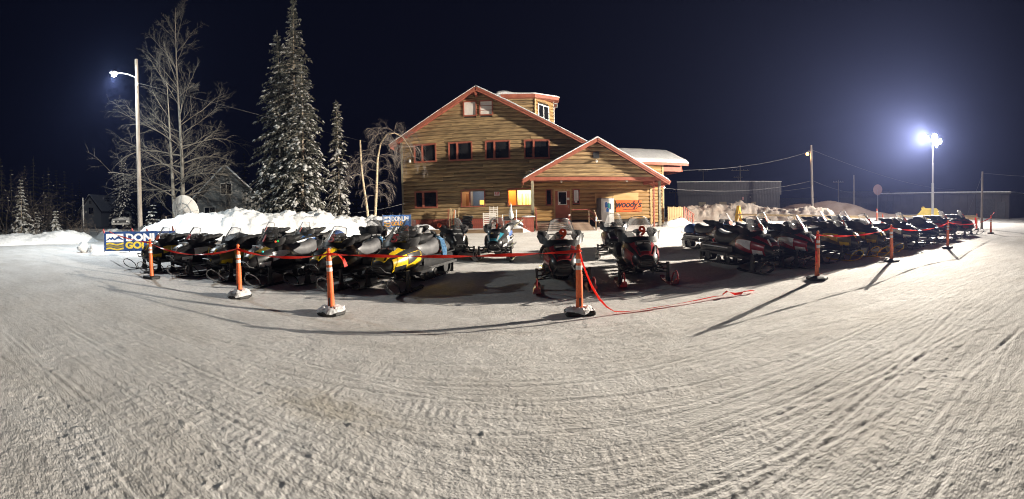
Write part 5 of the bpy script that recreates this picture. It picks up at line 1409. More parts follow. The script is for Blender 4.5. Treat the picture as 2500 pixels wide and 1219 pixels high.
# ------------------------------------------------------------------ light tower
lt = thing('light_tower', 'yellow trailer light tower with four blazing floodlights on its tall mast', 'light tower', tuple(TOWER))
m_ylw = pm('yellow_trailer_paint', (0.66, 0.50, 0.08), (0.72, 0.56, 0.12), rough=0.45, scale=2, coat=0.2)
rt = _tl; fwv = Vector((-math.sin(R(65.4)), -math.cos(R(65.4)), 0))     # towards the yard
MTt = Matrix(((rt.x, -fwv.x, 0, 0), (rt.y, -fwv.y, 0, 0), (0, 0, 1, 0), (0, 0, 0, 1)))
b = MB(); prof = [(-1.45, 0.35), (0.55, 0.35), (0.62, 0.6), (0.50, 1.22), (0.36, 1.34), (-0.75, 1.36), (-0.95, 1.28), (-1.42, 0.75)]
b.prism(prof, 'y', 0.15, 1.45); b.v = [tuple(MTt @ Vector(v)) for v in b.v]; b.build('trailer_body', m_ylw, lt)
for x_ in (-0.45, 0.1):
    b = MB(); b.box(x_ - 0.2, 0.10, 0.6, x_ + 0.22, 0.149, 1.15, MTt); b.build('panel', m_ylw, lt)
b = MB(); b.lathe([(0.05, 0), (0.05, 0.16), (0.09, 0.2)], 8, (-0.85, 0.6, 1.3)); b.box(-1.02, 0.4, 1.26, -0.7, 0.8, 1.42); b.v = [tuple(MTt @ Vector(v)) for v in b.v]; b.build('exhaust', m_ylw, lt)
for x_ in (-0.75, 0.15):
    for y_ in (0.1, 1.5):
        b = MB(); b.tube([MTt @ Vector((x_, y_ - 0.09, 0.3)), MTt @ Vector((x_, y_ + 0.09, 0.3))], 0.3, 16); b.build('wheel', M['rubber'], lt, True)
b = MB(); b.tube([MTt @ Vector((-1.4, 0.8, 0.4)), MTt @ Vector((-2.3, 0.8, 0.45))], 0.05, 6); b.build('tow_bar', M['dark_metal'], lt)
b = MB(); b.box(-0.11, -0.11, 0.2, 0.11, 0.11, 3.6, MTt); b.build('mast', M['grey'], lt)
b = MB(); b.box(-0.07, -0.07, 3.601, 0.07, 0.07, 5.4, MTt); b.build('mast', M['grey'], lt)
b = MB(); b.box(-0.045, -0.045, 5.401, 0.045, 0.045, 7.45, MTt); b.build('mast', M['grey'], lt)
b = MB(); b.tube([MTt @ Vector((-0.75, 0, 7.42)), MTt @ Vector((0.75, 0, 7.35))], 0.03, 6); b.build('crossbar', M['grey'], lt)
m_fl = emit('flood_lamp_glow', (1.0, 0.93, 0.82), 45)
for _h, _a in zip(HEADS, AIMS):
    d = (_a - _h).normalized(); q_ = d.to_track_quat('-Z', 'Y').to_matrix().to_4x4(); o_ = Matrix.Translation(_h - TOWER)
    b = MB(); b.lathe([(0.06, 0.22), (0.14, 0.16), (0.24, 0.02), (0.25, 0.0)], 18, m=o_ @ q_); hd = b.build('lamp_head', M['steel'], lt, True)
    b = MB(); b.lathe([(0.235, -0.005), (0.22, -0.04), (0.12, -0.075), (0.01, -0.085)], 18, m=o_ @ q_); b.build('lens', m_fl, hd, True)

# ------------------------------------------------------------------ rails, cones on the right
def rail(a, b_, label, w=0.12, h=0.14):
    a, b_ = Vector(a), Vector(b_); d = b_ - a; L = d.length
    t = thing('rail', label, 'rail', (a.x, a.y, gz(a.x, a.y)), math.atan2(d.y, d.x), 'pale lumber rails around the back of the yard')
    m = MB(); m.bbox(0, -w / 2, a.z - gz(a.x, a.y), L, w / 2, a.z + h - gz(a.x, a.y), 0.015); m.build('beam', M['lumber'], t)
    k = 0.2
    while k < L:
        for s in (-1, 1):
            m = MB(); m.tube([(k, 0.30 * s, 0), (k, 0.04 * s, a.z - gz(a.x, a.y))], 0.035, 6); m.build('leg', M['lumber'], t)
        k += 3.0
rail((17.3, 24.5, 0.86), (17.9, 12.4, 0.86), 'long lumber rail from the yellow stand towards the orange cones')
rail((20.6, 11.9, 0.86), (22.8, 7.3, 0.86), 'shorter lumber rail running from behind the cones to the short pole')
rail((22.9, 8.3, 0.70), (23.4, 7.3, 0.70), 'short stub rail at the foot of the guyed pole')
p = polar(1803, 30.2); t = thing('yellow_stand', 'yellow folding stand at the far end of the long lumber rail', 'stand', (p.x, p.y, gz(p.x, p.y)))
m_ys = pm('yellow_paint', (0.68, 0.42, 0.03), rough=0.5)
for s in (-1, 1):
    b = MB(); b.prism([(0.22 * s, 0), (0.28 * s, 0), (0.04 * s, 1.25), (-0.01 * s, 1.22)], 'y', -0.2, 0.2); b.build('leg_panel', m_ys, t)
b = MB(); b.box(-0.05, -0.2, 1.2, 0.05, 0.2, 1.3); b.build('hinge', m_ys, t)

def cone(px, d, h, label):
    p = polar(px, d); t = thing('traffic_cone', label, 'traffic cone', (p.x, p.y, gz(p.x, p.y)), 0.4, 'orange cones behind the snowmobiles')
    b = MB(); b.lathe([(0.15, 0.03), (0.11, 0.28 * h), (0.09, 0.45 * h), (0.035, h * 0.97), (0.02, h)], 16); b.build('body', M['orange'], t, True)
    b = MB(); r0 = 0.12 - 0.085 * 0.62; b.lathe([(0.093, 0.46 * h), (0.068, 0.66 * h)], 16); b.build('band', M['reflector'], t, True)
    b = MB(); b.bbox(-0.19, -0.19, 0, 0.19, 0.19, 0.04, 0.01); b.build('base', M['rubber'], t)
cone(2155, 29.0, 0.80, 'broad orange traffic cone right of the slim marker post behind the snowmobiles')

# ------------------------------------------------------------------ things leaning on the lodge
t = thing('stake_bundle', 'bundle of upright lath stakes, one bright orange, against the lodge wall', 'stakes', (-3.95, 24.0, gz(-4, 24)))
for k, (x_, h_, w_, mt) in enumerate(((-0.30, 1.42, 0.05, 'red_old'), (-0.22, 1.50, 0.05, 'lumber'), (-0.13, 1.40, 0.05, 'red'), (-0.04, 1.46, 0.06, 'lumber'), (0.04, 1.35, 0.08, 'orange'), (0.14, 1.42, 0.05, 'lumber'), (0.23, 1.36, 0.05, 'white_panel'), (0.36, 1.55, 0.045, 'lumber'))):
    b = MB(); b.box(x_, -0.02, 0, x_ + w_, 0.02, h_); o = b.build('stake', M[mt], t); o.rotation_euler = (R(-8), R(3 * math.sin(k * 2)), 0)
t = thing('tyre_stack', 'dark pile of tyres against the lodge wall right of the stakes', 'tyres', (-2.95, 24.1, gz(-3, 24)))
for k in range(5):
    b = MB(); rr_ = [(0.2 + 0.13, -0.09)]; n = 20; vs = []; fs = []
    for i in range(n):
        for j in range(8):
            a, c = 6.2832 * i / n, 6.2832 * j / 8; q_ = 0.27 + 0.095 * math.cos(c); vs.append((q_ * math.cos(a), q_ * math.sin(a), 0.095 * math.sin(c)))
    for i in range(n):
        for j in range(8): fs.append((i * 8 + j, ((i + 1) % n) * 8 + j, ((i + 1) % n) * 8 + (j + 1) % 8, i * 8 + (j + 1) % 8))
    b.add(vs, fs); o = b.build('tyre', M['rubber'], t, True); o.location = (0.05 * math.sin(k * 2.1), 0.04 * math.cos(k * 3), 0.1 + 0.19 * k)
t = thing('pallet', 'white slatted pallet crate standing on end in the lodge snow', 'pallet', (-1.45, 23.5, gz(-1.4, 23.5)), R(8))
for k in range(9):
    b = MB(); b.box(-0.42, -0.02, 0.0, 0.42, 0.0, 0.07); o = b.build('slat', M['white_panel'], t); o.location = (0, -0.03, 0.05 + k * 0.12)
for x_ in (-0.40, -0.02, 0.36):
    b = MB(); b.box(x_, -0.025, 0.0, x_ + 0.06, 0.05, 1.12); b.build('post', M['white_panel'], t)
b = MB(); b.box(-0.1, 0.06, 0.9, 0.44, 0.10, 1.5)
t2 = thing('pallet', 'second white slatted crate behind the first, sticking up higher', 'pallet', (-1.2, 23.9, gz(-1.2, 23.9)), R(4))
for k in range(8):
    b = MB(); b.box(-0.26, -0.02, 0.0, 0.3, 0.0, 0.05); o = b.build('slat', M['white_panel'], t2); o.location = (0, 0, 0.62 + k * 0.11)
for x_ in (-0.25, 0.0, 0.24):
    b = MB(); b.box(x_, 0.001, 0.0, x_ + 0.05, 0.05, 1.52); b.build('post', M['white_panel'], t2)
t = thing('metal_cart', 'grey wire cart with a thin frame right of the white crates', 'cart', (-0.15, 23.2, gz(0, 23.2)))
for (a, c) in (((-0.45, 0, 0.6), (0.45, 0, 0.6)), ((-0.45, 0, 0.6), (-0.45, 0, 1.0)), ((-0.45, 0, 1.0), (0.0, 0, 1.0)), ((0.4, 0, 0.6), (0.42, 0.1, 1.25)), ((0.42, 0.1, 1.25), (0.0, 0.1, 1.25)), ((-0.4, 0, 0.2), (0.4, 0, 0.2)), ((-0.4, 0, 0.1), (-0.42, 0, 0.6)), ((0.4, 0, 0.1), (0.42, 0, 0.6)), ((-0.4, 0.4, 0.6), (0.4, 0.4, 0.6)), ((-0.45, 0, 0.6), (-0.4, 0.4, 0.6)), ((0.45, 0, 0.6), (0.4, 0.4, 0.6))):
    b = MB(); b.tube([a, c], 0.018, 6); b.build('tube', M['steel'], t, True)
b = MB(); b.bbox(-0.35, 0.05, 0.62, 0.3, 0.35, 0.86, 0.03); b.build('load', M['dark_metal'], t)
t = thing('furled_umbrella', 'furled white cloth on a thin pole below the brightly lit window', 'umbrella', (-0.06, 20.9, gz(0, 20.9)), 0)
b = MB(); b.lathe([(0.012, 1.60), (0.05, 1.42), (0.10, 1.18), (0.15, 0.98), (0.155, 0.90), (0.10, 0.80), (0.03, 0.76)], 9); b.v = [tuple(Vector(v) + Vector((0.02 * math.sin(v[2] * 9), 0, 0))) for v in b.v]; b.build('cloth', M['white'], t, True)
b = MB(); b.tube([(0, 0, 0), (0, 0, 1.7)], 0.014, 6); b.build('pole', M['grey'], t)
t = thing('snow_shovel', 'red snow shovel leaning between the ramp rail and the ice box', 'shovel', (5.02, 21.6, gz(5, 21.6)), 0)
b = MB(); b.tube([(0.22, 0, 0.28), (-0.12, 0.1, 1.2)], 0.016, 6); b.build('shaft', M['lumber'], t, True)
b = MB(); b.loft([[(0.22 + 0.1 * k - 0.02 + dx_, -0.02, 0.30 - 0.1 * k) for dx_ in (0,)] + [(0.20 + 0.1 * k, 0.25, 0.34 - 0.1 * k), (0.18 + 0.1 * k, 0.25, 0.33 - 0.1 * k), (0.18 + 0.1 * k, -0.02, 0.29 - 0.1 * k)] for k in range(4)]); b.build('blade', M['red'], t)
b = MB(); b.tube([(-0.05, 0, 0.5), (0.35, 0, 0.52)], 0.02, 6); tag(b.build('white_stick', M['white'], None, True, (5.0, 21.5, gz(5, 21.5))), 'thin white stick behind the red snow shovel', 'stick')

# ================================================================== snowmobiles
def gloss(name, c, rough=0.28, c2=None, coat=0.3):
    return pm(name, c, c2 or tuple(min(1, v * 1.25 + 0.004) for v in c), rough=rough, scale=9, coat=coat)
K = {
    'black': gloss('black_plastic', (0.012, 0.012, 0.013), 0.38),
    'yellow': gloss('yellow_plastic', (0.62, 0.42, 0.01)),
    'olive': gloss('dark_yellow_plastic', (0.12, 0.085, 0.012), 0.35),
    'red': gloss('red_plastic', (0.25, 0.014, 0.018)),
    'blue': gloss('blue_plastic', (0.025, 0.10, 0.30)),
    'navy': gloss('navy_plastic', (0.012, 0.018, 0.042)),
    'teal': gloss('teal_plastic', (0.03, 0.20, 0.27)),
    'white': gloss('white_plastic', (0.62, 0.62, 0.62)),
    'plum': gloss('plum_plastic', (0.035, 0.014, 0.028)),
    'greyseat': pm('grey_vinyl', (0.085, 0.085, 0.09), (0.125, 0.125, 0.13), rough=0.42, scale=6, bump=0.15, bscale=60),
    'blackseat': pm('black_vinyl', (0.02, 0.02, 0.021), (0.035, 0.035, 0.035), rough=0.45, scale=6, bump=0.15, bscale=60),
    'cloth': pm('black_nylon', (0.010, 0.010, 0.011), (0.022, 0.022, 0.024), rough=0.62, scale=3, bump=0.6, bscale=7, bdist=0.03),
    'bluecloth': pm('blue_nylon', (0.02, 0.05, 0.16), (0.04, 0.10, 0.28), rough=0.6, scale=3, bump=0.5, bscale=8, bdist=0.02),
    'cover': pm('dark_sled_cover', (0.016, 0.017, 0.02), (0.04, 0.042, 0.048), rough=0.5, scale=3, bump=0.8, bscale=5, bdist=0.05),
    'alu': pm('bare_aluminium', (0.40, 0.40, 0.41), (0.52, 0.52, 0.52), rough=0.35, metal=0.85, scale=4),
    'lamp': pm('headlamp_lens', (0.30, 0.31, 0.32), rough=0.1, coat=0.6),
    'tail': gloss('red_lens', (0.4, 0.02, 0.02), 0.2),
    'orange': pm('orange_decal', (0.88, 0.10, 0.03), rough=0.5),
    'crimson': pm('red_decal', (0.55, 0.03, 0.03), rough=0.5),
    'rope': pm('blue_rope', (0.08, 0.22, 0.42), (0.14, 0.32, 0.52), rough=0.7, scale=30),
    'sig_green': pm('green_lens', (0.02, 0.55, 0.10), rough=0.2, coat=0.5), 'sig_cyan': pm('cyan_lens', (0.02, 0.55, 0.55), rough=0.2, coat=0.5),
    'rubber': M['rubber'], 'dark': M['dark_metal'],
}
def sec(y, w, z0, z1, n=18, p=2.7, tuck=0.0, xo=0):
    out = []
    for k in range(n):
        a = 2 * math.pi * k / n; c, s = math.cos(a), math.sin(a)
        x_ = w * math.copysign(abs(c) ** (2 / p), c); zz = (z0 + z1) / 2 + (z1 - z0) / 2 * math.copysign(abs(s) ** (2 / p), s)
        if s < 0: x_ *= 1 - tuck * abs(s)
        if s > 0: x_ *= 1 - 0.30 * s ** 2
        out.append((x_ + xo, y, zz))
    return out
BODY = [(-0.88, .13, .42, .62), (-0.85, .20, .38, .68), (-0.74, .275, .33, .78), (-0.50, .35, .28, .88), (-0.18, .395, .26, .97), (0.12, .365, .26, 1.00), (0.35, .28, .30, .92), (0.60, .21, .36, .78), (0.80, .19, .40, .66)]
def skin(y0, y1, a0, a1, grow_, th, side=1, n=12, steps=9, pinch=0.0, tail=0.0):
    """a curved panel lying just proud of the body between two angles, with its own thickness"""
    ys = np.linspace(y0, y1, steps); outer, inner = [], []
    BY = [b[0] for b in BODY]
    for i, y in enumerate(ys):
        w, z0, z1 = (float(np.interp(y, BY, [b[k] for b in BODY])) for k in (1, 2, 3))
        u = i / (steps - 1); aa0, aa1 = a0 + pinch * u, a1 - tail * u
        ro, ri = [], []
        for k in range(n):
            a = R(aa0 + (aa1 - aa0) * k / (n - 1)); c, s = math.cos(a), math.sin(a); p = 2.7
            for lst, g in ((ro, grow_ + th), (ri, grow_)):
                x_ = (w + g) * math.copysign(abs(c) ** (2 / p), c); zz = (z0 + z1) / 2 + ((z1 - z0) / 2 + g) * math.copysign(abs(s) ** (2 / p), s)
                if s > 0: x_ *= 1 - 0.30 * s ** 2
                if s < 0: x_ *= 1 - 0.25 * abs(s)
                lst.append((x_ * side, y, zz))
        outer.append(ro); inner.append(ri)
    mb = MB(); mb.loft([o + i[::-1] for o, i in zip(outer, inner)]); return mb

def strip_sheet(us, vs, fn, th=0.004):
    """thick curved sheet from fn(u, v) -> point; normal offset along -y"""
    rows = []
    mb = MB()
    for v in vs:
        f = [Vector(fn(u, v)) for u in us]; rows.append(f + [p + Vector((0, th, 0)) for p in f[::-1]])
    mb.loft(rows); return mb

def shield_pt(u, v):
    hw = 0.34 + 0.05 * math.sin(min(1, v * 2.2) * math.pi) - 0.14 * v ** 1.5
    x_ = u * hw
    return (x_, -0.42 + 0.30 * v + 0.15 * u * u, 0.90 + 0.55 * v - 0.02 * u * u - (0.035 * (abs(u) ** 5) if v > 0.95 else 0))

def make_sled():
    t = thing('snowmobile', 'prototype', 'snowmobile')
    P = lambda mb, n, m, sm=True, parent=None, auto=40: mb.build(n, K[m], parent or t, sm, auto=auto)
    b = MB(); b.loft([sec(y, w, z0, z1, 20, 2.7, 0.25) for y, w, z0, z1 in BODY]); P(b, 'body', 'black')
    hood = P(skin(-0.86, 0.02, 42, 138, 0.006, 0.012, n=14), 'hood', 'yellow')
    P(skin(-0.80, -0.30, 62, 118, 0.020, 0.010, n=8), 'hood_scoop', 'black', parent=hood)
    for s in (-1, 1):
        pn = P(skin(-0.74, 0.34, -26, 26, 0.006, 0.012, s, pinch=22, tail=8), 'side_panel', 'yellow')
        P(skin(-0.34, 0.26, -4, 22, 0.020, 0.006, s, pinch=10, tail=6, n=6), 'decal', 'white', parent=pn)
        P(skin(-0.70, -0.40, -24, -2, 0.020, 0.006, s, n=6), 'decal', 'black', parent=pn)
        # lower belly wing and foot rest
        b = MB(); b.loft([[(s * x_, y, z_) for x_, z_ in ((.20, .24), (wx, .30), (wx, .36), (.20, .40))] for y, wx in ((-0.62, .26), (-0.3, .40), (0.1, .47), (0.5, .47), (0.62, .40))]); P(b, 'toe_guard', 'black')
        b = MB(); b.ell((s * 0.125, -0.72, 0.635), (0.085, 0.075, 0.038), 12, 7); P(b, 'headlight', 'lamp')
        b = MB(); b.box(s * 0.29 - 0.075, 0.55, 0.315, s * 0.29 + 0.085, 2.02, 0.335); b.box(s * 0.37 - 0.012, 0.55, 0.336, s * 0.37 + 0.006, 2.02, 0.375); P(b, 'running_board', 'dark', False)
        # ski, upturned, with its loop
        zs = [(-1.30, .205), (-1.24, .15), (-1.14, .085), (-1.00, .045), (-0.80, .03), (-0.40, .03), (-0.12, .035), (-0.05, .06)]
        wv_ = [.045, .062, .074, .08, .08, .08, .07, .05]
        b = MB(); b.loft([[(s * .53 - w_, y, z_), (s * .53 + w_, y, z_), (s * .53 + w_, y, z_ + .018), (s * .53 + w_ * .5, y, z_ + .024), (s * .53 - w_ * .5, y, z_ + .024), (s * .53 - w_, y, z_ + .018)] for (y, z_), w_ in zip(zs, wv_)])
        b.box(s * .53 - .018, -0.9, 0.004, s * .53 + .018, -0.2, 0.03); sk = P(b, 'ski', 'black')
        b = MB(); b.tube([(s * .53, -1.29, .21), (s * .53, -1.33, .28), (s * .53, -1.30, .35), (s * .53, -1.20, .37), (s * .53, -1.05, .30), (s * .53, -0.92, .19), (s * .53, -0.86, .06)], 0.014, 7); P(b, 'ski_loop', 'black', parent=sk)
        # spindle, arms, shock
        b = MB(); b.loft([[(s * .53 - a, -0.58 - c, z_), (s * .53 + a, -0.58 - c, z_), (s * .53 + a, -0.58 + c, z_), (s * .53 - a, -0.58 + c, z_)] for z_, a, c in ((.05, .03, .11), (.14, .025, .06), (.36, .022, .04), (.46, .03, .045))]); P(b, 'spindle', 'dark', False)
        b = MB()
        for q0, q1 in (((.22, -0.72, .44), (.51, -0.58, .42)), ((.22, -0.40, .44), (.51, -0.58, .42)), ((.20, -0.74, .30), (.51, -0.58, .24)), ((.20, -0.36, .30), (.51, -0.58, .24)), ((.18, -0.5, .36), (.51, -0.66, .33))):
            b.tube([(s * q0[0], q0[1], q0[2]), (s * q1[0], q1[1], q1[2])], 0.017, 6)
        P(b, 'suspension_arm', 'black')
        b = MB(); pa, pb2 = Vector((s * .22, -0.5, .60)), Vector((s * .44, -0.58, .30))
        b.tube([pa, pb2], 0.018, 8)
        for k in range(6): q_ = pa.lerp(pb2, 0.1 + 0.7 * k / 5); b.tube([q_, q_ + (pb2 - pa).normalized() * 0.022], 0.036, 8)
        P(b, 'shock', 'dark')
        # mitts and mirrors
        b = MB(); secs = []
        for y, rx, rz_, zc in ((-0.03, .05, .05, 1.03), (0.03, .105, .09, 1.04), (0.14, .135, .12, 1.045), (0.27, .125, .11, 1.05), (0.36, .10, .075, 1.06), (0.46, .115, .075, 1.085), (0.56, .095, .055, 1.11), (0.64, .05, .018, 1.125)):
            secs.append([(s * (0.37 + 0.06 * (y)) + rx * math.cos(6.2832 * k / 12) * (1 + 0.10 * math.sin(3 * k + y * 9)), y, zc + rz_ * math.sin(6.2832 * k / 12) * (1 + 0.08 * math.cos(5 * k))) for k in range(12)])
        b.loft(secs); P(b, 'hand_mitt', 'cloth')
        for y, r_ in ((1.86, .13), (1.30, .085), (0.86, .085)):
            b = MB(); b.tube([(s * .10, y, .05 + r_), (s * .135, y, .05 + r_)], r_, 18); P(b, 'wheel', 'dark', auto=30)
    b = MB(); b.tube([(-.42, 0.22, 1.08), (-.18, 0.12, 1.09), (.18, 0.12, 1.09), (.42, 0.22, 1.08)], 0.016, 8); b.tube([(0, 0.12, 1.09), (0, 0.02, 0.94)], 0.045, 8); P(b, 'handlebar', 'dark')
    b = MB(); b.ell((0, 0.10, 1.10), (0.12, 0.09, 0.055), 12, 6); P(b, 'gauge_pod', 'black')
    # windscreen with dark lower fairing
    us = np.linspace(-1, 1, 15); vv = [0, .2, .4, .6, .78, .92, 1.0]
    P(strip_sheet(us, vv, shield_pt), 'windscreen', 'black')
    o = t.children[-1]; o.data.materials[0] = M['shield']
    b = MB(); edge = [Vector(shield_pt(-1, v)) for v in (0, .2, .4, .6, .8, .95)] + [Vector(shield_pt(u, 1.0)) for u in np.linspace(-.96, .96, 11)] + [Vector(shield_pt(1, v)) for v in (.95, .8, .6, .4, .2, 0)]
    b.tube(edge, 0.008, 5); P(b, 'windscreen_rim', 'dark', parent=o)
    P(strip_sheet(us, [0.0, .12, .24], lambda u, v: (shield_pt(u, v)[0] * 1.03, shield_pt(u, v)[1] - 0.012, shield_pt(u, v)[2] - 0.02 - 0.05 * (1 - abs(u)) * 0), 0.006), 'fairing', 'black')
    b = MB(); b.bbox(-0.17, -0.56, 0.83, 0.17, -0.47, 0.925, 0.012); lb = P(b, 'lamp_bar', 'dark', False)
    for s in (-1, 1):
        b = MB(); b.bbox(s * 0.08 - 0.062, -0.572, 0.845, s * 0.08 + 0.062, -0.561, 0.91, 0.004); P(b, 'lamp_lens', 'lamp', False, lb)
        # dark wing beside the windscreen that shields the hands
        b = MB(); b.loft([[(s * x_, y, z_), (s * (x_ + .008), y + .012, z_), (s * (x2 + .008), y2 + .012, z2), (s * x2, y2, z2)] for (x_, y, z_, x2, y2, z2) in ((.27, -.34, .90, .31, -.24, 1.04), (.36, -.26, .90, .41, -.16, 1.10), (.45, -.12, .93, .49, -.04, 1.12), (.47, -.05, .98, .48, 0.0, 1.06))]); P(b, 'wind_deflector', 'black')
        # grille slats and a raking stripe on the nose
        b = MB(); b.loft([[(s * x_, y, z_) for x_, y, z_ in q] for q in (((.05, -.905, .50), (.08, -.90, .50), (.08, -.895, .53), (.05, -.90, .53)), ((.16, -.79, .80), (.20, -.775, .80), (.20, -.765, .83), (.16, -.78, .83)))]); P(b, 'nose_stripe', 'white', parent=hood)
    for k in range(4):
        b = MB(); b.box(-0.11, -0.905, 0.445 + 0.04 * k, 0.11, -0.885, 0.458 + 0.04 * k); P(b, 'grille_slat', 'dark', False)
    # seat
    b = MB(); S_ = [(0.34, .12, .66, .84), (0.46, .155, .60, .93), (0.62, .17, .58, .95), (0.95, .18, .57, .90), (1.22, .18, .57, .93), (1.40, .175, .58, 1.00), (1.47, .16, .60, .98), (1.50, .13, .64, .88)]
    b.loft([sec(y, w, z0, z1, 16, 3.2) for y, w, z0, z1 in S_]); P(b, 'seat', 'greyseat')
    # tunnel
    b = MB(); b.loft([[(-.235, y, .34), (.235, y, .34), (.235, y, z_ - .05), (.20, y, z_), (-.20, y, z_), (-.235, y, z_ - .05)] for y, z_ in ((0.55, .60), (1.2, .58), (2.08, .56))]); tn = P(b, 'tunnel', 'black', True, auto=30)
    for s in (-1, 1):
        b = MB(); b.loft([[(s * .236, y, za), (s * .242, y, za), (s * .242, y, zb), (s * .236, y, zb)] for y, za, zb in ((0.75, .485, .515), (1.35, .49, .525), (2.0, .50, .525))]); P(b, 'decal', 'white', False, tn)
    b = MB(); b.box(-.20, 2.09, .10, .20, 2.105, .56, Matrix.Translation((0, 0.06, 0)) @ Matrix.Rotation(R(-4), 4, 'X')); P(b, 'snow_flap', 'rubber', False)
    b = MB(); b.bbox(-.15, 1.50, .60, .15, 1.58, .70, .012); P(b, 'tail_light', 'tail', False)
    b = MB(); b.tube([(-.24, 1.55, .58), (-.25, 2.15, .60), (-.18, 2.24, .66), (.18, 2.24, .66), (.25, 2.15, .60), (.24, 1.55, .58)], 0.016, 7); P(b, 'rear_rack', 'dark')
    b = MB(); b.tube([(-.20, -0.66, .38), (-.20, -0.94, .46), (-.13, -1.0, .56), (.13, -1.0, .56), (.20, -0.94, .46), (.20, -0.66, .38)], 0.016, 7); P(b, 'front_bumper', 'dark')
    # track: belt loop with cleats
    prof = []
    cy0, cy1, r0, r1 = 0.42, 1.86, 0.15, 0.185
    for k in range(9): a = R(90 + 180 * k / 8); prof.append((cy0 - 0.10 + r0 * math.cos(a), 0.30 + r0 * math.sin(a)))
    prof += [(0.62, 0.045), (1.1, 0.03), (1.6, 0.03)]
    for k in range(11): a = R(-90 + 180 * k / 10); prof.append((cy1 + r1 * math.cos(a), 0.03 + r1 + r1 * math.sin(a)))
    n = len(prof); b = MB()
    vs_ = []; fs_ = []
    for x_ in (-.19, .19): vs_ += [(x_, y, z_) for y, z_ in prof]
    inn = []
    cyc = np.mean([p[0] for p in prof]); czc = np.mean([p[1] for p in prof])
    for x_ in (-.19, .19): vs_ += [(x_, y + 0.02 * np.sign(cyc - y), z_ + 0.022 * np.sign(czc - z_)) for y, z_ in prof]
    for i in range(n):
        j = (i + 1) % n; fs_ += [(i, j, n + j, n + i), (2 * n + i, 3 * n + i, 3 * n + j, 2 * n + j), (i, 2 * n + i, 2 * n + j, j), (n + i, n + j, 3 * n + j, 3 * n + i)]
    b.add(vs_, fs_)
    L = 0
    for i in range(n):
        p_, q_ = Vector((0, *prof[i])), Vector((0, *prof[(i + 1) % n])); d = q_ - p_
        m_ = max(1, int(d.length / 0.075))
        for k in range(m_):
            c = p_ + d * ((k + .5) / m_); nrm = Vector((0, d.z, -d.y)).normalized(); nrm = nrm if nrm.dot(c - Vector((0, cyc, czc))) > 0 else -nrm
            if c.z + nrm.z * 0.03 < 0.0: nrm = nrm * 0.9
            tdir = d.normalized() * 0.008
            for (xa, xb) in ((-.185, -.07), (-.055, .055), (.07, .185)):
                v8 = [Vector((x_, 0, 0)) + c + e + f for f in (Vector(), nrm * 0.028) for x_, e in ((xa, -tdir), (xb, -tdir), (xb, tdir), (xa, tdir))]
                b.add(v8, [(4, 5, 6, 7), (0, 1, 5, 4), (1, 2, 6, 5), (2, 3, 7, 6), (3, 0, 4, 7)])
    P(b, 'track', 'rubber', False)
    return t

proto = make_sled()
def dress(t, body, hood, panel, decal, ski, seat, shield='shield', cloth='cloth'):
    def setm(o, m):
        if o.material_slots:
            o.material_slots[0].link = 'OBJECT'; o.material_slots[0].material = m
    for ch in t.children_recursive:
        st_ = ch.name.split('.')[0]; par = ch.parent.name.split('.')[0]
        if st_ in ('body', 'toe_guard', 'fairing', 'tunnel'): setm(ch, K[body])
        elif st_ == 'hood': setm(ch, K[hood])
        elif st_ == 'side_panel': setm(ch, K[panel])
        elif st_ in ('decal', 'nose_stripe'): setm(ch, K[decal])
        elif st_ in ('ski', 'ski_loop'): setm(ch, K[ski])
        elif st_ == 'seat': setm(ch, K[seat])
        elif st_ == 'windscreen': setm(ch, M[shield])
        elif st_ == 'hand_mitt': setm(ch, K[cloth])

def add_number(t, body, mat='orange', size=0.27, dx=0.0):
    w = [c for c in t.children if c.name.startswith('windscreen') and 'rim' not in c.name][0]
    v = 0.42; q = shield_pt(dx / 0.3, v)
    place('number', text_mesh(body, size, K[mat], 0.012, 0, 0.002, 1.0), w, (dx, q[1] - 0.022, q[2]), (R(-30), 0, 0))
def add_plate(t, mat='orange', dx=0.0, r=0.10):
    w = [c for c in t.children if c.name.startswith('windscreen') and 'rim' not in c.name][0]
    q = shield_pt(dx / 0.3, 0.30); b = MB(); b.lathe([(r, -0.003), (r, 0.003)], 20, m=Matrix.Translation((dx, q[1] - 0.016, q[2])) @ Matrix.Rotation(R(60), 4, 'X'))
    o = b.build('number_plate', K[mat], w)
def bag(t, mat, y0=1.52, y1=2.05, h=0.34, w=0.24, seed=0):
    b = MB(); rr = random.Random(seed); secs = []
    for k, y in enumerate(np.linspace(y0, y1, 7)):
        q = math.sin(math.pi * (0.12 + 0.76 * k / 6)) ** 0.4
        secs.append([(x_ * (1 + rr.uniform(-.05, .05)), y, z_ + rr.uniform(-.012, .012)) for x_, _, z_ in sec(y, w * q, .575, .575 + h * q, 14, 2.6)])
    b.loft(secs); b.build('cargo_bag', K[mat], t, True)
def ropes(t, n=5):
    rr = random.Random(3)
    for k in range(n):
        x_ = 0.02 + 0.045 * k
        b = MB(); b.tube([(x_ * 0.5 + 0.05, 1.44, 1.02), (0.19 + 0.01 * k, 1.45 + 0.03 * k, 0.93), (0.245 + 0.012 * k, 1.47 + 0.03 * k, 0.70), (0.25 + 0.01 * k, 1.5 + 0.02 * k, 0.48 - 0.02 * (k % 3))], 0.013, 6); b.build('rope', K['rope'], t, True)
def saddle(t, seed=0):
    rr = random.Random(seed)
    for s in (-1, 1):
        b = MB(); secs = []
        for k, y in enumerate(np.linspace(0.75, 1.30, 6)):
            q = math.sin(math.pi * (0.12 + 0.76 * k / 5)) ** 0.35
            secs.append([(x_ * (1 + rr.uniform(-.06, .06)), y_, z_) for x_, y_, z_ in sec(y, .13 * q, .60 - .20 * q, .60 + .18 * q, 12, 3.0, xo=s * .34)])
        b.loft(secs); b.build('saddle_bag', K['cloth'], t, True)
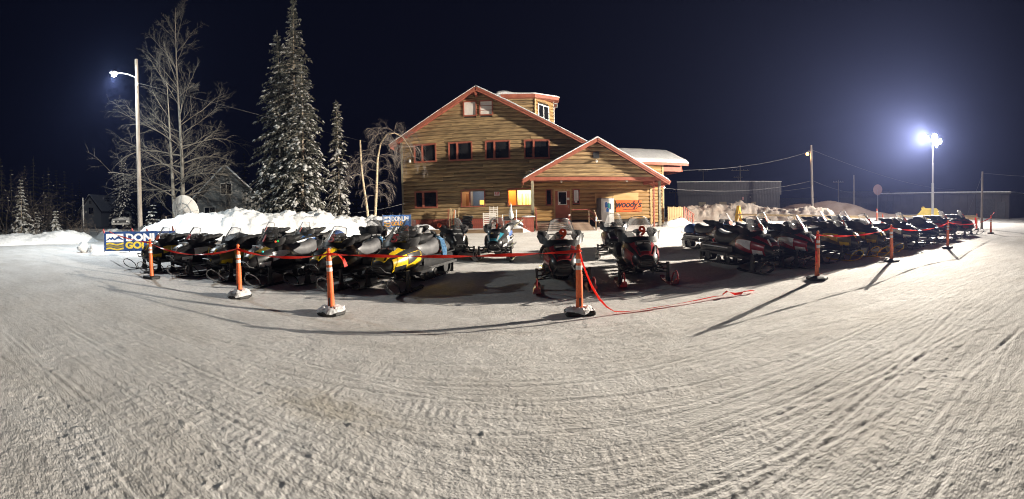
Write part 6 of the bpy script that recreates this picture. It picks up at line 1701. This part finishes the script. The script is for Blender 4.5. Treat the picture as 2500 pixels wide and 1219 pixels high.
def cover(t, seed=0):
    """loose nylon cover thrown over bars, dash and seat front"""
    rr = random.Random(seed); secs = []
    for y, w, z0, z1 in ((-0.30, .26, .80, 1.00), (-0.12, .42, .74, 1.16), (0.08, .50, .70, 1.20), (0.28, .48, .70, 1.17), (0.50, .34, .70, 1.06), (0.80, .27, .62, 1.00), (1.20, .25, .58, 0.98), (1.48, .21, .58, 1.02)):
        secs.append([(x_ * (1 + rr.uniform(-.07, .07)), y + rr.uniform(-.02, .02), z_ + rr.uniform(-.03, .03)) for x_, _, z_ in sec(y, w, z0, z1, 18, 2.3)])
    b = MB(); b.loft(secs); b.build('cover', K['cover'], t, True, auto=28)
def seat_frost_sheen(t, w=0.15):  # snow dusting; on the right row, seat sheen built as a white layer
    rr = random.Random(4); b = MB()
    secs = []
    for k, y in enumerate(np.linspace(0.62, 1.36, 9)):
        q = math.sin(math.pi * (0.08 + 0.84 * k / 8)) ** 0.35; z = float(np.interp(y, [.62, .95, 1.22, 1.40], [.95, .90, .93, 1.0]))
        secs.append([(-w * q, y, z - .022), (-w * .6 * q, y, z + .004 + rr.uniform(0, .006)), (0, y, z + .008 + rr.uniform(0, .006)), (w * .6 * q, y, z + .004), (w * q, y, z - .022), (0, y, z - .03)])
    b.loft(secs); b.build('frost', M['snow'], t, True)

# x, y, heading, (body hood panel decal ski seat shield), number, extras, label
SLEDS = [
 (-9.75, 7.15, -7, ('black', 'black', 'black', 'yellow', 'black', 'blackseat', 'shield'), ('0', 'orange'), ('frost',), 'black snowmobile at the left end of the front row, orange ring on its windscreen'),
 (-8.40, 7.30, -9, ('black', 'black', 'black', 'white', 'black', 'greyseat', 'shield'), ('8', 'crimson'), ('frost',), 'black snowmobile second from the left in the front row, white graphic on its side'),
 (-6.95, 7.45, -10, ('black', 'black', 'olive', 'yellow', 'black', 'blackseat', 'shield'), None, ('cover',), 'black and olive snowmobile behind the second orange post, bars under a black cover'),
 (-5.70, 7.50, -12, ('black', 'olive', 'black', 'white', 'black', 'greyseat', 'smoke'), ('1', 'crimson'), ('bag', 'signals'), 'black snowmobile with grey seat and white side stripe between the second and third orange posts'),
 (-3.95, 7.80, -15, ('black', 'yellow', 'olive', 'black', 'black', 'greyseat', 'shield'), ('5', 'crimson'), ('rope',), 'yellow snowmobile with a red 5 just right of the third orange post'),
 (-2.45, 7.90, -17, ('black', 'yellow', 'yellow', 'black', 'black', 'greyseat', 'smoke'), ('5', 'crimson'), ('rope', 'bag'), 'yellow snowmobile with a red 5 and blue rope, second from the third orange post'),
 (1.04, 7.90, -4, ('black', 'red', 'red', 'black', 'red', 'blackseat', 'shield'), ('9', 'orange'), ('bag', 'saddle'), 'dark red snowmobile with an orange 9 behind the post that has the fallen tape'),
 (2.83, 7.95, -9, ('black', 'red', 'red', 'black', 'red', 'blackseat', 'shield'), ('9', 'orange'), ('bag', 'saddle'), 'dark red snowmobile with an orange 9 facing us, in line with the orange banner'),
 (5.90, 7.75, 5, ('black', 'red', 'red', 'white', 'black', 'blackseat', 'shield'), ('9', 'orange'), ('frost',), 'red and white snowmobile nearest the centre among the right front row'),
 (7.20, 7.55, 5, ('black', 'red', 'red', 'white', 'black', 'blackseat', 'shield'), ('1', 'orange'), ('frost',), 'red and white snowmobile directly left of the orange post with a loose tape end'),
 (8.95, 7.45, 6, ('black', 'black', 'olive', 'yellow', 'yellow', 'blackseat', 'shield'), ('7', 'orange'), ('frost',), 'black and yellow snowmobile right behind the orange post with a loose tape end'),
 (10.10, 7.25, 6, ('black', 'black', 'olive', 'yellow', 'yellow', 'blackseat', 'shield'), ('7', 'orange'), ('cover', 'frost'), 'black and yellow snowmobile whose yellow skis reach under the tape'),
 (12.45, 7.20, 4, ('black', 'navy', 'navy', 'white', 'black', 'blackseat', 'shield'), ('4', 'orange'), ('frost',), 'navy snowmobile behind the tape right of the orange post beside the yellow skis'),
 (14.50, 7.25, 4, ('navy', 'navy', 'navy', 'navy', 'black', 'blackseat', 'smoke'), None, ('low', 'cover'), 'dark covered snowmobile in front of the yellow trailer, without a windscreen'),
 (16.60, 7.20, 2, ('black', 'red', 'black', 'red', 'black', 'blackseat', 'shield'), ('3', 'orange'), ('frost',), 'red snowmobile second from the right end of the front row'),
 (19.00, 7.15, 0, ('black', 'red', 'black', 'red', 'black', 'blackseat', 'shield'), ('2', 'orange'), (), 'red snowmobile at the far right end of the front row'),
 (-9.10, 11.90, -14, ('black', 'blue', 'white', 'blue', 'black', 'blackseat', 'shield'), ('1', 'orange'), (), 'left one of the two blue and white snowmobiles by the snow bank'),
 (-7.45, 11.90, -14, ('black', 'blue', 'white', 'blue', 'black', 'blackseat', 'shield'), ('1', 'orange'), ('bluebag',), 'right one of the two blue and white snowmobiles, with a blue bag'),
 (-4.85, 12.30, 30, ('black', 'black', 'black', 'white', 'black', 'greyseat', 'smoke'), None, ('cover', 'bag'), 'black covered snowmobile in the back row behind the two yellow ones'),
 (-3.50, 12.30, -10, ('black', 'black', 'black', 'red', 'black', 'greyseat', 'smoke'), ('2', 'orange'), ('bag',), 'black snowmobile with an orange 2 below the small blue banner'),
 (-1.98, 12.50, 20, ('black', 'black', 'black', 'white', 'black', 'blackseat', 'smoke'), None, ('bag', 'beacon'), 'black snowmobile in the back row standing in front of the upright stakes'),
 (-0.50, 12.50, -8, ('black', 'teal', 'black', 'white', 'black', 'blackseat', 'smoke'), ('1', 'orange'), ('bluebag',), 'black and teal snowmobile with an orange 1 in front of the white crates'),
 (3.42, 12.10, -16, ('black', 'plum', 'plum', 'white', 'black', 'blackseat', 'shield'), None, ('bag', 'saddle'), 'plum-dark snowmobile in the back row below the ice box, with a tall clear windscreen'),
 (7.25, 11.20, 12, ('black', 'blue', 'navy', 'white', 'black', 'blackseat', 'shield'), ('0', 'orange'), ('bluebag',), 'blue and black snowmobile with bags, leftmost of the right back row'),
 (9.05, 11.30, 8, ('black', 'plum', 'red', 'black', 'black', 'blackseat', 'shield'), ('8', 'orange'), (), 'dark red snowmobile in the right back row, half hidden by two red and white ones'),
 (12.05, 11.00, 6, ('black', 'blue', 'navy', 'white', 'black', 'blackseat', 'shield'), ('6', 'orange'), ('bag',), 'navy snowmobile before the brownish snow pile, with a black bag, left of its twin'),
 (13.75, 11.00, 6, ('black', 'blue', 'navy', 'white', 'black', 'blackseat', 'shield'), ('6', 'orange'), (), 'navy snowmobile before the brownish snow pile, without a bag, right of its twin'),
]
built = []
for i, (x, y, hd, sch, num, ex, lab) in enumerate(SLEDS):
    t = copy_tree(proto); built.append(t)
for t, (x, y, hd, sch, num, ex, lab) in zip(built, SLEDS):
    t.location = (x, y, gz(x, y) - 0.012); t.rotation_euler = (0, 0, R(hd))
    tag(t, lab, 'snowmobile', 'snowmobiles parked in rows behind the barrier tape')
    dress(t, *sch)
    k_ = 0.84 if (x < 0 and y < 9) else (1.0 if 0 < x < 4 else 0.88)
    for c in t.children:
        if c.name.split('.')[0] == 'windscreen': c.scale.z = k_; c.location.z = 0.90 * (1 - k_)
    if num:
        if num[0] in '0': add_plate(t, num[1], 0.02)
        else: add_number(t, num[0], num[1], 0.31 if num[1] == 'orange' else 0.31, 0.03)
    if 'cover' in ex: cover(t, int(abs(x) * 10))
    if 'bag' in ex: bag(t, 'cloth', seed=int(abs(x) * 10))
    if 'bluebag' in ex: bag(t, 'bluecloth', 1.5, 2.1, 0.40, 0.25, seed=int(abs(x) * 10))
    if 'saddle' in ex: saddle(t, int(abs(x) * 10))
    if 'low' in ex:
        for c in list(t.children_recursive):
            if c.name.split('.')[0] in ('windscreen', 'windscreen_rim', 'fairing', 'wind_deflector', 'hand_mitt'): bpy.data.objects.remove(c)
    if 'rope' in ex: ropes(t)
    if 'frost' in ex: seat_frost_sheen(t)
    if 'signals' in ex:
        for (q, m_) in (((0.40, -0.20, 1.03), 'sig_green'), ((0.40, -0.27, 1.02), 'orange'), ((0.33, -0.62, 0.80), 'sig_cyan')):
            b = MB(); b.ell(q, (0.03, 0.035, 0.026), 10, 6); b.build('marker_lens', K[m_], t, True)
    if 'beacon' in ex:
        b = MB(); b.ell((-0.52, 0.05, 1.16), (0.075, 0.075, 0.085), 12, 7); b.build('beacon', K['orange'], t, True)
for c in list(proto.children_recursive): bpy.data.objects.remove(c)
bpy.data.objects.remove(proto)
# names: the first of each kind carries the plain name

# ================================================================== orange posts and tape
POSTS = [(-8.42, 5.63, 'rect', False, 'orange post with a flat black base, in front of the long blue banner'),
         (-5.08, 5.52, 'lump', True, 'orange post with a snow-heaped base, second from the left'),
         (-2.90, 5.36, 'oct', True, 'orange post with an octagonal snowy base, in front of the yellow snowmobiles'),
         (1.01, 5.59, 'rect', True, 'middle orange post, from which a tape has fallen to the ground'),
         (6.00, 5.52, 'oct', False, 'orange post right of the gap, a loose tape end hanging beside it'),
         (9.20, 5.52, 'oct', False, 'orange post between the yellow skis and the navy snowmobile'),
         (13.02, 5.33, 'rect', False, 'orange post in front of the red snowmobiles at the right'),
         (20.60, 5.73, 'rect', False, 'farthest orange post, alone against the dark at the right')]
def post(x, y, base, snow, label, h=1.09, seed=0, lean=(0, 0)):
    t = thing('marker_post', label, 'post', (x, y, gz(x, y)), 0.3 + seed * 0.7, 'orange marker posts holding the barrier tape')
    ML_ = Matrix.Rotation(lean[0], 4, 'X') @ Matrix.Rotation(lean[1], 4, 'Y')
    b = MB(); b.lathe([(0.062, 0.05), (0.058, 0.10), (0.055, 0.30), (0.056, 0.31), (0.052, 0.62), (0.048, 0.66), (0.046, 0.90), (0.047, 0.915), (0.036, 0.95), (0.022, 0.985), (0.020, 1.01)], 18, m=ML_)
    tb = b.build('tube', M['orange_worn'] if seed in (4, 5, 6) else M['orange'], t, True, auto=60)
    b = MB(); b.ell((0, 0, 1.045), (0.036, 0.036, 0.042), 12, 8, m=ML_); b.build('knob', M['orange_worn'] if seed == 3 else M['orange'], t, True)
    for z0, z1 in ((0.70, 0.765), (0.805, 0.87)):
        b = MB(); b.lathe([(0.0505, z0), (0.0495, z1)], 18, m=ML_); b.build('reflective_band', M['reflector'], t, True, auto=60)
    b = MB(); b.box(-0.014, -0.0635, 0.14, 0.014, -0.052, 0.27, ML_); b.build('slot', M['dark_metal'], t)
    if base == 'rect':
        b = MB(); b.bbox(-0.23, -0.15, 0, 0.23, 0.15, 0.075, 0.02)
    else:
        b = MB(); b.lathe([(0.235, 0), (0.25, 0.02), (0.245, 0.055), (0.18, 0.075), (0.07, 0.085)], 8)
    b.build('base', M['rubber'], t)
    if snow:
        b = MB(); n = 18
        hgt = 0.085 if base == 'lump' else 0.04
        vs = []; fs = []
        for i, (r_, z_) in enumerate(((0.24, 0.055), (0.21, 0.075 + hgt * 0.55), (0.14, 0.08 + hgt), (0.065, 0.085 + hgt * 0.8))):
            for k in range(n): vs.append((r_ * (1 + 0.12 * math.sin(k * 2.3 + seed + i)) * math.cos(6.2832 * k / n), (0.72 if base == 'rect' else 1) * r_ * (1 + 0.12 * math.sin(k * 1.7 + seed)) * math.sin(6.2832 * k / n), z_ + 0.02 * math.sin(k * 1.9 + i * 2 + seed)))
        for i in range(3):
            for k in range(n): fs.append((i * n + k, i * n + (k + 1) % n, (i + 1) * n + (k + 1) % n, (i + 1) * n + k))
        fs.append(tuple(range(3 * n, 4 * n))); fs.append(tuple(range(n))[::-1])
        b.add(vs, fs); b.build('snow', M['snow'], t, True)
    b = MB(); b.tube([(0.038 * math.cos(a), 0.038 * math.sin(a), 0.985 + 0.006 * math.sin(3 * a)) for a in np.linspace(0, 6.4, 14)], 0.013, 6); b.build('tape_knot', M['tape'], t, True)
    return t
LEAN = [(0.0, -0.035), (0, -0.02), (0, -0.03), (0, 0.0), (0, 0.03), (0, -0.03), (0, 0.035), (0, 0.02)]
for i, (x, y, ba, sn_, lb) in enumerate(POSTS): post(x, y, ba, sn_, lb, seed=i, lean=(0, 0))
for t in [o for o in COL.objects if o.name.startswith('marker_post')]:
    i = min(range(8), key=lambda k: (Vector(POSTS[k][:2]) - t.location.xy).length); t.rotation_euler = (0, LEAN[i][1], 0.0)
p = polar(2141, 31.6); post(p.x, p.y, 'rect', False, 'slim orange marker post beside the traffic cone behind the snowmobiles', seed=8)
p = polar(2385, 25.0); post(p.x, p.y, 'rect', True, 'orange marker post half hidden at the foot of the short guyed pole', seed=9)

def ribbon(name, pts, w, label, turns=1.0, ph=0.0, th=0.0012, group='red barrier tapes strung between the posts', flat=None):
    pts = [Vector(p) for p in pts]; n = len(pts); rows = []
    for i, p in enumerate(pts):
        d = (pts[min(i + 1, n - 1)] - pts[max(i - 1, 0)]).normalized()
        up_ = Vector((0, 0, 1)); s_ = d.cross(up_); s_ = s_.normalized() if s_.length > 0.02 else Vector((0, 1, 0)); up2 = s_.cross(d).normalized()
        a = ph + turns * math.pi * i / (n - 1) if flat is None else flat(i / (n - 1))
        wv_ = up2 * math.cos(a) + s_ * math.sin(a); nv = d.cross(wv_).normalized()
        rows.append([p + wv_ * w / 2 + nv * th, p + wv_ * w / 2 - nv * th, p - wv_ * w / 2 - nv * th, p - wv_ * w / 2 + nv * th])
    b = MB(); c = pts[0].copy(); b.loft([[q - c for q in r_] for r_ in rows]); o = b.build(name, M['tape'], None, True, tuple(c), auto=60)
    return tag(o, label, 'tape', group)
def top(i): return Vector((POSTS[i][0] + 0.98 * math.sin(LEAN[i][1]), POSTS[i][1] - 0.04, gz(*POSTS[i][:2]) + 0.985))
def span(a, b_, sag, n=40, skew=0.5):
    return [Vector(a).lerp(Vector(b_), k / n) - Vector((0, 0, 4 * sag * (k / n) * (1 - k / n))) for k in range(n + 1)]
ribbon('barrier_tape', span(top(0), top(1), 0.20), 0.042, 'sagging barrier tape between the two left orange posts', 2.2, 0.6)
ribbon('barrier_tape', span(top(1), top(2), 0.10), 0.048, 'barrier tape between the second and third orange posts from the left', 2.0, -0.9)
ribbon('barrier_tape', span(top(2), top(3), 0.02), 0.048, 'taut barrier tape in front of the yellow snowmobiles and across the centre', 4.0, 0.2)
ribbon('barrier_tape', span(top(4), top(5), 0.10), 0.045, 'sagging barrier tape right of the gap, in front of the yellow skis', 3.0, 0.9)
ribbon('barrier_tape', span(top(5), top(6), 0.17), 0.045, 'sagging barrier tape in front of the navy snowmobiles', 3.0, 1.0)
ribbon('barrier_tape', span(top(6), top(7), 0.22), 0.05, 'barrier tape rising to the farthest orange post', 2.0, 0.8)
ribbon('barrier_tape', span(top(0), (-14.2, 7.35, 1.12), 0.06), 0.045, 'thin barrier tape from the left orange post to the blue banner', 2.0, 0.3, group='red barrier tapes strung between the posts')
# fallen tape: from the middle post down to the snow and along it
f = [(1.02, 5.55, 0.95), (1.06, 5.53, 0.80), (1.12, 5.51, 0.62), (1.20, 5.48, 0.42), (1.29, 5.46, 0.26), (1.40, 5.43, 0.13), (1.52, 5.42, 0.05), (1.68, 5.42, 0.03), (1.9, 5.43, 0.028), (2.2, 5.46, 0.03), (2.6, 5.50, 0.028), (3.0, 5.54, 0.03), (3.35, 5.58, 0.034), (3.62, 5.58, 0.03)]
ribbon('barrier_tape', f, 0.042, 'fallen barrier tape curving from the middle post down onto the snow', flat=lambda u: 0.25 + (0.75 if u < 0.45 else 1.1) * min(1, u * 2.2) + 0.3 * math.sin(u * 16))
f = [(3.58, 5.60, 0.04), (3.66, 5.57, 0.10), (3.74, 5.60, 0.06), (3.80, 5.52, 0.035), (3.95, 5.52, 0.03), (4.02, 5.56, 0.04), (4.18, 5.50, 0.05), (4.26, 5.55, 0.03)]
ribbon('barrier_tape', f, 0.05, 'crumpled loose end of the fallen tape lying on the snow', flat=lambda u: 0.9 + 0.9 * math.sin(u * 9))
f = [top(4) + Vector((-0.05, -0.01, -0.02)), top(4) + Vector((-0.12, 0.0, -0.10)), top(4) + Vector((-0.10, 0.0, -0.35)), top(4) + Vector((-0.085, 0, -0.62))]
ribbon('barrier_tape', f, 0.04, 'loose tape end hanging down beside the orange post right of the gap', flat=lambda u: 1.2 + 0.4 * u)
for k, (dx, s) in enumerate(((0.05, 1), (-0.02, -1))):
    p = polar(2382, 24.2); f = [(p.x + dx, p.y, 0.98), (p.x + dx + 0.05 * s, p.y, 0.6), (p.x + dx + 0.10 * s, p.y, 0.1)]
    ribbon('barrier_tape', f, 0.06, ('orange tape streamer hanging from the last rail, nearer the pole', 'orange tape streamer hanging from the last rail, farther from the pole')[k], 0.4, 0.8)
ribbon('barrier_tape', [(20.6, 5.7, 1.06), (20.75, 5.6, 1.2), (21.0, 5.65, 1.25)], 0.07, 'short tape tail flicking up from the farthest orange post', 0.5, 0.5)
ribbon('barrier_tape', [(-2.86, 5.31, 0.99), (-2.72, 5.28, 1.0), (-2.62, 5.28, 0.92), (-2.58, 5.3, 0.80)], 0.06, 'short tape tail beside the knob of the post with the octagonal snowy base', 0.8, 0.4)

# ================================================================== banners
m_navy = pm('blue_banner_cloth', (0.008, 0.038, 0.14), (0.012, 0.052, 0.19), rough=0.5, scale=1.5)
m_gold = pm('gold_print', (0.60, 0.45, 0.04), rough=0.5); m_wh = pm('white_print', (0.74, 0.74, 0.76), rough=0.5); m_gd2 = pm('dark_gold_print', (0.22, 0.17, 0.02), rough=0.5); m_or2 = pm('orange_gold_print', (0.72, 0.36, 0.05), rough=0.5)
def banner(a, b_, z0, z1, label, gold, blue, folds, name_px=1.0):
    a, b_ = Vector(a), Vector(b_); L = (b_ - a).xy.length; H_ = z1 - z0; ang = math.atan2(b_.y - a.y, b_.x - a.x); mid = (a + b_) / 2
    t = thing('banner', label, 'banner', (mid.x, mid.y, gz(mid.x, mid.y)), ang)
    n = 40; wav = lambda u: folds * (math.sin(u * 23) * 0.5 + 0.5 * math.sin(u * 41 + 1))
    rows = []
    for k in range(n + 1):
        u = k / n; x_ = -L / 2 + L * u; y_ = wav(u); sg_ = 0.02 * math.sin(u * math.pi * 3) ** 2
        rows.append([(x_, y_, z0), (x_, y_, z1 - sg_), (x_, y_ + 0.006, z1 - sg_), (x_, y_ + 0.006, z0)])
    b = MB(); b.loft(rows); sh = b.build('sheet', blue, t, True, auto=50)
    yo = -abs(folds) - 0.006
    k_ = H_ / 1.0
    def drape(me_o):
        """lay flat print onto the wavy cloth"""
        me = me_o.data; off = me_o.location
        for v in me.vertices:
            u = (v.co.x + off.x + L / 2) / L; v.co.y += wav(u) - 0.008 - off.y
    def txt(s, size, mat, x, z, sx, bold):
        me = text_mesh(s, size, mat, bold, 0, 0.0012, sx).copy(); o = place('lettering', me, sh, (x, 0, z)); drape(o)
    zc = (z0 + z1) / 2
    txt('DONLIN', 0.50 * k_, m_wh, 0.115 * L, zc + 0.19 * H_, L * 0.62 / (0.50 * k_ * 3.95), 0.022 * k_)
    txt('GOLD', 0.46 * k_, gold, 0.01 * L, zc - 0.20 * H_, L * 0.40 / (0.46 * k_ * 2.75), 0.024 * k_)
    # mark: peaks over golden waves
    x0, x1 = -0.47 * L, -0.22 * L; w_ = x1 - x0
    def pr(lo_, hi_, mat, d, uu):
        b = MB(); n_ = 28; rows = []
        for k in range(n_ + 1):
            u = k / n_; xx = x0 + w_ * u; za = z0 + H_ * float(np.interp(u, uu, lo_)); zb_ = z0 + H_ * float(np.interp(u, uu, hi_))
            rows.append([(xx, -d, za), (xx, -d, zb_), (xx, -d + 0.002, zb_), (xx, -d + 0.002, za)])
        b.loft(rows); o = b.build('emblem', mat, sh); drape(o)
    pr((.45, .45), (.88, .88), m_wh, 0.0, (0, 1))
    uu = (0, .12, .22, .28, .38, .44, .52, .60, .74, .86, 1)
    pr((.54, .55, .62, .55, .61, .57, .55, .60, .64, .58, .55), (.56, .62, .71, .65, .75, .66, .63, .70, .78, .67, .58), blue, 0.004, uu)
    uw = [k / 10 for k in range(11)]
    for j, mt in enumerate((gold, m_gd2, gold)):
        c_ = [.40 - .125 * j + .035 * math.sin(k * 0.75) for k in range(11)]
        pr([q_ - .085 for q_ in c_], c_, mt, 0.0, uw)
    for u in (0.0, 0.36, 0.6, 1.0):
        b = MB(); b.box(-0.018, 0.012, 0, 0.018, 0.045, z1 + 0.06); o = b.build('stake', M['pole'], t); o.location = (-L / 2 + L * u, 0, 0)
    return t
p, q = polar(253, 18.7), polar(427, 18.0)
banner((p.x, p.y), (q.x, q.y), 0.05, 1.03, 'long blue DONLIN GOLD banner with a mountain mark on stakes at the left', m_gold, m_navy, 0.010)
p, q = polar(934, 21.5), polar(1003, 21.2)
banner((p.x, p.y), (q.x, q.y), 0.42, 1.14, 'small blue DONLIN GOLD banner near the left corner of the lodge', m_or2, pm('pale_blue_banner_cloth', (0.06, 0.16, 0.42), (0.08, 0.20, 0.5), rough=0.5), 0.012)
for px_, d_, z_, h_, lb in ((252, 18.6, 0.95, 0.22, 'pink flagging on the left end of the long blue banner'), (322, 18.35, 1.02, 0.14, 'pink flagging on the top edge of the long blue banner, left of the other'), (358, 18.2, 1.02, 0.13, 'pink flagging on the top edge of the long blue banner near its middle'), (421, 17.9, 1.0, 0.24, 'dark red flagging on the right end stake of the long blue banner')):
    p = polar(px_, d_); b = MB(); b.loft([[(-0.05 - 0.01 * k, 0, z_ + h_ * k / 4), (0.05 + 0.01 * math.sin(k * 2), 0.02 * math.sin(k * 1.5), z_ + h_ * k / 4), (0.05, 0.025 + 0.02 * math.sin(k * 1.5), z_ + h_ * k / 4), (-0.05, 0.02, z_ + h_ * k / 4)] for k in range(5)])
    tag(b.build('flagging', M['pink'] if px_ < 420 else M['red'], None, True, (p.x, p.y, gz(p.x, p.y))), lb, 'flagging', 'flagging tied to the long blue banner')

# ================================================================== frosty air
if HAZE_DENSITY > 0:
    hz = bpy.data.materials.new('ice_haze'); hz.use_nodes = True
    hz.cycles.volume_sampling = 'EQUIANGULAR'; hz.cycles.homogeneous_volume = True
    nt = hz.node_tree; nt.nodes.clear(); o_ = nt.nodes.new('ShaderNodeOutputMaterial'); v_ = nt.nodes.new('ShaderNodeVolumePrincipled')
    v_.inputs['Color'].default_value = (0.36, 0.45, 1.0, 1); v_.inputs['Density'].default_value = HAZE_DENSITY; v_.inputs['Anisotropy'].default_value = 0.60
    nt.links.new(v_.outputs[0], o_.inputs['Volume'])
    b = MB(); b.box(-130, -60, -1.2, 130, 150, 40); h = b.build('haze', hz, None); h['kind'] = 'stuff'
    h.display_type = 'WIRE'
